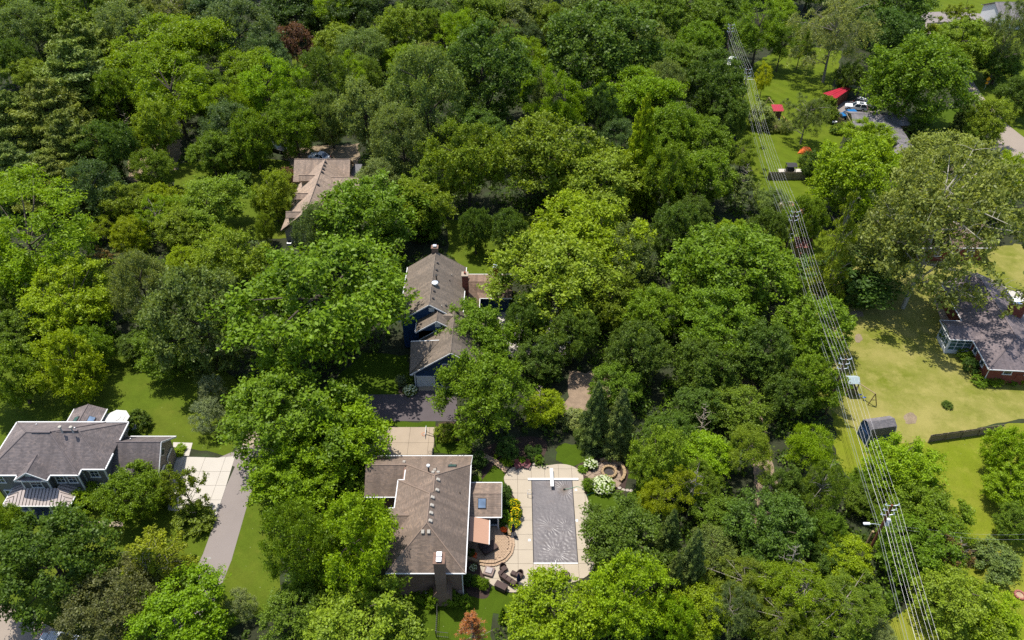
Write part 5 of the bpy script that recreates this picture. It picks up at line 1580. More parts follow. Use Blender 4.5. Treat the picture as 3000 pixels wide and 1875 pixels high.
for k, (y0, lb) in enumerate([(757, 'upper service wire crossing the lawn at the right edge'), (787, 'lower service wire crossing the lawn at the right edge')]):
    a, b = P('i', 1990, y0, 5.6), P('i', 2440, y0 - 4 + k * 8, 5.6)
    p4 = poles[4]
    pts = [Vector((p4.x + .1, p4.y, 7.0 - k * .4))] + [Vector((a.x + (b.x - a.x) * j / 8 * 1.3, a.y + (b.y - a.y) * j / 8, 5.3 + .02 * (j - 4) ** 2)) for j in range(9)]
    solo(MB().tube(pts, .006, 4), 'service_wire', M['wire'], tuple(pts[0]), lb, 'wire', 'service wires to the right')

# ------------------------------------------------------------------ fences
def board_fence(name, a, b, h, label, mat='wood_fence', bw=.24, post=2.4, gap=.012):
    r = root(name, (a[0], a[1], 0), label, 'fence')
    d = Vector((b[0] - a[0], b[1] - a[1], 0))
    L = d.length
    ang = math.atan2(d.y, d.x)
    d.normalize()
    n = Vector((-d.y, d.x, 0))
    k = int(L / bw)
    me = None
    rg = random.Random(int(L * 10))
    for j in range(k):
        p = Vector((a[0], a[1], 0)) + d * (bw * (j + .5))
        if me is None:
            o = MB().box((0, 0, h / 2), (bw - gap, .025, h)).build('board', M[mat], None)
            me = o.data
            bpy.data.objects.remove(o)
        inst('board', me, r, p, (0, 0, ang), (1, 1, rg.uniform(.97, 1.02)))
    for j in range(int(L / post) + 1):
        p = Vector((a[0], a[1], 0)) + d * min(L, post * j) - n * .08
        MB().box((p.x, p.y, h * .52), (.11, .11, h * 1.04), rz=ang).build('post', M[mat], r)
    for z in (.3, h - .25):
        c_ = Vector((a[0], a[1], z)) + d * (L / 2) - n * .05
        MB().box(c_, (L, .05, .09), rz=ang).build('rail', M[mat], r)
    return r
fa, fb_ = P(ZC, 385, 1412), P(ZC, 840, 1412)
board_fence('board_fence', fa, fb_, 1.75, 'brown board fence across the lawn below the black gazebo')
fa, fb_ = P('i', 1735, 112), P('i', 2260, 38)
board_fence('board_fence', fa, fb_, 1.5, 'grey board fence slanting across the lawn right of the blue shed')
fa, fb_ = P('i', 1960, 928), P('i', 2130, 928)
board_fence('board_fence', fa, fb_, 1.6, 'short dark fence in shade at the lower right lawn')
fa, fb_ = P('c', 2010, 190), P('c', 2220, 228)
board_fence('board_fence', fa, fb_, 2.2, 'tall grey fence below the white house at the top right')
fa, fb_ = P(ZG, 262, 560), P(ZG, 245, 745)
board_fence('board_fence', fa, fb_, 1.5, 'pale fence between the cars and the vegetable bed', 'wood_pale')
fa, fb_ = P(ZG, 240, 810), P(ZG, 350, 838)
board_fence('board_fence', fa, fb_, 1.6, 'short grey fence in front of the blue car', 'wood_fence')
fa, fb_ = P(ZG, 275, 905), P(ZG, 365, 925)
board_fence('board_fence', fa, fb_, 1.9, 'short pale fence beside the orange barrel', 'wood_pale')

def picket(name, pts, h, label):
    r = root(name, (pts[0][0], pts[0][1], 0), label, 'fence')
    for a, b in zip(pts[:-1], pts[1:]):
        L = math.hypot(b[0] - a[0], b[1] - a[1])
        rail(r, 'rail', (a[0], a[1], h - .1), (b[0], b[1], h - .1), 'black', .035, .035, 0)
        rail(r, 'rail', (a[0], a[1], .2), (b[0], b[1], .2), 'black', .035, .035, 0)
        me = None
        k = int(L / .22)
        o = MB().box((0, 0, h / 2), (.022, .022, h)).build('picket', M['black'], None)
        me = o.data
        bpy.data.objects.remove(o)
        for j in range(k + 1):
            t = j / max(k, 1)
            inst('picket', me, r, (a[0] + (b[0] - a[0]) * t, a[1] + (b[1] - a[1]) * t, 0))
        MB().bb(a[0] - .04, a[0] + .04, a[1] - .04, a[1] + .04, 0, h + .1).build('post', M['black'], r)
    return r
picket('iron_fence', [tuple(P('h', 684, 1270)[:2]), tuple(P('h', 672, 1490)[:2]), tuple(P('h', 760, 1500)[:2])], 1.2, 'black iron fence running down the lawn from the near corner of the brown house')
picket('iron_gate', [tuple(P(ZK, 1850, 1115)[:2]), tuple(P(ZK, 1856, 960)[:2])], 1.4, 'black iron gate at the rear corner of the brown house')

# ------------------------------------------------------------------ sheds, play things, tent
def gable_shed(name, label, cs, ze, zr, rm, wm, seams=True, doors=True, base=None):
    """cs: four roof eave corners (world xy) anticlockwise, ridge parallel to the edge 0-1"""
    cs = [Vector((q[0], q[1], 0)) for q in cs]
    ctr = sum(cs, Vector()) / 4
    r = root(name, (ctr.x, ctr.y, 0), label, 'shed')
    m0, m1 = (cs[0] + cs[3]) / 2, (cs[1] + cs[2]) / 2
    up = lambda v, z: (v.x, v.y, z)
    ro = roof(r, [[up(cs[0], ze), up(cs[1], ze), up(m1, zr), up(m0, zr)], [up(cs[3], ze), up(cs[2], ze), up(m1, zr), up(m0, zr)]], rm, [(up(m0, zr), up(m1, zr))], rm, .07)
    ins = [ctr + (q - ctr) * .9 for q in cs]
    n0, n1 = (ins[0] + ins[3]) / 2, (ins[1] + ins[2]) / 2
    mb = MB().prism([(q.x, q.y) for q in ins], 0, ze - .02)
    mb.build('wall', M[wm], r)
    zi = ze + (zr - ze) * .86
    wall(r, wm, poly=[([up(ins[0], ze - .02), up(ins[3], ze - .02), up(n0, zi)], tuple((n1 - n0).normalized() * .06)), ([up(ins[1], ze - .02), up(ins[2], ze - .02), up(n1, zi)], tuple((n0 - n1).normalized() * .06))], name='gable')
    if seams:
        for k in range(9):
            t = (k + .5) / 9
            for a, b in ((cs[0], cs[1]), (cs[3], cs[2])):
                e, g = a.lerp(b, t), m0.lerp(m1, t)
                rail(ro, 'seam', (e.x, e.y, ze + .02), (g.x, g.y, zr + .02), rm, .04, .05, 0)
    return r, cs, ins
rs, cs, ins = gable_shed('red_roofed_shed', 'brown board shed with bright red metal roof under a tall tree', [P(ZG, 262, 482, 2.7), P(ZG, 502, 318, 2.7), P(ZG, 425, 262, 3.0), P(ZG, 60, 395, 2.7)], 2.7, 2.72, 'red_metal', 'wood_red')
for k in range(11):
    for e0, e1 in ((0, 1), (3, 0)):
        q = ins[e0].lerp(ins[e1], (k + .5) / 11)
        d = (ins[e1] - ins[e0])
        n_ = Vector((d.y, -d.x, 0)).normalized() * .03
        MB().box((q.x + n_.x, q.y + n_.y, 1.33), (d.length / 11 - .02, .03, 2.6), rz=math.atan2(d.y, d.x)).build('board', M['wood_red'], rs)
ms, cs, ins = gable_shed('metal_shed', 'brick red metal roofed shed with tan walls behind the power pole', [P(ZZ, 300, 780, 2.3), P(ZZ, 500, 778, 2.3), P(ZZ, 500, 640, 2.3), P(ZZ, 275, 645, 2.3)], 2.3, 2.75, 'rust_metal', 'beige_wall')
# blue gambrel shed
bs = root('blue_shed', tuple(P(ZW, 480, 800)), 'blue barn shaped shed with grey shingle roof under the wires', 'shed')
c0, c1 = P(ZW, 450, 812, 2.3), P(ZW, 635, 722, 2.3)
dl = Vector((3.5, .62, 0)).normalized()
o0 = Vector((46.35, 68.95, 0))
nl = Vector((-dl.y, dl.x, 0))
prof_g = [(0, 2.0), (.28, 3.0), (1.2, 3.5), (2.12, 3.0), (2.4, 2.0)]
W_ = 2.4
Lb = 3.5
roofs = []
for (u0, z0), (u1, z1) in zip(prof_g[:-1], prof_g[1:]):
    e = .1
    a, b = o0 - dl * e + nl * u0, o0 + dl * (Lb + e) + nl * u0
    c_, d_ = o0 + dl * (Lb + e) + nl * u1, o0 - dl * e + nl * u1
    roofs.append([(a.x, a.y, z0), (b.x, b.y, z0), (c_.x, c_.y, z1), (d_.x, d_.y, z1)])
roof(bs, roofs, 'roof_slate', th=.08)
cor = [o0 + nl * .06, o0 + dl * Lb + nl * .06, o0 + dl * Lb + nl * (W_ - .06), o0 + nl * (W_ - .06)]
MB().prism([(q.x, q.y) for q in cor], 0, 1.99).build('wall', M['blue_shed'], bs)
for base_, sg in ((o0, 1), (o0 + dl * Lb, -1)):
    pts = [tuple((base_ + nl * u)[:2]) + (z - .05,) for u, z in prof_g]
    wall(bs, 'blue_shed', poly=[(pts, tuple(dl * .06 * sg))], name='gable')
    pp_ = [base_ - dl * .03 * sg + nl * u for u, z in prof_g]
    for k in range(4):
        rail(bs, 'trim', (pp_[k].x, pp_[k].y, prof_g[k][1] - .06), (pp_[k + 1].x, pp_[k + 1].y, prof_g[k + 1][1] - .06), 'white', .05, .1, 0)
for q in cor[:2] + cor[3:]:
    MB().bb(q.x - .06, q.x + .06, q.y - .06, q.y + .06, 0, 1.97).build('corner_board', M['white'], bs)
dq = o0 + nl * 1.2 - dl * .03
MB().box((dq.x, dq.y, .95), (.05, 1.3, 1.7), rz=math.atan2(dl.y, dl.x)).build('door', M['blue_shed'], bs)

# red-roofed playhouse with slide and swing beam
ph = root('playhouse', tuple(P(ZC, 490, 880)), 'tall wooden playhouse with red roof, yellow slide and swing beam', 'playhouse')
px_, py_ = 58.1, 163.0
for sx in (-1, 1):
    for sy in (-1, 1):
        MB().bb(px_ + sx * .75 - .07, px_ + sx * .75 + .07, py_ + sy * .75 - .07, py_ + sy * .75 + .07, 0, 2.9).build('post', M['wood_dark'], ph)
MB().bb(px_ - .8, px_ + .8, py_ - .8, py_ + .8, 1.2, 1.3).build('floor', M['wood_dark'], ph)
for k in range(8):
    MB().bb(px_ - .8 + k * .2 + .01, px_ - .6 + k * .2 - .01, py_ - .85, py_ - .81, 1.25 if k in (3, 4) else .2, 2.5).build('board', M['wood_dark'], ph)
    MB().bb(px_ - .85, px_ - .81, py_ - .8 + k * .2 + .01, py_ - .6 + k * .2 - .01, .2, 2.5).build('board', M['wood_dark'], ph)
pr = roof(ph, [[(px_ - 1.2, py_ - 1.2, 2.8), (px_ + 1.2, py_ - 1.2, 2.8), (px_ + 1.2, py_ + 1.1, 3.3), (px_ - 1.2, py_ + 1.1, 3.3)]], 'red_metal', th=.06)
for k in range(6):
    x = px_ - 1.0 + k * .4
    rail(pr, 'seam', (x, py_ - 1.2, 2.83), (x, py_ + 1.1, 3.33), 'red_metal', .04, .05, 0)
sl_pts = [Vector((px_ + .8, py_ - .1, 1.3)), Vector((px_ + 1.5, py_, .95)), Vector((px_ + 2.1, py_ - .3, .5)), Vector((px_ + 2.4, py_ - .8, .2)), Vector((px_ + 2.45, py_ - 1.2, .12))]
mb = MB()
for a, b in zip(sl_pts[:-1], sl_pts[1:]):
    d = (b - a).normalized()
    u = Vector((0, 0, 1)).cross(d).normalized() * .28
    w = Vector((0, 0, .16))
    for s0, s1, h0, h1 in ((-1, -.9, 0, 1), (.9, 1, 0, 1)):
        pass
    mb.add([a - u, a + u, b + u, b - u, a - u + w, a + u + w, b + u + w, b - u + w], [(0, 1, 2, 3), (0, 3, 7, 4), (1, 5, 6, 2)])
sl_o = mb.build('slide', M['yellow'], ph)
sm = sl_o.modifiers.new('thickness', 'SOLIDIFY')
sm.thickness = .05
MB().tube([(px_ + .3, py_ + .8, 2.3), (px_ - .2, py_ + 6.5, 2.5)], .07, 6).build('swing_beam', M['wood_pale'], ph)
MB().tube([(px_ - .2, py_ + 6.4, 2.5), (px_ - 1.3, py_ + 6.0, 0)], .06, 6).build('beam_leg', M['wood_pale'], ph)
MB().tube([(px_ - .2, py_ + 6.4, 2.5), (px_ + .7, py_ + 6.5, 0)], .06, 6).build('beam_leg', M['wood_pale'], ph)
MB().bb(px_ + .3, px_ + .7, py_ - 1.0, py_ - .86, .1, .9).build('blue_panel', M['blue_plastic'], ph)
for k in range(4):
    MB().bb(px_ - .3, px_ + .1, py_ - 1.15 - .1 * (3 - k), py_ - 1.05 - .1 * (3 - k), .15 + k * .3, .2 + k * .3).build('step', M['wood_pale'], ph)

# wooden play set with canvas roof under the wires
ps = root('play_set', tuple(P(ZW, 320, 420)), 'weathered wooden play set with pale canvas roof and long swing beam', 'play set')
qx, qy = 47.25, 78.9
for sx in (-1, 1):
    for sy in (-1, 1):
        MB().bb(qx + sx * .65 - .06, qx + sx * .65 + .06, qy + sy * .65 - .06, qy + sy * .65 + .06, 0, 2.6).build('post', M['wood_dark'], ps)
MB().bb(qx - .72, qx + .72, qy - .72, qy + .72, 1.15, 1.24).build('platform', M['wood_dark'], ps)
for k in range(6):
    MB().bb(qx - .7 + k * .24, qx - .5 + k * .24, qy - .75, qy - .71, 1.24, 1.85).build('board', M['wood_dark'], ps)
MB().plate([(qx - .85, qy - .8, 2.45), (qx + .75, qy - .8, 2.45), (qx + .75, qy, 3.0), (qx - .85, qy, 3.0)], .02).plate([(qx - .85, qy + .8, 2.5), (qx + .75, qy + .8, 2.5), (qx + .75, qy, 3.0), (qx - .85, qy, 3.0)], .02).build('canvas_roof', flat('pale_blue_canvas', A(205, 222, 224), .85, .1), ps)
e0, e1 = Vector((qx + .7, qy - .3, 2.2)), P(ZW, 500, 465, 2.2)
MB().tube([e0, e1], .07, 6).build('swing_beam', M['wood_pale'], ps)
for t in ((430, 565), (507, 563)):
    g_ = P(ZW, *t)
    MB().tube([e1, g_], .06, 6).build('beam_leg', M['wood_dark'], ps)
g1, g2_ = e1.lerp(P(ZW, 430, 565), .55), e1.lerp(P(ZW, 507, 563), .55)
MB().tube([g1, g2_], .045, 6).build('cross_bar', M['wood_dark'], ps)
for t in (.3, .55):
    b_ = e0.lerp(e1, t)
    sw = MB().bb(b_.x - .22, b_.x + .22, b_.y - .1, b_.y + .1, .5, .54).build('swing_seat', M['blue_plastic'], ps)
    for dx in (-.2, .2):
        MB().tube([(b_.x + dx, b_.y, .54), (b_.x + dx, b_.y, 2.2)], .012, 4).build('chain', M['galv'], sw)
MB().tube([(qx - .65, qy + .5, 1.9), P(ZW, 245, 300, 2.2)], .05, 6).build('side_beam', M['wood_pale'], ps)
for x, y in ((245, 400), (250, 430)):
    MB().tube([P(ZW, 250, 310, 2.1), P(ZW, x, y)], .05, 6).build('side_leg', M['wood_dark'], ps)
for k in range(5):
    MB().bb(qx - 1.3, qx - .75, qy - .4, qy - .3, .15 + k * .24, .2 + k * .24).build('ladder_step', M['wood_dark'], ps)

# orange tent
tn = root('camping_tent', tuple(P(ZC, 720, 1180)), 'bright orange camping tent pitched on the lawn below the weeping tree', 'tent')
tc = P(ZC, 722, 1172)
mb = MB()
nn, mm = 18, 7
for j in range(mm + 1):
    f_ = j / mm
    for k in range(nn):
        a = k * 6.28319 / nn
        sq = 1 / max(abs(math.cos(a)), abs(math.sin(a))) ** .35
        rr = math.cos(f_ * math.pi / 2) ** .75
        mb.v.append((tc.x + 1.05 * sq * rr * math.cos(a) * (1 + .25 * (1 - f_) * (abs(math.cos(a)) > .8)), tc.y + .95 * sq * rr * math.sin(a), 1.3 * math.sin(f_ * math.pi / 2)))
for j in range(mm):
    for k in range(nn):
        mb.f.append((j * nn + k, j * nn + (k + 1) % nn, (j + 1) * nn + (k + 1) % nn, (j + 1) * nn + k))
mb.build('fly_sheet', M['orange'], tn)
mb = MB()
for k in range(6):
    a = -2.2 + k * .25
    b = a + .25
    P0 = lambda a_, r_, z: (tc.x + r_ * math.cos(a_), tc.y + r_ * .92 * math.sin(a_), z)
    mb.add([P0(a, 1.12, .15), P0(b, 1.12, .15), P0(b, .62, 1.1), P0(a, .62, 1.1)], [(0, 1, 2, 3)])
mb.build('door_mesh', M['orange_pale'], tn)
for sx in (-1, 1):
    MB().add([(tc.x + sx * .95, tc.y - .5, .35), (tc.x + sx * 1.75, tc.y - .35, .02), (tc.x + sx * .95, tc.y + .4, .35), (tc.x + sx * .85, tc.y, .9)], [(0, 1, 3), (1, 2, 3)]).build('porch_flap', M['orange'], tn)
# black gazebo on its pad
gz = root('black_gazebo', (55.4, 139.7, 0), 'small black canopy frame on a pale pad behind the board fence', 'gazebo')
for sx in (-.8, .8):
    for sy in (-.7, .7):
        MB().bb(55.2 + sx - .05, 55.2 + sx + .05, 139.9 + sy - .05, 139.9 + sy + .05, 0, 1.9).build('post', M['black'], gz)
MB().plate([(54.2, 139.0, 1.9), (56.2, 139.0, 1.9), (56.2, 139.9, 2.25), (54.2, 139.9, 2.25)], .05).plate([(54.2, 140.8, 1.9), (56.2, 140.8, 1.9), (56.2, 139.9, 2.25), (54.2, 139.9, 2.25)], .05).build('roof', M['charcoal'], gz)
MB().bb(54.5, 55.9, 139.3, 140.5, .05, 1.2).build('side_panel', M['charcoal'], gz)
ground_sheet('concrete_pad', [(53.0, 138.6), (58.4, 138.6), (58.6, 141.6), (53.4, 141.6)], .05, M['concrete'])
# soccer goal
sg = root('soccer_goal', tuple(P(ZC, 225, 600)), 'white soccer goal frame with net behind the wires', 'soccer goal')
g0, g1 = P(ZC, 145, 598), P(ZC, 315, 598)
mb = MB().tube([g0, g0 + Vector((0, 0, 2.1)), g1 + Vector((0, 0, 2.1)), g1], .06, 6)
mb.build('frame', M['white'], sg)
net = MB()
bk = Vector((0, 1.3, 0))
for k in range(15):
    q = g0.lerp(g1, k / 14)
    net.tube([q + Vector((0, 0, 2.1)), q + bk], .01, 3)
for k in range(8):
    t = k / 7
    net.tube([g0 + Vector((0, 1.3 * t, 2.1 * (1 - t))), g1 + Vector((0, 1.3 * t, 2.1 * (1 - t)))], .01, 3)
net.build('net', M['white'], sg, kind='stuff')
# round raised stone bed
cc = P(ZZ, 245, 320, .4)
ring = [(cc.x + 2.35 * math.cos(a) * 1.0, cc.y + 3.0 * math.sin(a)) for a in [k * 6.28319 / 22 for k in range(23)]]
rbw = stone_wall('round_stone_bed', ring, 'oval raised bed of pale stones with red mulch under the wires', .45, .45, .6, 'planter', 'stone_pale')
MB().prism(ring[:-1], 0, .3).build('mulch_fill', M['bark_mulch'], rbw)
# bits on the lawns
pt_ = P('i', 2300, 1205)
solo(MB().lathe((0, 0, 0), [(.3, 0), (.36, .35), (.38, .4), (.3, .4), (.28, .1)], 14), 'planter_pot', M['charcoal'], tuple(pt_), 'dark round pot on the lower right lawn, left of the brick ring', 'pot')
pr_ = P('i', 2385, 1198)
fr_ = root('fire_ring', tuple(pr_), 'brick red fire ring full of sand at the right edge of the lawn', 'fire pit')
for k in range(12):
    a = k * .5236
    MB().box((pr_.x + .5 * math.cos(a), pr_.y + .5 * math.sin(a), .13), (.2, .24, .26), rz=a).build('brick', M['rust_metal'], fr_)
MB().lathe((pr_.x, pr_.y, .03), [(.42, 0), (.42, .1), (0, .12)], 14).build('sand', M['paver'], fr_)
bq = P(ZG, 372, 985)
solo(MB().lathe((0, 0, 0), [(.3, 0), (.4, .2), (.42, .55), (.4, .85), (.3, 1.0), (.26, 1.0)], 14), 'barrel', M['orange'], tuple(bq), 'tall orange rain barrel at the corner of the grey roofed house', 'barrel')
mw = root('lawn_mower', tuple(P(ZG, 232, 885)), 'small white riding mower parked by the vegetable bed', 'mower')
c_ = P(ZG, 232, 885)
MB().box((c_.x, c_.y, .55), (1.1, .6, .4)).build('body', M['car_white'], mw, bevel=.1)
MB().box((c_.x - .1, c_.y, .85), (.35, .45, .3)).build('seat', M['black'], mw, bevel=.06)
for sx in (-.38, .4):
    for sy in (-.32, .32):
        MB().tube([(c_.x + sx, c_.y + sy - .08, .25), (c_.x + sx, c_.y + sy + .08, .25)], .25, 10).build('wheel', M['tyre'], mw)
for k, (t, x, y, lb) in enumerate([('h', 625, 1185, 'grey air conditioning unit behind bushes at the near wall of the brown house'), (ZE, 332, 1415, 'white air conditioning unit beside the tan house')]):
    p = P(t, x, y)
    ac_ = root('air_conditioner', tuple(p), lb, 'air conditioner')
    MB().box((p.x, p.y, .4), (.85, .85, .8)).build('cabinet', M['galv'], ac_, bevel=.05)
    MB().lathe((p.x, p.y, .8), [(.36, 0), (.36, .02), (.1, .04)], 14).build('fan_grille', M['black'], ac_)
kg = P('h', 845, 1185)
gt = root('gas_grill', tuple(kg), 'round tan kamado grill at the near corner of the brown house', 'grill')
MB().lathe((kg.x, kg.y, 0), [(.25, .05), (.36, .35), (.42, .6), (.38, .85), (.22, 1.02), (.08, 1.08)], 16).build('body', M['cover_taupe'], gt, smooth=True)
MB().lathe((kg.x, kg.y, .58), [(.44, 0), (.44, .05)], 16).build('band', M['black'], gt)
bkx = P('h', 795, 1165)
solo(MB().box((0, 0, .35), (.7, .5, .7)), 'meter_box', M['charcoal'], tuple(bkx), 'black box on the ground left of the kamado grill', 'box', None, .04)
wb = P('d', 1057, 942)
solo(MB().box((0, 0, .35), (.9, .5, .6)).box((.5, 0, .6), (.1, .5, .5)), 'toy_wagon', M['blue_plastic'], tuple(wb), 'bright blue toy wagon under the grey green trees on the left', 'toy', None, .08)
rl = P('d', 362, 1448)
solo(MB().lathe((0, 0, 0), [(.28, 0), (.36, .3), (.36, .36), (.28, .36)], 12), 'flower_pot', M['orange'], tuple(rl), 'small orange flower pot on the shaded lawn behind the grey house', 'pot')
bu = P('b', 357, 500, 2.4)
bub = root('blue_umbrella', (bu.x, bu.y, 0), 'small royal blue umbrella between the trees at the top', 'umbrella')
MB().lathe((bu.x, bu.y, 2.1), [(1.5, 0), (.9, .35), (.1, .6)], 8).build('canopy', M['blue_plastic'], bub)
MB().tube([(bu.x, bu.y, 0), (bu.x, bu.y, 2.6)], .04, 6).build('pole', M['white'], bub)
# road sign
sp3 = P(ZU, 765, 830)
sg_ = root('road_sign', tuple(sp3), 'yellow diamond road sign beside the road on the right', 'road sign')
MB().tube([(sp3.x, sp3.y, 0), (sp3.x, sp3.y, 2.9)], .04, 6).build('post', M['galv'], sg_)
MB().box((sp3.x, sp3.y - .05, 2.7), (.78, .03, .78), rot=Matrix.Rotation(.785, 3, 'Y')).build('sign_plate', M['sign'], sg_)
MB().box((sp3.x, sp3.y - .05, 1.75), (.62, .03, .5)).build('lower_plate', M['sign'], sg_)

# painted marks on the driveway
def mark(pts, w, label):
    pts = [P('g', x, y, .034) for x, y in pts]
    mb = MB()
    for a, b in zip(pts[:-1], pts[1:]):
        d = (b - a).normalized()
        n_ = Vector((-d.y, d.x, 0)) * w / 2
        mb.add([a - n_, b - n_, b + n_, a + n_], [(0, 1, 2, 3)])
    solo(mb, 'painted_mark', M['paint_white'], tuple(pts[0]), label, 'painted mark', 'utility marks on the driveway')
mark([(1450, 1100), (1466, 1045), (1448, 1062), (1466, 1045), (1482, 1060)], .05, 'pale painted arrow on the asphalt driveway')
mark([(1466, 932), (1480, 938), (1496, 932), (1480, 926), (1466, 932)], .035, 'small pale painted loop on the driveway above the arrow')

# ------------------------------------------------------------------ cars
def car(name, label, paint, L=4.6, Wd=1.85, Hh=1.62, suv=True, rack=False, group=None, hatch=None):
    r = local_thing(name, label, 'car', group)
    hl, hw = L / 2, Wd / 2
    # side outline of the lower body, nose towards +x
    prof = [(-hl, .42), (-hl + .05, .78), (-hl + .12, .98), (hl * .22, .98), (hl - .35, .9), (hl - .06, .74), (hl, .45), (hl - .05, .26), (-hl + .05, .26)]
    def loft(pts, w0, w1, n):
        m = len(pts)
        vs = [(x, -w0, z) for x, z in pts] + [(x, -w1, z) for x, z in pts]
        return vs
    ring = lambda k, w: [(x, w * (1 - .16 * max(0, (abs(x) / hl - .72) / .28) ** 2) * k, z) for x, z in prof]
    vs = ring(-1, hw * .96) + ring(1, hw * .96)
    m = len(prof)
    fs = [tuple(range(m)), tuple(range(m, 2 * m))[::-1]] + [(i, m + i, m + (i + 1) % m, (i + 1) % m) for i in range(m)]
    MB().add(vs, fs).build('body', M[paint], r, bevel=.07)
    xr, xf = (-hl + .12, hl * .36) if suv else (-hl * .72, hl * .34)
    tr, tf = (-hl + .45, hl * .02) if suv else (-hl * .42, -.02)
    b_ = [(xr, -hw * .92, .96), (xf, -hw * .92, .96), (xf, hw * .92, .96), (xr, hw * .92, .96)]
    t_ = [(tr, -hw * .72, Hh - .05), (tf, -hw * .72, Hh - .05), (tf, hw * .72, Hh - .05), (tr, hw * .72, Hh - .05)]
    MB().add(b_ + t_, [(0, 1, 5, 4), (1, 2, 6, 5), (2, 3, 7, 6), (3, 0, 4, 7), (4, 5, 6, 7)]).build('windows', M['glass'], r)
    rf = MB().box(((tr + tf) / 2, 0, Hh - .02), (tf - tr + .12, hw * 1.5, .07)).build('roof', M[paint], r, bevel=.03)
    mb = MB()
    for sy in (-1, 1):
        for (xa, za, xb, zb_) in ((xf, .96, tf, Hh - .04), (xr, .96, tr, Hh - .04), ((xr + xf) / 2 - .1, .96, (tr + tf) / 2, Hh - .04)):
            mb.tube([(xa, sy * hw * .93, za), (xb, sy * hw * .735, zb_)], .045, 5)
    mb.build('pillars', M[paint], r)
    for sx in (-.62, .64):
        for sy in (-1, 1):
            w = MB().tube([(sx * hl, sy * (hw - .2), .33), (sx * hl, sy * (hw + .01), .33)], .33, 14).build('wheel', M['tyre'], r)
            MB().tube([(sx * hl, sy * (hw - .1), .33), (sx * hl, sy * (hw + .025), .33)], .2, 10).build('rim', M['galv'], w)
    for sy in (-1, 1):
        MB().box((hl - .12, sy * hw * .66, .72), (.2, .36, .14)).build('headlight', M['lamp'], r)
        MB().box((-hl + .05, sy * hw * .74, .8), (.12, .28, .2)).build('taillight', M['tail'], r)
        MB().box((xf - .3, sy * (hw + .06), 1.0), (.16, .16, .12)).build('mirror', M[paint], r)
    if rack:
        for sy in (-1, 1):
            MB().tube([(tr + .1, sy * hw * .62, Hh + .08), (tf - .1, sy * hw * .62, Hh + .08)], .028, 6).build('roof_rail', M['silver'], r)
        for x in (tr + .55, tf - .45):
            MB().box((x, 0, Hh + .13), (.1, hw * 1.45, .05)).build('cross_bar', M['white'], r)
        MB().box(((tr + tf) / 2, 0, Hh + .017), (.95, .85, .012)).build('sunroof', M['glass'], rf)
    if hatch:
        MB().box((-hl + .1, 0, 1.95), (.5, hw * 1.5, .06), rot=Matrix.Rotation(.5, 3, 'Y')).build('tailgate', M[paint], r)
    return r
def pose(r, t, p0, p1, z=.5):
    a, b = P(t, *p0, z), P(t, *p1, z)
    r.location = ((a.x + b.x) / 2, (a.y + b.y) / 2, .04)
    r.rotation_euler = (0, 0, math.atan2(a.y - b.y, a.x - b.x))
pose(car('parked_car', 'white wagon with roof bars parked behind the grey roofed house', 'car_white', 4.8, rack=True), ZG, (420, 600), (745, 640))
pose(car('parked_car', 'dark brown wagon parked right behind the white wagon', 'car_dark', 4.9, rack=True), ZG, (845, 625), (595, 535))
pose(car('parked_car', 'blue car poking out behind the corner of the grey roofed house', 'car_blue', 4.3), ZG, (385, 755), (500, 745))
pose(car('parked_car', 'white car on the street in the lower left corner', 'car_silver', 4.7, suv=False), 'g', (520, 1545), (350, 1530))
pose(car('parked_car', 'white car in the drive beyond the red brick house', 'car_white', 4.6), ZR, (1060, 420), (1180, 500))
pose(car('parked_car', 'black car in the shade left of the tan house', 'car_black', 4.6), ZE, (205, 90), (85, 60))
pose(car('parked_car', 'white car just behind the ridge of the tan house', 'car_white', 4.5, suv=False), ZE, (690, 188), (780, 205))
bo = P(ZC, 60, 385, .5)
pose(car('parked_car', 'white car in the trees left of the upper power pole', 'car_white', 4.2), ZC, (42, 392), (75, 365))

# ------------------------------------------------------------------ plants
def leaf_cloud(name, c, n, size, rnd, aspect=.6, mat='leaf'):
    """many small leaf blades: centres c, normals n, half lengths size, a tone per leaf"""
    N_ = len(c)
    g = np.random.default_rng(N_ + len(name))
    n = n / np.maximum(np.linalg.norm(n, axis=1, keepdims=True), 1e-6)
    a = g.normal(size=(N_, 3))
    t = np.cross(n, a)
    t /= np.maximum(np.linalg.norm(t, axis=1, keepdims=True), 1e-6)
    b = np.cross(n, t)
    s = size[:, None]
    bend = n * s * .22
    v = np.stack([c - t * s, c + b * s * aspect + bend, c + t * s, c - b * s * aspect + bend], 1).reshape(-1, 3)
    me = bpy.data.meshes.new(name)
    me.vertices.add(N_ * 4)
    me.vertices.foreach_set('co', v.astype(np.float32).ravel())
    me.loops.add(N_ * 4)
    me.loops.foreach_set('vertex_index', np.arange(N_ * 4, dtype=np.int32))
    me.polygons.add(N_)
    me.polygons.foreach_set('loop_start', np.arange(0, N_ * 4, 4, dtype=np.int32))
    me.polygons.foreach_set('loop_total', np.full(N_, 4, dtype=np.int32))
    at = me.attributes.new('leaf_rand', 'FLOAT', 'FACE')
    at.data.foreach_set('value', rnd.astype(np.float32))
    me.update()
    me.materials.append(M[mat])
    return me

UP = np.array([0, 0, 1.0])

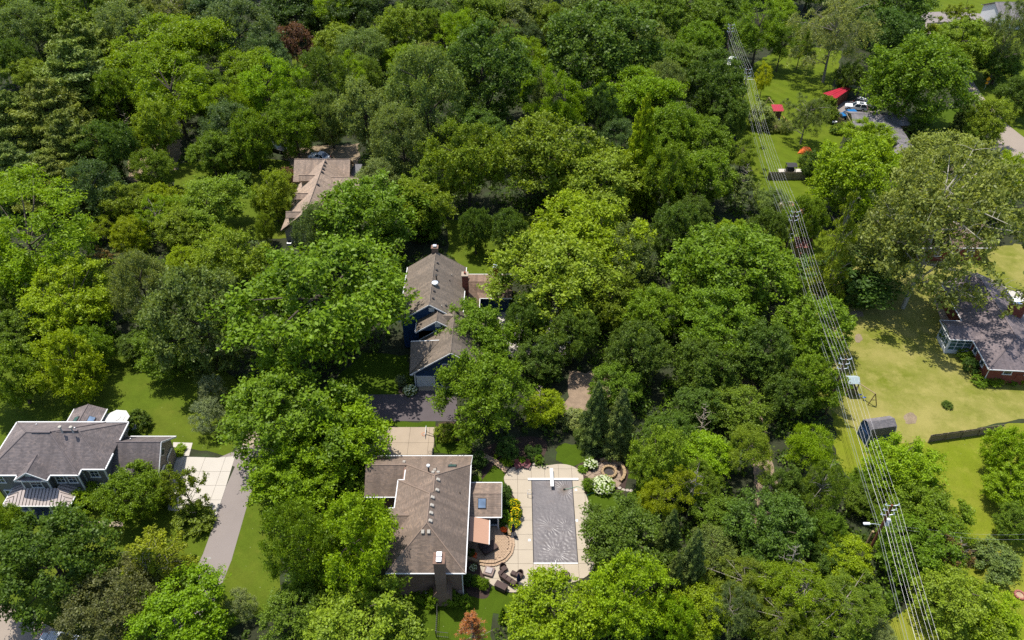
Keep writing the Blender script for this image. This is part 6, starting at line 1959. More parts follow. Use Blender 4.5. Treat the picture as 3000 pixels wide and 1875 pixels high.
def dome(seed, nc, cr, nl, ls, flat=.8, zlow=-.95, C=1.3, aspect=.55, upw=.4, jit=.62, inner=.2, lob=.16, droop=0.0, small=(.65, 1.35), spr=6, slim=.17, spread=.62, up_spray=.35):
    g = np.random.default_rng(seed)
    bumps = g.normal(size=(6, 3))
    bumps /= np.linalg.norm(bumps, axis=1, keepdims=True)
    cen, cs = [], []
    tries = 0
    while len(cen) < nc and tries < 20000:
        tries += 1
        d = g.normal(size=3)
        d /= np.linalg.norm(d)
        if d[2] < zlow or (d[2] < 0 and g.random() < -d[2] * .5):
            continue
        k = cr * g.uniform(*small)
        r = 1 + lob * np.sum(np.clip(bumps @ d, .55, 1) - .55) * 2.2 - lob * .6
        r = (r - k * .75) * (g.uniform(.84, 1.02) if g.random() > inner else g.uniform(.3, .75))
        p = d * r
        if d[2] < 0:
            p[:2] *= 1 - .12 * d[2] ** 2
        if cen and g.random() < .9:
            dd = np.linalg.norm(np.array(cen) - p, axis=1)
            if np.min(dd) < k * .62:
                continue
        cen.append(p)
        cs.append(k)
    cen, cs = np.array(cen), np.array(cs)
    w = cs ** 2
    ns = spr                                   # leafy sprays that fan out of every clump
    m = len(cen)
    rad_d = cen / np.maximum(np.linalg.norm(cen, axis=1, keepdims=True), 1e-6)
    ax = np.repeat(rad_d, ns, 0) * .55 + UP * up_spray + g.normal(size=(m * ns, 3)) * spread
    ax /= np.maximum(np.linalg.norm(ax, axis=1, keepdims=True), 1e-6)
    ax[:, 2] *= flat
    ln = np.repeat(cs, ns) * g.uniform(.75, 1.5, m * ns)
    tone = np.clip(np.repeat(g.random(m), ns) * .7 + g.random(m * ns) * .3, 0, 1)
    idx = g.choice(m * ns, nl, p=np.repeat(w, ns) / (w.sum() * ns))
    t = g.random(nl) ** .7
    o = g.normal(size=(nl, 3)) * (slim * np.repeat(cs, ns)[idx] * (.35 + .9 * np.sin(np.clip(t, 0, 1) * 2.6)))[:, None]
    off = ax[idx] * (t * ln[idx])[:, None] + o
    if droop:
        off[:, 2] -= droop * ln[idx] * t ** 2
    c = np.repeat(cen, ns, 0)[idx] + off
    n = ax[idx] * .3 + UP * upw + g.normal(size=(nl, 3)) * jit
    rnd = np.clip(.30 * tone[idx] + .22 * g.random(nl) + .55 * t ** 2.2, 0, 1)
    c = c + UP * C
    return (c, n, ls * g.uniform(.6, 1.4, nl), rnd, aspect), cen + UP * C, cs

def limbs(name, ends, C, mat, r0=.05, top=.6, k=10, seed=1, twigs=0):
    """tapered trunk with limbs that reach into the crown"""
    g = random.Random(seed)
    mb = MB()
    tz = C + top * .5
    bend = [(0, 0, 0), (g.uniform(-.03, .03), g.uniform(-.03, .03), C * .35), (g.uniform(-.06, .06), g.uniform(-.06, .06), C * .75), (g.uniform(-.08, .08), g.uniform(-.08, .08), tz)]
    mb.tube(bend, [r0 * 1.25, r0 * .9, r0 * .65, r0 * .25], 8)
    ends = list(ends)
    g.shuffle(ends)
    for e in ends[:k]:
        e = Vector(e)
        z0 = max(C * .35, min(tz * .95, e.z - .25 - .3 * g.random()))
        f = z0 / tz
        s_ = Vector(bend[1]).lerp(Vector(bend[3]), min(1, max(0, (z0 - bend[1][2]) / (bend[3][2] - bend[1][2]))))
        m_ = s_.lerp(e, .5) + Vector((g.uniform(-.05, .05), g.uniform(-.05, .05), .06))
        mb.tube([s_, m_, e], [r0 * .45, r0 * .28, r0 * .1], 5, False)
        for _ in range(twigs):
            q = m_.lerp(e, g.uniform(.1, .9))
            d = Vector((g.uniform(-1, 1), g.uniform(-1, 1), g.uniform(-.2, .9))).normalized() * g.uniform(.12, .3)
            mb.tube([q, q + d * .5 + Vector((0, 0, .02)), q + d], [r0 * .14, r0 * .09, r0 * .04], 4, False)
    me = bpy.data.meshes.new(name)
    me.from_pydata(mb.v, [], mb.f)
    me.materials.append(M[mat])
    return me

def conifer(seed, nb, per, ls, prof, C, droop, spread, zt=(-.95, .97), aspect=.3, rise=0.0, thick=.03, upw=.9, jit=.5, gap=0.0):
    g = np.random.default_rng(seed)
    P_, N_, R_, E_ = [], [], [], []
    for i in range(nb):
        f = (i + .5) / nb
        z = zt[0] + (zt[1] - zt[0]) * f
        L = prof(f) * g.uniform(.72, 1.12)
        if gap and g.random() < gap:
            L *= .35
        az = i * 2.39996 + g.uniform(-.4, .4)
        d, q = np.array([math.cos(az), math.sin(az), 0]), np.array([-math.sin(az), math.cos(az), 0])
        m = max(20, int(per * (.3 + L)))
        t = g.uniform(.12, 1, m) ** .75
        lat = g.normal(size=m) * spread * L * (1.15 - t) * (t > .1) + g.normal(size=m) * .015
        zz = -droop * L * t ** 1.3 + rise * L * t ** 2.5 + g.normal(size=m) * thick
        p = d * (L * t)[:, None] + q * lat[:, None] + UP * (z + zz)[:, None]
        P_.append(p)
        N_.append(UP * upw + d * .25 + g.normal(size=(m, 3)) * jit)
        R_.append(np.clip(.4 * g.random() + .35 * g.random(m) + .3 * t, 0, 1))
        E_.append(d * L * .8 + UP * (z - droop * L * .7 + rise * L * .4 + C))
    c = np.concatenate(P_) + UP * C
    return (c, np.concatenate(N_), ls * g.uniform(.6, 1.4, len(c)), np.concatenate(R_), aspect), np.array(E_), None

KIND = {}

def kind(key, name, cat, C, protos, leaf='leaf', bark='bark', r0=.05, k=10, twigs=0, top=.6, trunk=True):
    lst = []
    for j, (cl, ends, _) in enumerate(protos):
        me = leaf_cloud(name + '_crown', *cl, mat=leaf)
        tr = limbs(name + '_trunk', ends, C, bark, r0, top, k, j + 3, twigs) if trunk else None
        lst.append((me, tr))
    KIND[key] = (name, cat, C, lst)

kind('M', 'broadleaf_tree', 'tree', 1.08, [dome(s_, 110, .21, 30000, .027, .75, C=1.08, spr=6) for s_ in (1, 2, 3, 4)])
kind('O', 'broadleaf_tree', 'tree', 1.12, [dome(s_, 74, .26, 30000, .028, .7, C=1.12, lob=.26, inner=.25, spr=8, slim=.14) for s_ in (11, 12, 13, 14, 15)], k=14)
kind('F', 'broadleaf_tree', 'tree', 1.08, [dome(s_, 160, .16, 30000, .023, .8, C=1.08, upw=.3, jit=.75, spr=4, slim=.26) for s_ in (21, 22, 23)])
kind('L', 'broadleaf_tree', 'tree', 1.2, [dome(s_, 60, .26, 26000, .028, .5, -.7, C=1.2, aspect=.36, droop=.3, lob=.32, inner=.28, spr=7, slim=.16) for s_ in (31, 32, 33)], k=16, r0=.04)
kind('W', 'broadleaf_tree', 'tree', 1.22, [dome(s_, 100, .19, 25000, .025, .7, -.8, C=1.22, aspect=.32, droop=.8, lob=.3, inner=.35, jit=.75, spr=5, slim=.16) for s_ in (41, 42)], bark='bark_grey', k=26, twigs=2, r0=.035)
kind('Y', 'broadleaf_tree', 'tree', 1.2, [dome(51, 300, .095, 24000, .022, .8, -.8, C=1.2, inner=.45, jit=.8, lob=.3, spr=4, slim=.3)], bark='bark_pale', k=40, twigs=3, r0=.026, top=1.0)
kind('P', 'pine_tree', 'tree', 1.15, [conifer(s_, 84, 620, .036, lambda f: .98 * (1 - f ** 2.4) * (.75 + .25 * min(1, f * 4)) + .12, 1.15, .04, .32, thick=.026, rise=.16, gap=.25, aspect=.3, upw=.6, jit=.6) for s_ in (61, 62, 63)], 'needle', k=30, r0=.04, top=1.6)
kind('S', 'spruce_tree', 'tree', 1.08, [conifer(s_, 130, 400, .034, lambda f: .95 * (1 - f) ** .75 + .06, 1.08, .34, .24, rise=.16, zt=(-1, .98), thick=.024, aspect=.3, upw=.5, jit=.65) for s_ in (71, 72)], 'needle', k=20, r0=.04, top=1.7)
kind('Q', 'spruce_tree', 'tree', 1.05, [dome(s_, 120, .17, 16000, .03, .7, C=1.05, upw=.3, jit=.75, spr=5, slim=.2, aspect=.3) for s_ in (111, 112)], 'needle', k=10, r0=.035)
kind('H', 'hemlock_tree', 'tree', 1.2, [conifer(81, 58, 230, .036, lambda f: .95 * (1 - f) ** .6 * (.6 + .4 * min(1, f * 3)) + .08, 1.2, .22, .2, rise=.0, thick=.03, aspect=.28, gap=.3, upw=.5)], 'needle', 'bark_grey', k=46, r0=.04, top=1.7, twigs=2)
kind('B', 'shrub', 'shrub', .8, [dome(s_, 46, .3, 8000, .05, .8, C=.8, inner=.1, lob=.1, spr=6) for s_ in (91, 92)], k=6, r0=.03)
kind('R', 'ornamental_tree', 'tree', 1.15, [dome(95, 60, .24, 10000, .042, .5, C=1.15, aspect=.4, droop=.2)], k=12, r0=.035)
kind('G', 'grass_clump', 'ornamental grass', .75, [dome(97, 40, .3, 6000, .11, .9, C=.75, aspect=.1, jit=.35, upw=.15)], k=1, r0=.02, trunk=False)
kind('T', 'small_tree', 'tree', 1.4, [dome(101, 46, .17, 5600, .04, .8, C=1.4, inner=.4, lob=.35), dome(102, 50, .18, 6800, .04, .8, C=1.4, inner=.4, lob=.35)], k=26, r0=.035, twigs=2)

HUE = dict(dark=(.066, .108, .019), vdark=(.042, .074, .018), mid=(.096, .150, .018), green=(.100, .160, .012), bright=(.135, .212, .006), lime=(.150, .222, .008), yellow=(.178, .228, .008),
           grey=(.105, .142, .050), grey2=(.126, .158, .064), blue=(.076, .116, .052), blued=(.054, .086, .040), olive=(.120, .164, .016), light=(.142, .200, .022), pale=(.155, .182, .056),
           pine=(.112, .142, .036), pineb=(.118, .150, .042), spruce=(.105, .138, .056), bluesp=(.165, .19, .130), red=(.105, .050, .044), pink=(.17, .095, .085), willow=(.150, .175, .046), oy=(.145, .178, .014),
           purple=(.100, .102, .050), brown=(.15, .11, .06), rust=(.34, .13, .06), gold=(.26, .28, .010), hedge=(.050, .096, .024), gh=(.115, .19, .012), var=(.23, .27, .13), sage=(.165, .195, .098))
CNT = [0]
GROW = 1.08

def px_scale(t):
    return 1.2402 if t == 'F' else (1 / t[2] if isinstance(t, tuple) else 1 / 2.419)

def y_far(cy):
    return cy < 1150

def plant(k, t, cx, cy, w, h, hue, label, lean=None, squash=None):
    name, cat, C, protos = KIND[k]
    CNT[0] += 1
    rg = random.Random(CNT[0] * 7 + 1)
    u = px_scale(t)
    zc = 8.0 if k not in 'BGR' else 1.0
    for _ in range(6):
        c = P(t, cx, cy, zc)
        sc = FOC / depth(c)
        v = c - Vector((0, 0, CAM_H))
        sd = -v.z / v.length
        cdp = math.sqrt(1 - sd * sd)
        R = w * u / 2 / sc
        hh = h * u / 2 / sc
        V2 = (hh * hh - (R * sd) ** 2) / (cdp * cdp)
        V = math.sqrt(max(V2, 0))
        lo, hi_ = (.78, 1.7) if k not in 'SHP' else (.9, 2.1)
        if k in 'BG':
            lo, hi_ = .5, 1.3
        V = min(max(V, lo * R), hi_ * R)
        zc = C * V
    r = root(name, (c.x, c.y, 0), label, cat, {'tree': 'trees of the wooded neighbourhood', 'shrub': 'garden shrubs', 'ornamental grass': 'grass clumps by the playhouse'}[cat])
    gw = GROW * (.94 if k in 'OL' else 1.0) * (1.1 if t in ('a', 'b') and cat == 'tree' and y_far(cy) else 1.0)
    r.scale = (R * gw, R * gw, V * gw)
    r.rotation_euler = (lean[0] if lean else 0, lean[1] if lean else 0, rg.uniform(0, 6.28))
    me, tr = protos[CNT[0] % len(protos)]
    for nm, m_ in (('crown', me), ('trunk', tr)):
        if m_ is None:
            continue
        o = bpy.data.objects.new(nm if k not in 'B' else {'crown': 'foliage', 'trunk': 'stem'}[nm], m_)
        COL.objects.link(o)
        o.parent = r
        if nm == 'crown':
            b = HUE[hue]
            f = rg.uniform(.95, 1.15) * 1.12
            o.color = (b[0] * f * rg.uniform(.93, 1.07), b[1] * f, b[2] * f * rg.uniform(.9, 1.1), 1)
    r['size'] = float(R)
    return r

TREES = """
F a 235 240 340 320 grey|rounded grey green tree near the top left corner
M a 55 90 290 280 mid|mid green tree cut by the top left corner
M a 330 70 300 270 dark|dark tree at the top edge between two paler ones
L a 445 80 120 190 bright|small bright yellow green tree glimpsed at the top left edge
O a 620 150 440 360 mid|broad mid green tree with light tips near the top left
F a 790 10 280 220 olive|olive tree cut by the top edge left of the light conifer
P a 935 170 330 420 pine|light green tiered conifer at the top edge, left part
F a 890 320 400 440 grey2|grey green dome shaped tree left of the bright yellow green one
W a 1210 110 390 320 willow|pale olive willow-like tree at the top edge
M a 1490 130 340 300 blued|dark bluish tree at the top edge right of the pale willow
F a 1680 290 490 440 blue|large dark blue green dome left of the red maple
F a 1880 440 320 300 blue|dark blue green tree just below the larger blue green dome
M a 2080 110 400 330 vdark|very dark tree in shade behind the red maple
M a 2270 40 300 260 vdark|very dark tree at the top edge above the red maple
R a 2090 340 235 250 red|dark red maple standing by the shaded drive at the top
L a 2400 110 330 300 bright|bright green tree at the top edge right of the red maple
M a 2390 340 300 260 light|light mid green tree right of the red maple
B a 2210 505 130 110 pink|pinkish shrub in the small sunny clearing under the red maple
L a 1290 390 640 360 bright|big bright yellow green tree crown, upper left wood
L a 1250 720 570 500 bright|bright yellow green tree with visible leaning trunk, below the bigger bright one
F a 1120 570 280 300 grey|grey green tree squeezed left between two bright yellow green trees
L a 1760 520 400 320 bright|bright yellow green tree below the blue green dome
L a 1900 690 420 440 bright|bright yellow green tree right of the wood centre, left third
L a 1690 820 270 330 lime|narrow bright tree between the two bright crowns on the left
P a 610 430 440 420 pine|topmost tall white pine of the group on the left
P a 585 650 580 460 pineb|broad feathery pine in the middle of the left group
P a 390 880 500 480 pine|feathery pine lower in the left group, right of the sunny grass strip
P a 130 920 380 400 pineb|pine at the left edge beside the hidden grey roof
P a 520 1080 440 440 pine|pine in front of the hidden grey roofed house
P a 130 1250 460 440 pineb|pine at the left edge, low in the group
P a 380 1340 460 440 pine|lowest pine of the left group
M a 840 770 270 390 green|upright green tree right of the pines
M a 800 1100 310 410 dark|dark tree right of the lower pines
F a 680 1390 400 420 blued|dark bluish tree in shade below the pines
O a 1080 960 310 400 light|sunlit pale green tree left of the leaning trunk
O a 1110 1200 260 320 mid|small green tree by the sunlit bare earth, left
M a 230 540 240 200 olive|olive tree above the sunny grass strip on the left
M a 90 450 240 280 dark|dark tree at the left edge above the grass strip
F a 30 270 230 260 dark|dark tree touching the left edge near the top
F a 1620 970 340 340 blue|pale blue green tree behind the lawn of the tan house
O a 1500 1110 290 290 mid|mid green tree over the shaded lawn left of the tan house
M a 1800 1010 280 370 green|green tree above the round bush on the tan house lawn
M a 2085 930 310 370 green|green tree over the black shaded car
B a 1690 1290 180 140 dark|round dark bush on the lawn left of the tan house
O a 1940 1395 300 350 oy|olive yellow tree beside the left wall of the tan house
R a 2015 1255 150 120 red|dark red bushy maple at the left corner of the tan roof
F a 2260 640 330 430 dark|dark grey green tree behind the tan house
M a 2340 880 230 330 grey|sunlit green tree beside the shaded basketball hoop
M b 80 130 340 310 vdark|very dark tree at the top edge, left of centre
O b 370 250 350 330 olive|olive green tree left of the blue umbrella
O b 420 450 240 230 lime|yellowish tree just behind the blue umbrella
M b 610 220 200 220 mid|small mid green tree beside the brown roof in the top wood
M b 560 60 310 250 dark|dark tree at the top edge left of the brown roof
F b 590 440 210 190 pale|pale grey green small tree right of the blue umbrella
L b 840 250 290 330 bright|bright feathery tree in the top wood, centre
F b 800 100 340 250 grey|grey green tree at the top edge, centre left
O b 1010 170 370 350 mid|mid green tree at the top edge, centre
M b 1260 150 390 320 grey|dark grey green tree at the top edge, right of centre
F b 1170 290 220 220 grey2|small grey green tree under the top centre trees
F b 1320 290 220 200 blued|small dark bluish tree right of the grey green small one
O b 1520 210 240 280 olive|narrow olive tree between two large dark crowns, top
F b 1780 80 390 270 grey|pale grey green crown at the top edge, right of centre
O b 2040 90 330 250 olive|olive crown at the top edge above the big dark maple
M b 2260 160 350 310 mid|mid green crown left of the far end of the power line
M b 1830 400 650 590 dark|largest dark green dome in the top wood, right of centre
L b 1350 450 300 270 bright|bright yellow green crown left of the largest dark dome
M b 1030 600 570 570 dark|big dark green dome in the top wood, centre
F b 600 750 500 640 grey|tall grey green dome left of the central dark dome
F b 150 400 350 290 grey|grey green tree left of the blue umbrella, lower
F b 140 560 270 250 mid|small green tree under the trees left of the blue umbrella
L b 85 630 230 300 lime|yellow green narrow tree at the left of the tall grey green dome
O b 180 870 350 490 grey2|sunlit grey green tree rising behind the tan house ridge
F b 1400 670 230 250 grey2|small greyish tree between central bright crowns
L b 1580 800 350 430 bright|bright green tree above the twin olive crowns
M b 1840 870 220 450 vdark|narrow very dark tree in the shade right of the bright one
L b 2130 710 490 340 bright|wide bright yellow green crown above the yellow green spruce
F b 1960 1000 250 260 blue|small blue grey tree left of the yellow green spruce
S b 2120 1120 340 620 yellow|tall yellow green spruce in the wood right of centre
O b 900 1180 530 600 olive|left of the twin olive green crowns behind the blue house
O b 1490 1140 650 590 olive|right and wider of the twin olive green crowns
O b 1810 1370 620 430 light|light green tree in front of the yellow green spruce
F b 430 1060 370 450 grey|grey green tree behind the tan house, right side
F b 2290 670 270 350 grey|grey green tree right of the wide bright crown
M b 2350 490 270 270 mid|mid green tree left of the upper power pole wires
O b 2250 340 270 270 grey|greyish tree above the wide bright crown
M b 2330 970 340 390 green|green tree right of the yellow green spruce
M b 2300 1320 350 470 green|tall green tree below right of the yellow green spruce
F b 270 1270 330 250 grey2|greyish bushy tree by the metal porch roof of the tan house
T b 570 1310 270 290 light|young spiky branching tree behind the tan house
O F 845 515 260 210 green|green tree covering the right half of the tan roof
F F 745 562 100 140 blue|bluish green tree at the near corner of the tan house
O F 1000 497 130 140 light|light green small tree between the tan house and the twin olive crowns
M c 120 130 350 310 mid|tree left of the hidden end of the power line
M c 120 330 330 340 green|green tree left of the upper crossarms
L c 540 230 400 420 green|green tree right of the upper power line
L c 700 330 240 300 mid|tree at the back of the sunny lawn behind the sapling
L c 700 60 260 190 lime|yellowish tree at the top edge above the back lawn
L c 840 350 170 240 light|slim light green tree at the far edge of the back lawn
W c 1080 250 460 560 sage|tall grey green tree with twin trunks beside the red roofed shed
M c 1490 80 540 340 dark|dark tree at the top edge right of the twin trunk tree
M c 1480 260 350 380 hedge|dark olive tree between the twin trunk tree and the round tree
M c 1190 560 200 230 dark|dark tree right behind the red roofed shed
O c 1630 580 640 620 green|big round green tree behind the parked cars
O c 1960 340 420 370 light|light green tree above the road bend
B c 1790 240 150 110 yellow|yellow leaved bush left of the light green tree by the road
B c 2060 300 130 120 yellow|yellow leaved bush right of the light green tree by the road
T c 1930 120 210 190 oy|small olive tree in front of the top right driveway
W c 2290 280 320 540 grey2|thin greyish tree with bare twigs at the right edge, top
M c 2240 470 300 250 dark|dark tree behind the yellow road sign
M c 2390 690 280 290 dark|dark bushy tree at the right edge beside the road
O c 2160 880 300 330 light|light green tree standing by the road at the right
S c 1990 810 140 230 spruce|small dark spruce between the big round tree and the road
W c 880 840 270 320 grey|small weeping tree on the lawn above the orange tent
L c 570 585 120 230 gold|yellow sapling beside the crossarms of the upper pole
M c 220 640 420 430 dark|dark tree left of the white soccer goal
M c 60 490 310 270 mid|green tree at the left of the soccer goal, further up
M c 330 830 240 300 dark|dark tree left of the playhouse under the wires
M c 130 1010 390 370 green|green tree left of the wires, level with the orange tent
L c 420 1120 230 230 light|light green small tree left of the black gazebo
M c 100 1290 410 410 green|green tree left of the wires, level with the board fence
T c 400 1340 260 260 grey|thin greyish tree with bare twigs beside the board fence
F c 640 1450 250 210 grey|grey green bushy tree left of the round stone bed
O c 1210 1270 580 580 lime|large lime green tree in front of the grey roofed house
O c 1320 990 330 240 lime|lime green crown rising against the grey roof
F c 1840 1230 680 440 pale|wide olive tree with pale twigs, right of the lime green tree
Y F 2205 550 330 370 pale|tall sycamore with white limbs behind the red brick house
O c 2300 1310 340 420 lime|bright green tree at the right edge above the red brick house
M c 930 1180 180 190 dark|round dark tree at the end of the board fence
B c 555 840 180 180 sage|grey green shrub left of the playhouse
G c 630 890 100 100 sage|grass clump left of the path to the playhouse
G c 720 897 110 100 sage|round grass clump right of the path to the playhouse
B c 1020 740 130 110 green|leafy green vegetables left of the cars
B c 1040 820 120 100 mid|leafy green bed beside the pale fence
B c 1090 920 90 70 mid|small green bed beside the orange barrel
B c 1680 940 260 110 dark|dark ground hugging shrub right of the grey roofed house
H F 1975 590 130 250 oy|thin hemlock with drooping branches behind the round lawn
F F 2085 600 150 180 grey|grey green tree between the hemlock and the sycamore
M F 1900 525 90 130 green|green tree left of the pole by the round stone bed
B F 2040 660 200 60 hedge|low dark shrubs in shade at the foot of the sycamore
B F 1930 640 90 60 green|green shrub below the brick red shed
L d 250 270 860 500 bright|large bright feathery tree at the left edge above the yellow trees
M d 90 640 270 350 mid|mid green tree at the left edge below the feathery tree
M d 520 470 230 200 mid|small green tree under the right end of the feathery tree
O d 530 660 580 520 yellow|big yellow green tree left of centre on the lawn edge
O d 520 1090 430 500 yellow|yellow green tree behind the grey house
O d 100 1140 430 490 green|dark green tree with light top at the left edge behind the grey house
M d 90 850 340 290 mid|mid green tree at the left edge beside the two yellow green trees
M d 300 770 260 280 vdark|dark tree in shade between the yellow green trees
F d 1010 560 390 560 grey2|pale grey green tree left of the big grey green dome
M d 1440 760 660 800 grey|big grey green dome above the shaded lawn
O d 1320 120 350 320 light|light green round tree left of the tan house lawn
M d 920 190 250 270 yellow|yellow green tree left of the light round tree
L d 700 130 210 180 yellow|small yellow green tree beside the brown bare bush
T d 745 320 170 150 brown|brown bare twiggy bush behind the yellow green tree
W d 790 470 240 230 olive|olive bushy tree below the brown bare bush
O d 1680 350 470 480 light|light speckled green tree below the tan house lawn
M d 1310 360 230 230 yellow|yellow green tree between the grey green dome and light speckled tree
W d 1130 60 360 320 lime|lime airy tree at the top of the yellow group left of the tan lawn
O d 950 -60 330 320 olive|olive tree at the far left of the yellow group
O d 1190 -80 280 290 yellow|bright yellow green crown next to the tan house lawn
O d 1490 -30 480 380 light|wide light green tree next to the tan house lawn
M d 980 950 270 230 dark|low dark tree above the sunny lawn patch
F d 1880 120 130 240 olive|small olive tree in front of the tan house gable
O F 765 728 385 330 green|largest green tree left of the blue house
O F 685 978 300 245 green|big dark green tree over the driveway left of the brown roofed house
M F 800 1037 215 130 bright|bright green tree touching the left end of the brown roof
M F 690 1140 190 140 bright|bright green round tree right of the asphalt driveway
Q d 1500 1260 190 220 bluesp|upper blue grey spruce at the lawn edge
Q d 1470 1450 240 250 bluesp|lower blue grey spruce by the white driveway pad
B d 990 1470 150 150 dark|round dark bush beside the white deck steps
O e 1800 210 740 440 yellow|bright yellow topped tree right of the blue house
O e 1480 450 790 620 light|olive green tree with pale forked trunk right of the blue house
M e 950 130 210 350 dark|tall slim dark tree on the shaded lawn behind the blue house
M e 1190 140 260 340 dark|dark tree behind the far end of the blue house
M e 560 70 300 250 green|green tree directly behind the blue house chimney
O e 1000 860 490 430 green|green tree beside the garage of the blue house, upper of two
O e 1000 1265 600 620 green|green tree beside the garage of the blue house, lower of two
M e 1330 770 310 400 dark|dark tree over the patio of the blue house
M e 1400 1060 340 310 dark|dark green tree left of the gravel clearing
F e 2000 350 430 440 grey|grey green tree behind the yellow topped tree
O e 1900 640 400 400 olive|olive tree below the grey green tree, centre right
M e 2200 720 400 400 green|green tree in the middle of the centre right wood
M e 2080 1010 420 430 dark|dark tree above the gravel clearing
O e 1430 1390 290 280 yellow|yellow green tree with dry twigs left of the spruces
S e 1802 1440 310 460 spruce|left of the two dark spruces at the gravel clearing
S e 1974 1480 320 460 spruce|right of the two dark spruces at the gravel clearing
B e 1640 1460 190 160 sage|pale grey shrub left of the spruces
B e 425 1190 80 130 bluesp|blue green hydrangea at the garage corner of the blue house
B e 490 1170 100 90 mid|green shrub at the left garage corner of the blue house
M f 330 420 780 430 green|wide green tree above the dark hedge wood, left of the wires
M f 250 800 570 480 green|green crown in the wood left of the dry lawn
M f 960 830 500 430 green|green tree bulging onto the dry lawn
M f 330 180 250 280 lime|yellow green tree above the wide green tree
M f 600 150 270 370 dark|dark tree left of the pole stub
O f 940 1190 390 420 green|green tree left of the play set pole
M f 560 1010 430 430 dark|dark tree around the small gravel glimpse
M f 150 1110 410 420 dark|dark tree below the left green crown
M f 420 1400 390 310 mid|green tree above the gravel lane
M f 800 590 170 210 mid|small green tree touching the wires
M f 60 260 240 260 mid|green tree at the left of the yellow green tree in the centre right wood
B f 1860 880 90 100 green|leafy plants at the glazed sunroom of the brick house
B f 2000 1010 110 90 mid|green border plants along the brick wall, upper
B f 2040 1080 110 100 hedge|dark border plants along the brick wall, middle
B f 2110 1190 110 80 green|green border plants at the near brick corner
B f 2220 1195 110 60 green|low shrub under the near brick wall, left
B f 2330 1190 80 50 green|low shrub under the near brick wall, middle
B f 2400 1190 50 50 yellow|yellow green shrub under the near brick wall, right
B f 1876 1358 75 55 dark|small round dark bush alone on the dry lawn
M g 50 710 250 380 green|green tree at the left edge in front of the grey house
M g 370 960 760 760 dark|very large dark green tree in front of the grey house
O g 960 460 430 420 green|green tree in front of the garage wing of the grey house
R g 620 500 230 150 lime|low lime green maple by the porch of the grey house
T g 1310 430 250 320 olive|thin young tree at the edge of the white driveway pad
B g 1380 650 270 160 olive|shrub at the foot of the thin young tree
H g 1080 790 560 580 oy|leaning thin pine on the front lawn
F g 800 1280 630 470 purple|purplish grey crab apple at the bottom left
O g 1330 1330 650 530 bright|bright green tree at the bottom covering the driveway
Q g 1700 1270 210 220 sage|small pale grey green spruce left of the big fine leaved tree
B g 1180 500 110 150 olive|olive shrub beside the white driveway pad
B g 1265 185 75 60 lime|lower clipped lime ball bush by the garage of the grey house
B g 1283 150 75 60 lime|upper clipped lime ball bush by the garage of the grey house
F h -260 900 500 700 green|fine leaved green tree right of the front strip lawn
O h -270 1290 480 440 mid|green tree at the bottom left of the brown roofed house
O h 80 870 610 700 lime|tall lime green tree overhanging the brown roof
O h 110 1380 740 600 light|light green tree at the bottom below the brown roof
M h 60 420 230 220 green|small tree between the driveway trees and the brown roof
O h 1990 830 610 540 dark|dark green tree overhanging the right side of the pool
O h 1500 1350 640 520 lime|lime green tree at the bottom below the pool
O h 2020 1270 540 560 lime|lime green tree at the bottom right of the pool
O h 2235 250 370 470 light|light green tree right of the fire pit
L h 2250 520 340 360 yellow|yellow green tree right of the stepping stones
S h 2320 790 270 420 spruce|upper grey green conifer right of the dark pool tree
S h 2350 1080 250 400 spruce|lower grey green conifer right of the dark pool tree
M h 2370 1370 270 420 lime|yellow green tree at the bottom, right of the conifers
M h 980 245 115 115 hedge|clipped round dark bush at the rear corner of the brown house
M h 1180 165 160 130 hedge|dark round bush behind the maroon chairs
B h 1170 450 75 70 hedge|dark shrub nearest the winding bed at the pool house
B h 1165 495 80 80 hedge|dark round shrub right of the pool house roof
B h 1155 560 85 90 hedge|dark round shrub below the skylight side of the pool house
B h 1158 640 85 90 gh|light green clipped shrub at the near corner of the pool house
B h 1140 705 50 50 hedge|small dark shrub beside the red flowers
B h 1185 245 90 70 lime|lime green shrub left of the maroon chairs
B h 1222 240 50 55 var|variegated shrub behind the left maroon chair
B h 1275 240 65 55 gh|lime shrub between and behind the maroon chairs
B h 1340 228 60 60 hedge|dark green shrub behind the right maroon chair
B h 1402 236 62 64 gh|green round shrub right of the maroon chairs
B h 1330 165 65 65 hedge|dark round shrub in the second row behind the chairs
B h 1392 190 60 70 hedge|dark round shrub at the right end of the second row
B h 1390 150 55 45 hedge|dark shrub furthest back in the mulch bed
B h 1140 240 40 35 lime|small lime shrub at the left of the mulch bed
B h 1095 210 35 30 lime|small lime shrub by the paver path
B h 968 335 60 45 var|variegated plant beside the rear brown wall
B h 955 378 70 45 gh|light green plant at the pool house wall
B h 1710 300 70 60 gh|spiky green clump at the far right deck edge
B h 1745 420 95 95 green|green shrub left of the big white hydrangea
B h 920 900 60 60 dark|dark shrub by the orange flowers
B h 900 1090 80 100 hedge|dark tall shrub at the near right corner of the brown house
B h 958 1095 80 110 green|green shrub beside the kamado grill
B h 1015 1120 80 90 green|green shrub left of the storage box
B h 885 1240 90 90 gh|light shrub below the kamado grill
B h 770 1225 140 130 green|large round green bush below the brick chimney
B h 550 1205 130 110 gh|lime bush at the near wall, left
B h 643 1225 105 115 gh|lime bush at the near wall, right of the cooling unit
S h 1145 1335 85 110 green|small cone shaped conifer below the storage box
B h 760 50 150 150 light|light green bush in the mulch by the basketball court
B h 700 20 40 40 var|pale variegated plant by the boulders
L i 480 170 330 380 light|light green tree beside the gravel lane
L i 900 180 350 400 bright|bright feathery tree right of the gravel lane
W i 990 450 310 420 mid|darker feathery tree just below the bright one
M i 150 240 390 370 lime|yellow green thicket tree left of the gravel lane
O i 250 620 330 280 mid|mid green tree below the gravel lane
M i 650 740 560 460 dark|round dark green tree in the lower right wood
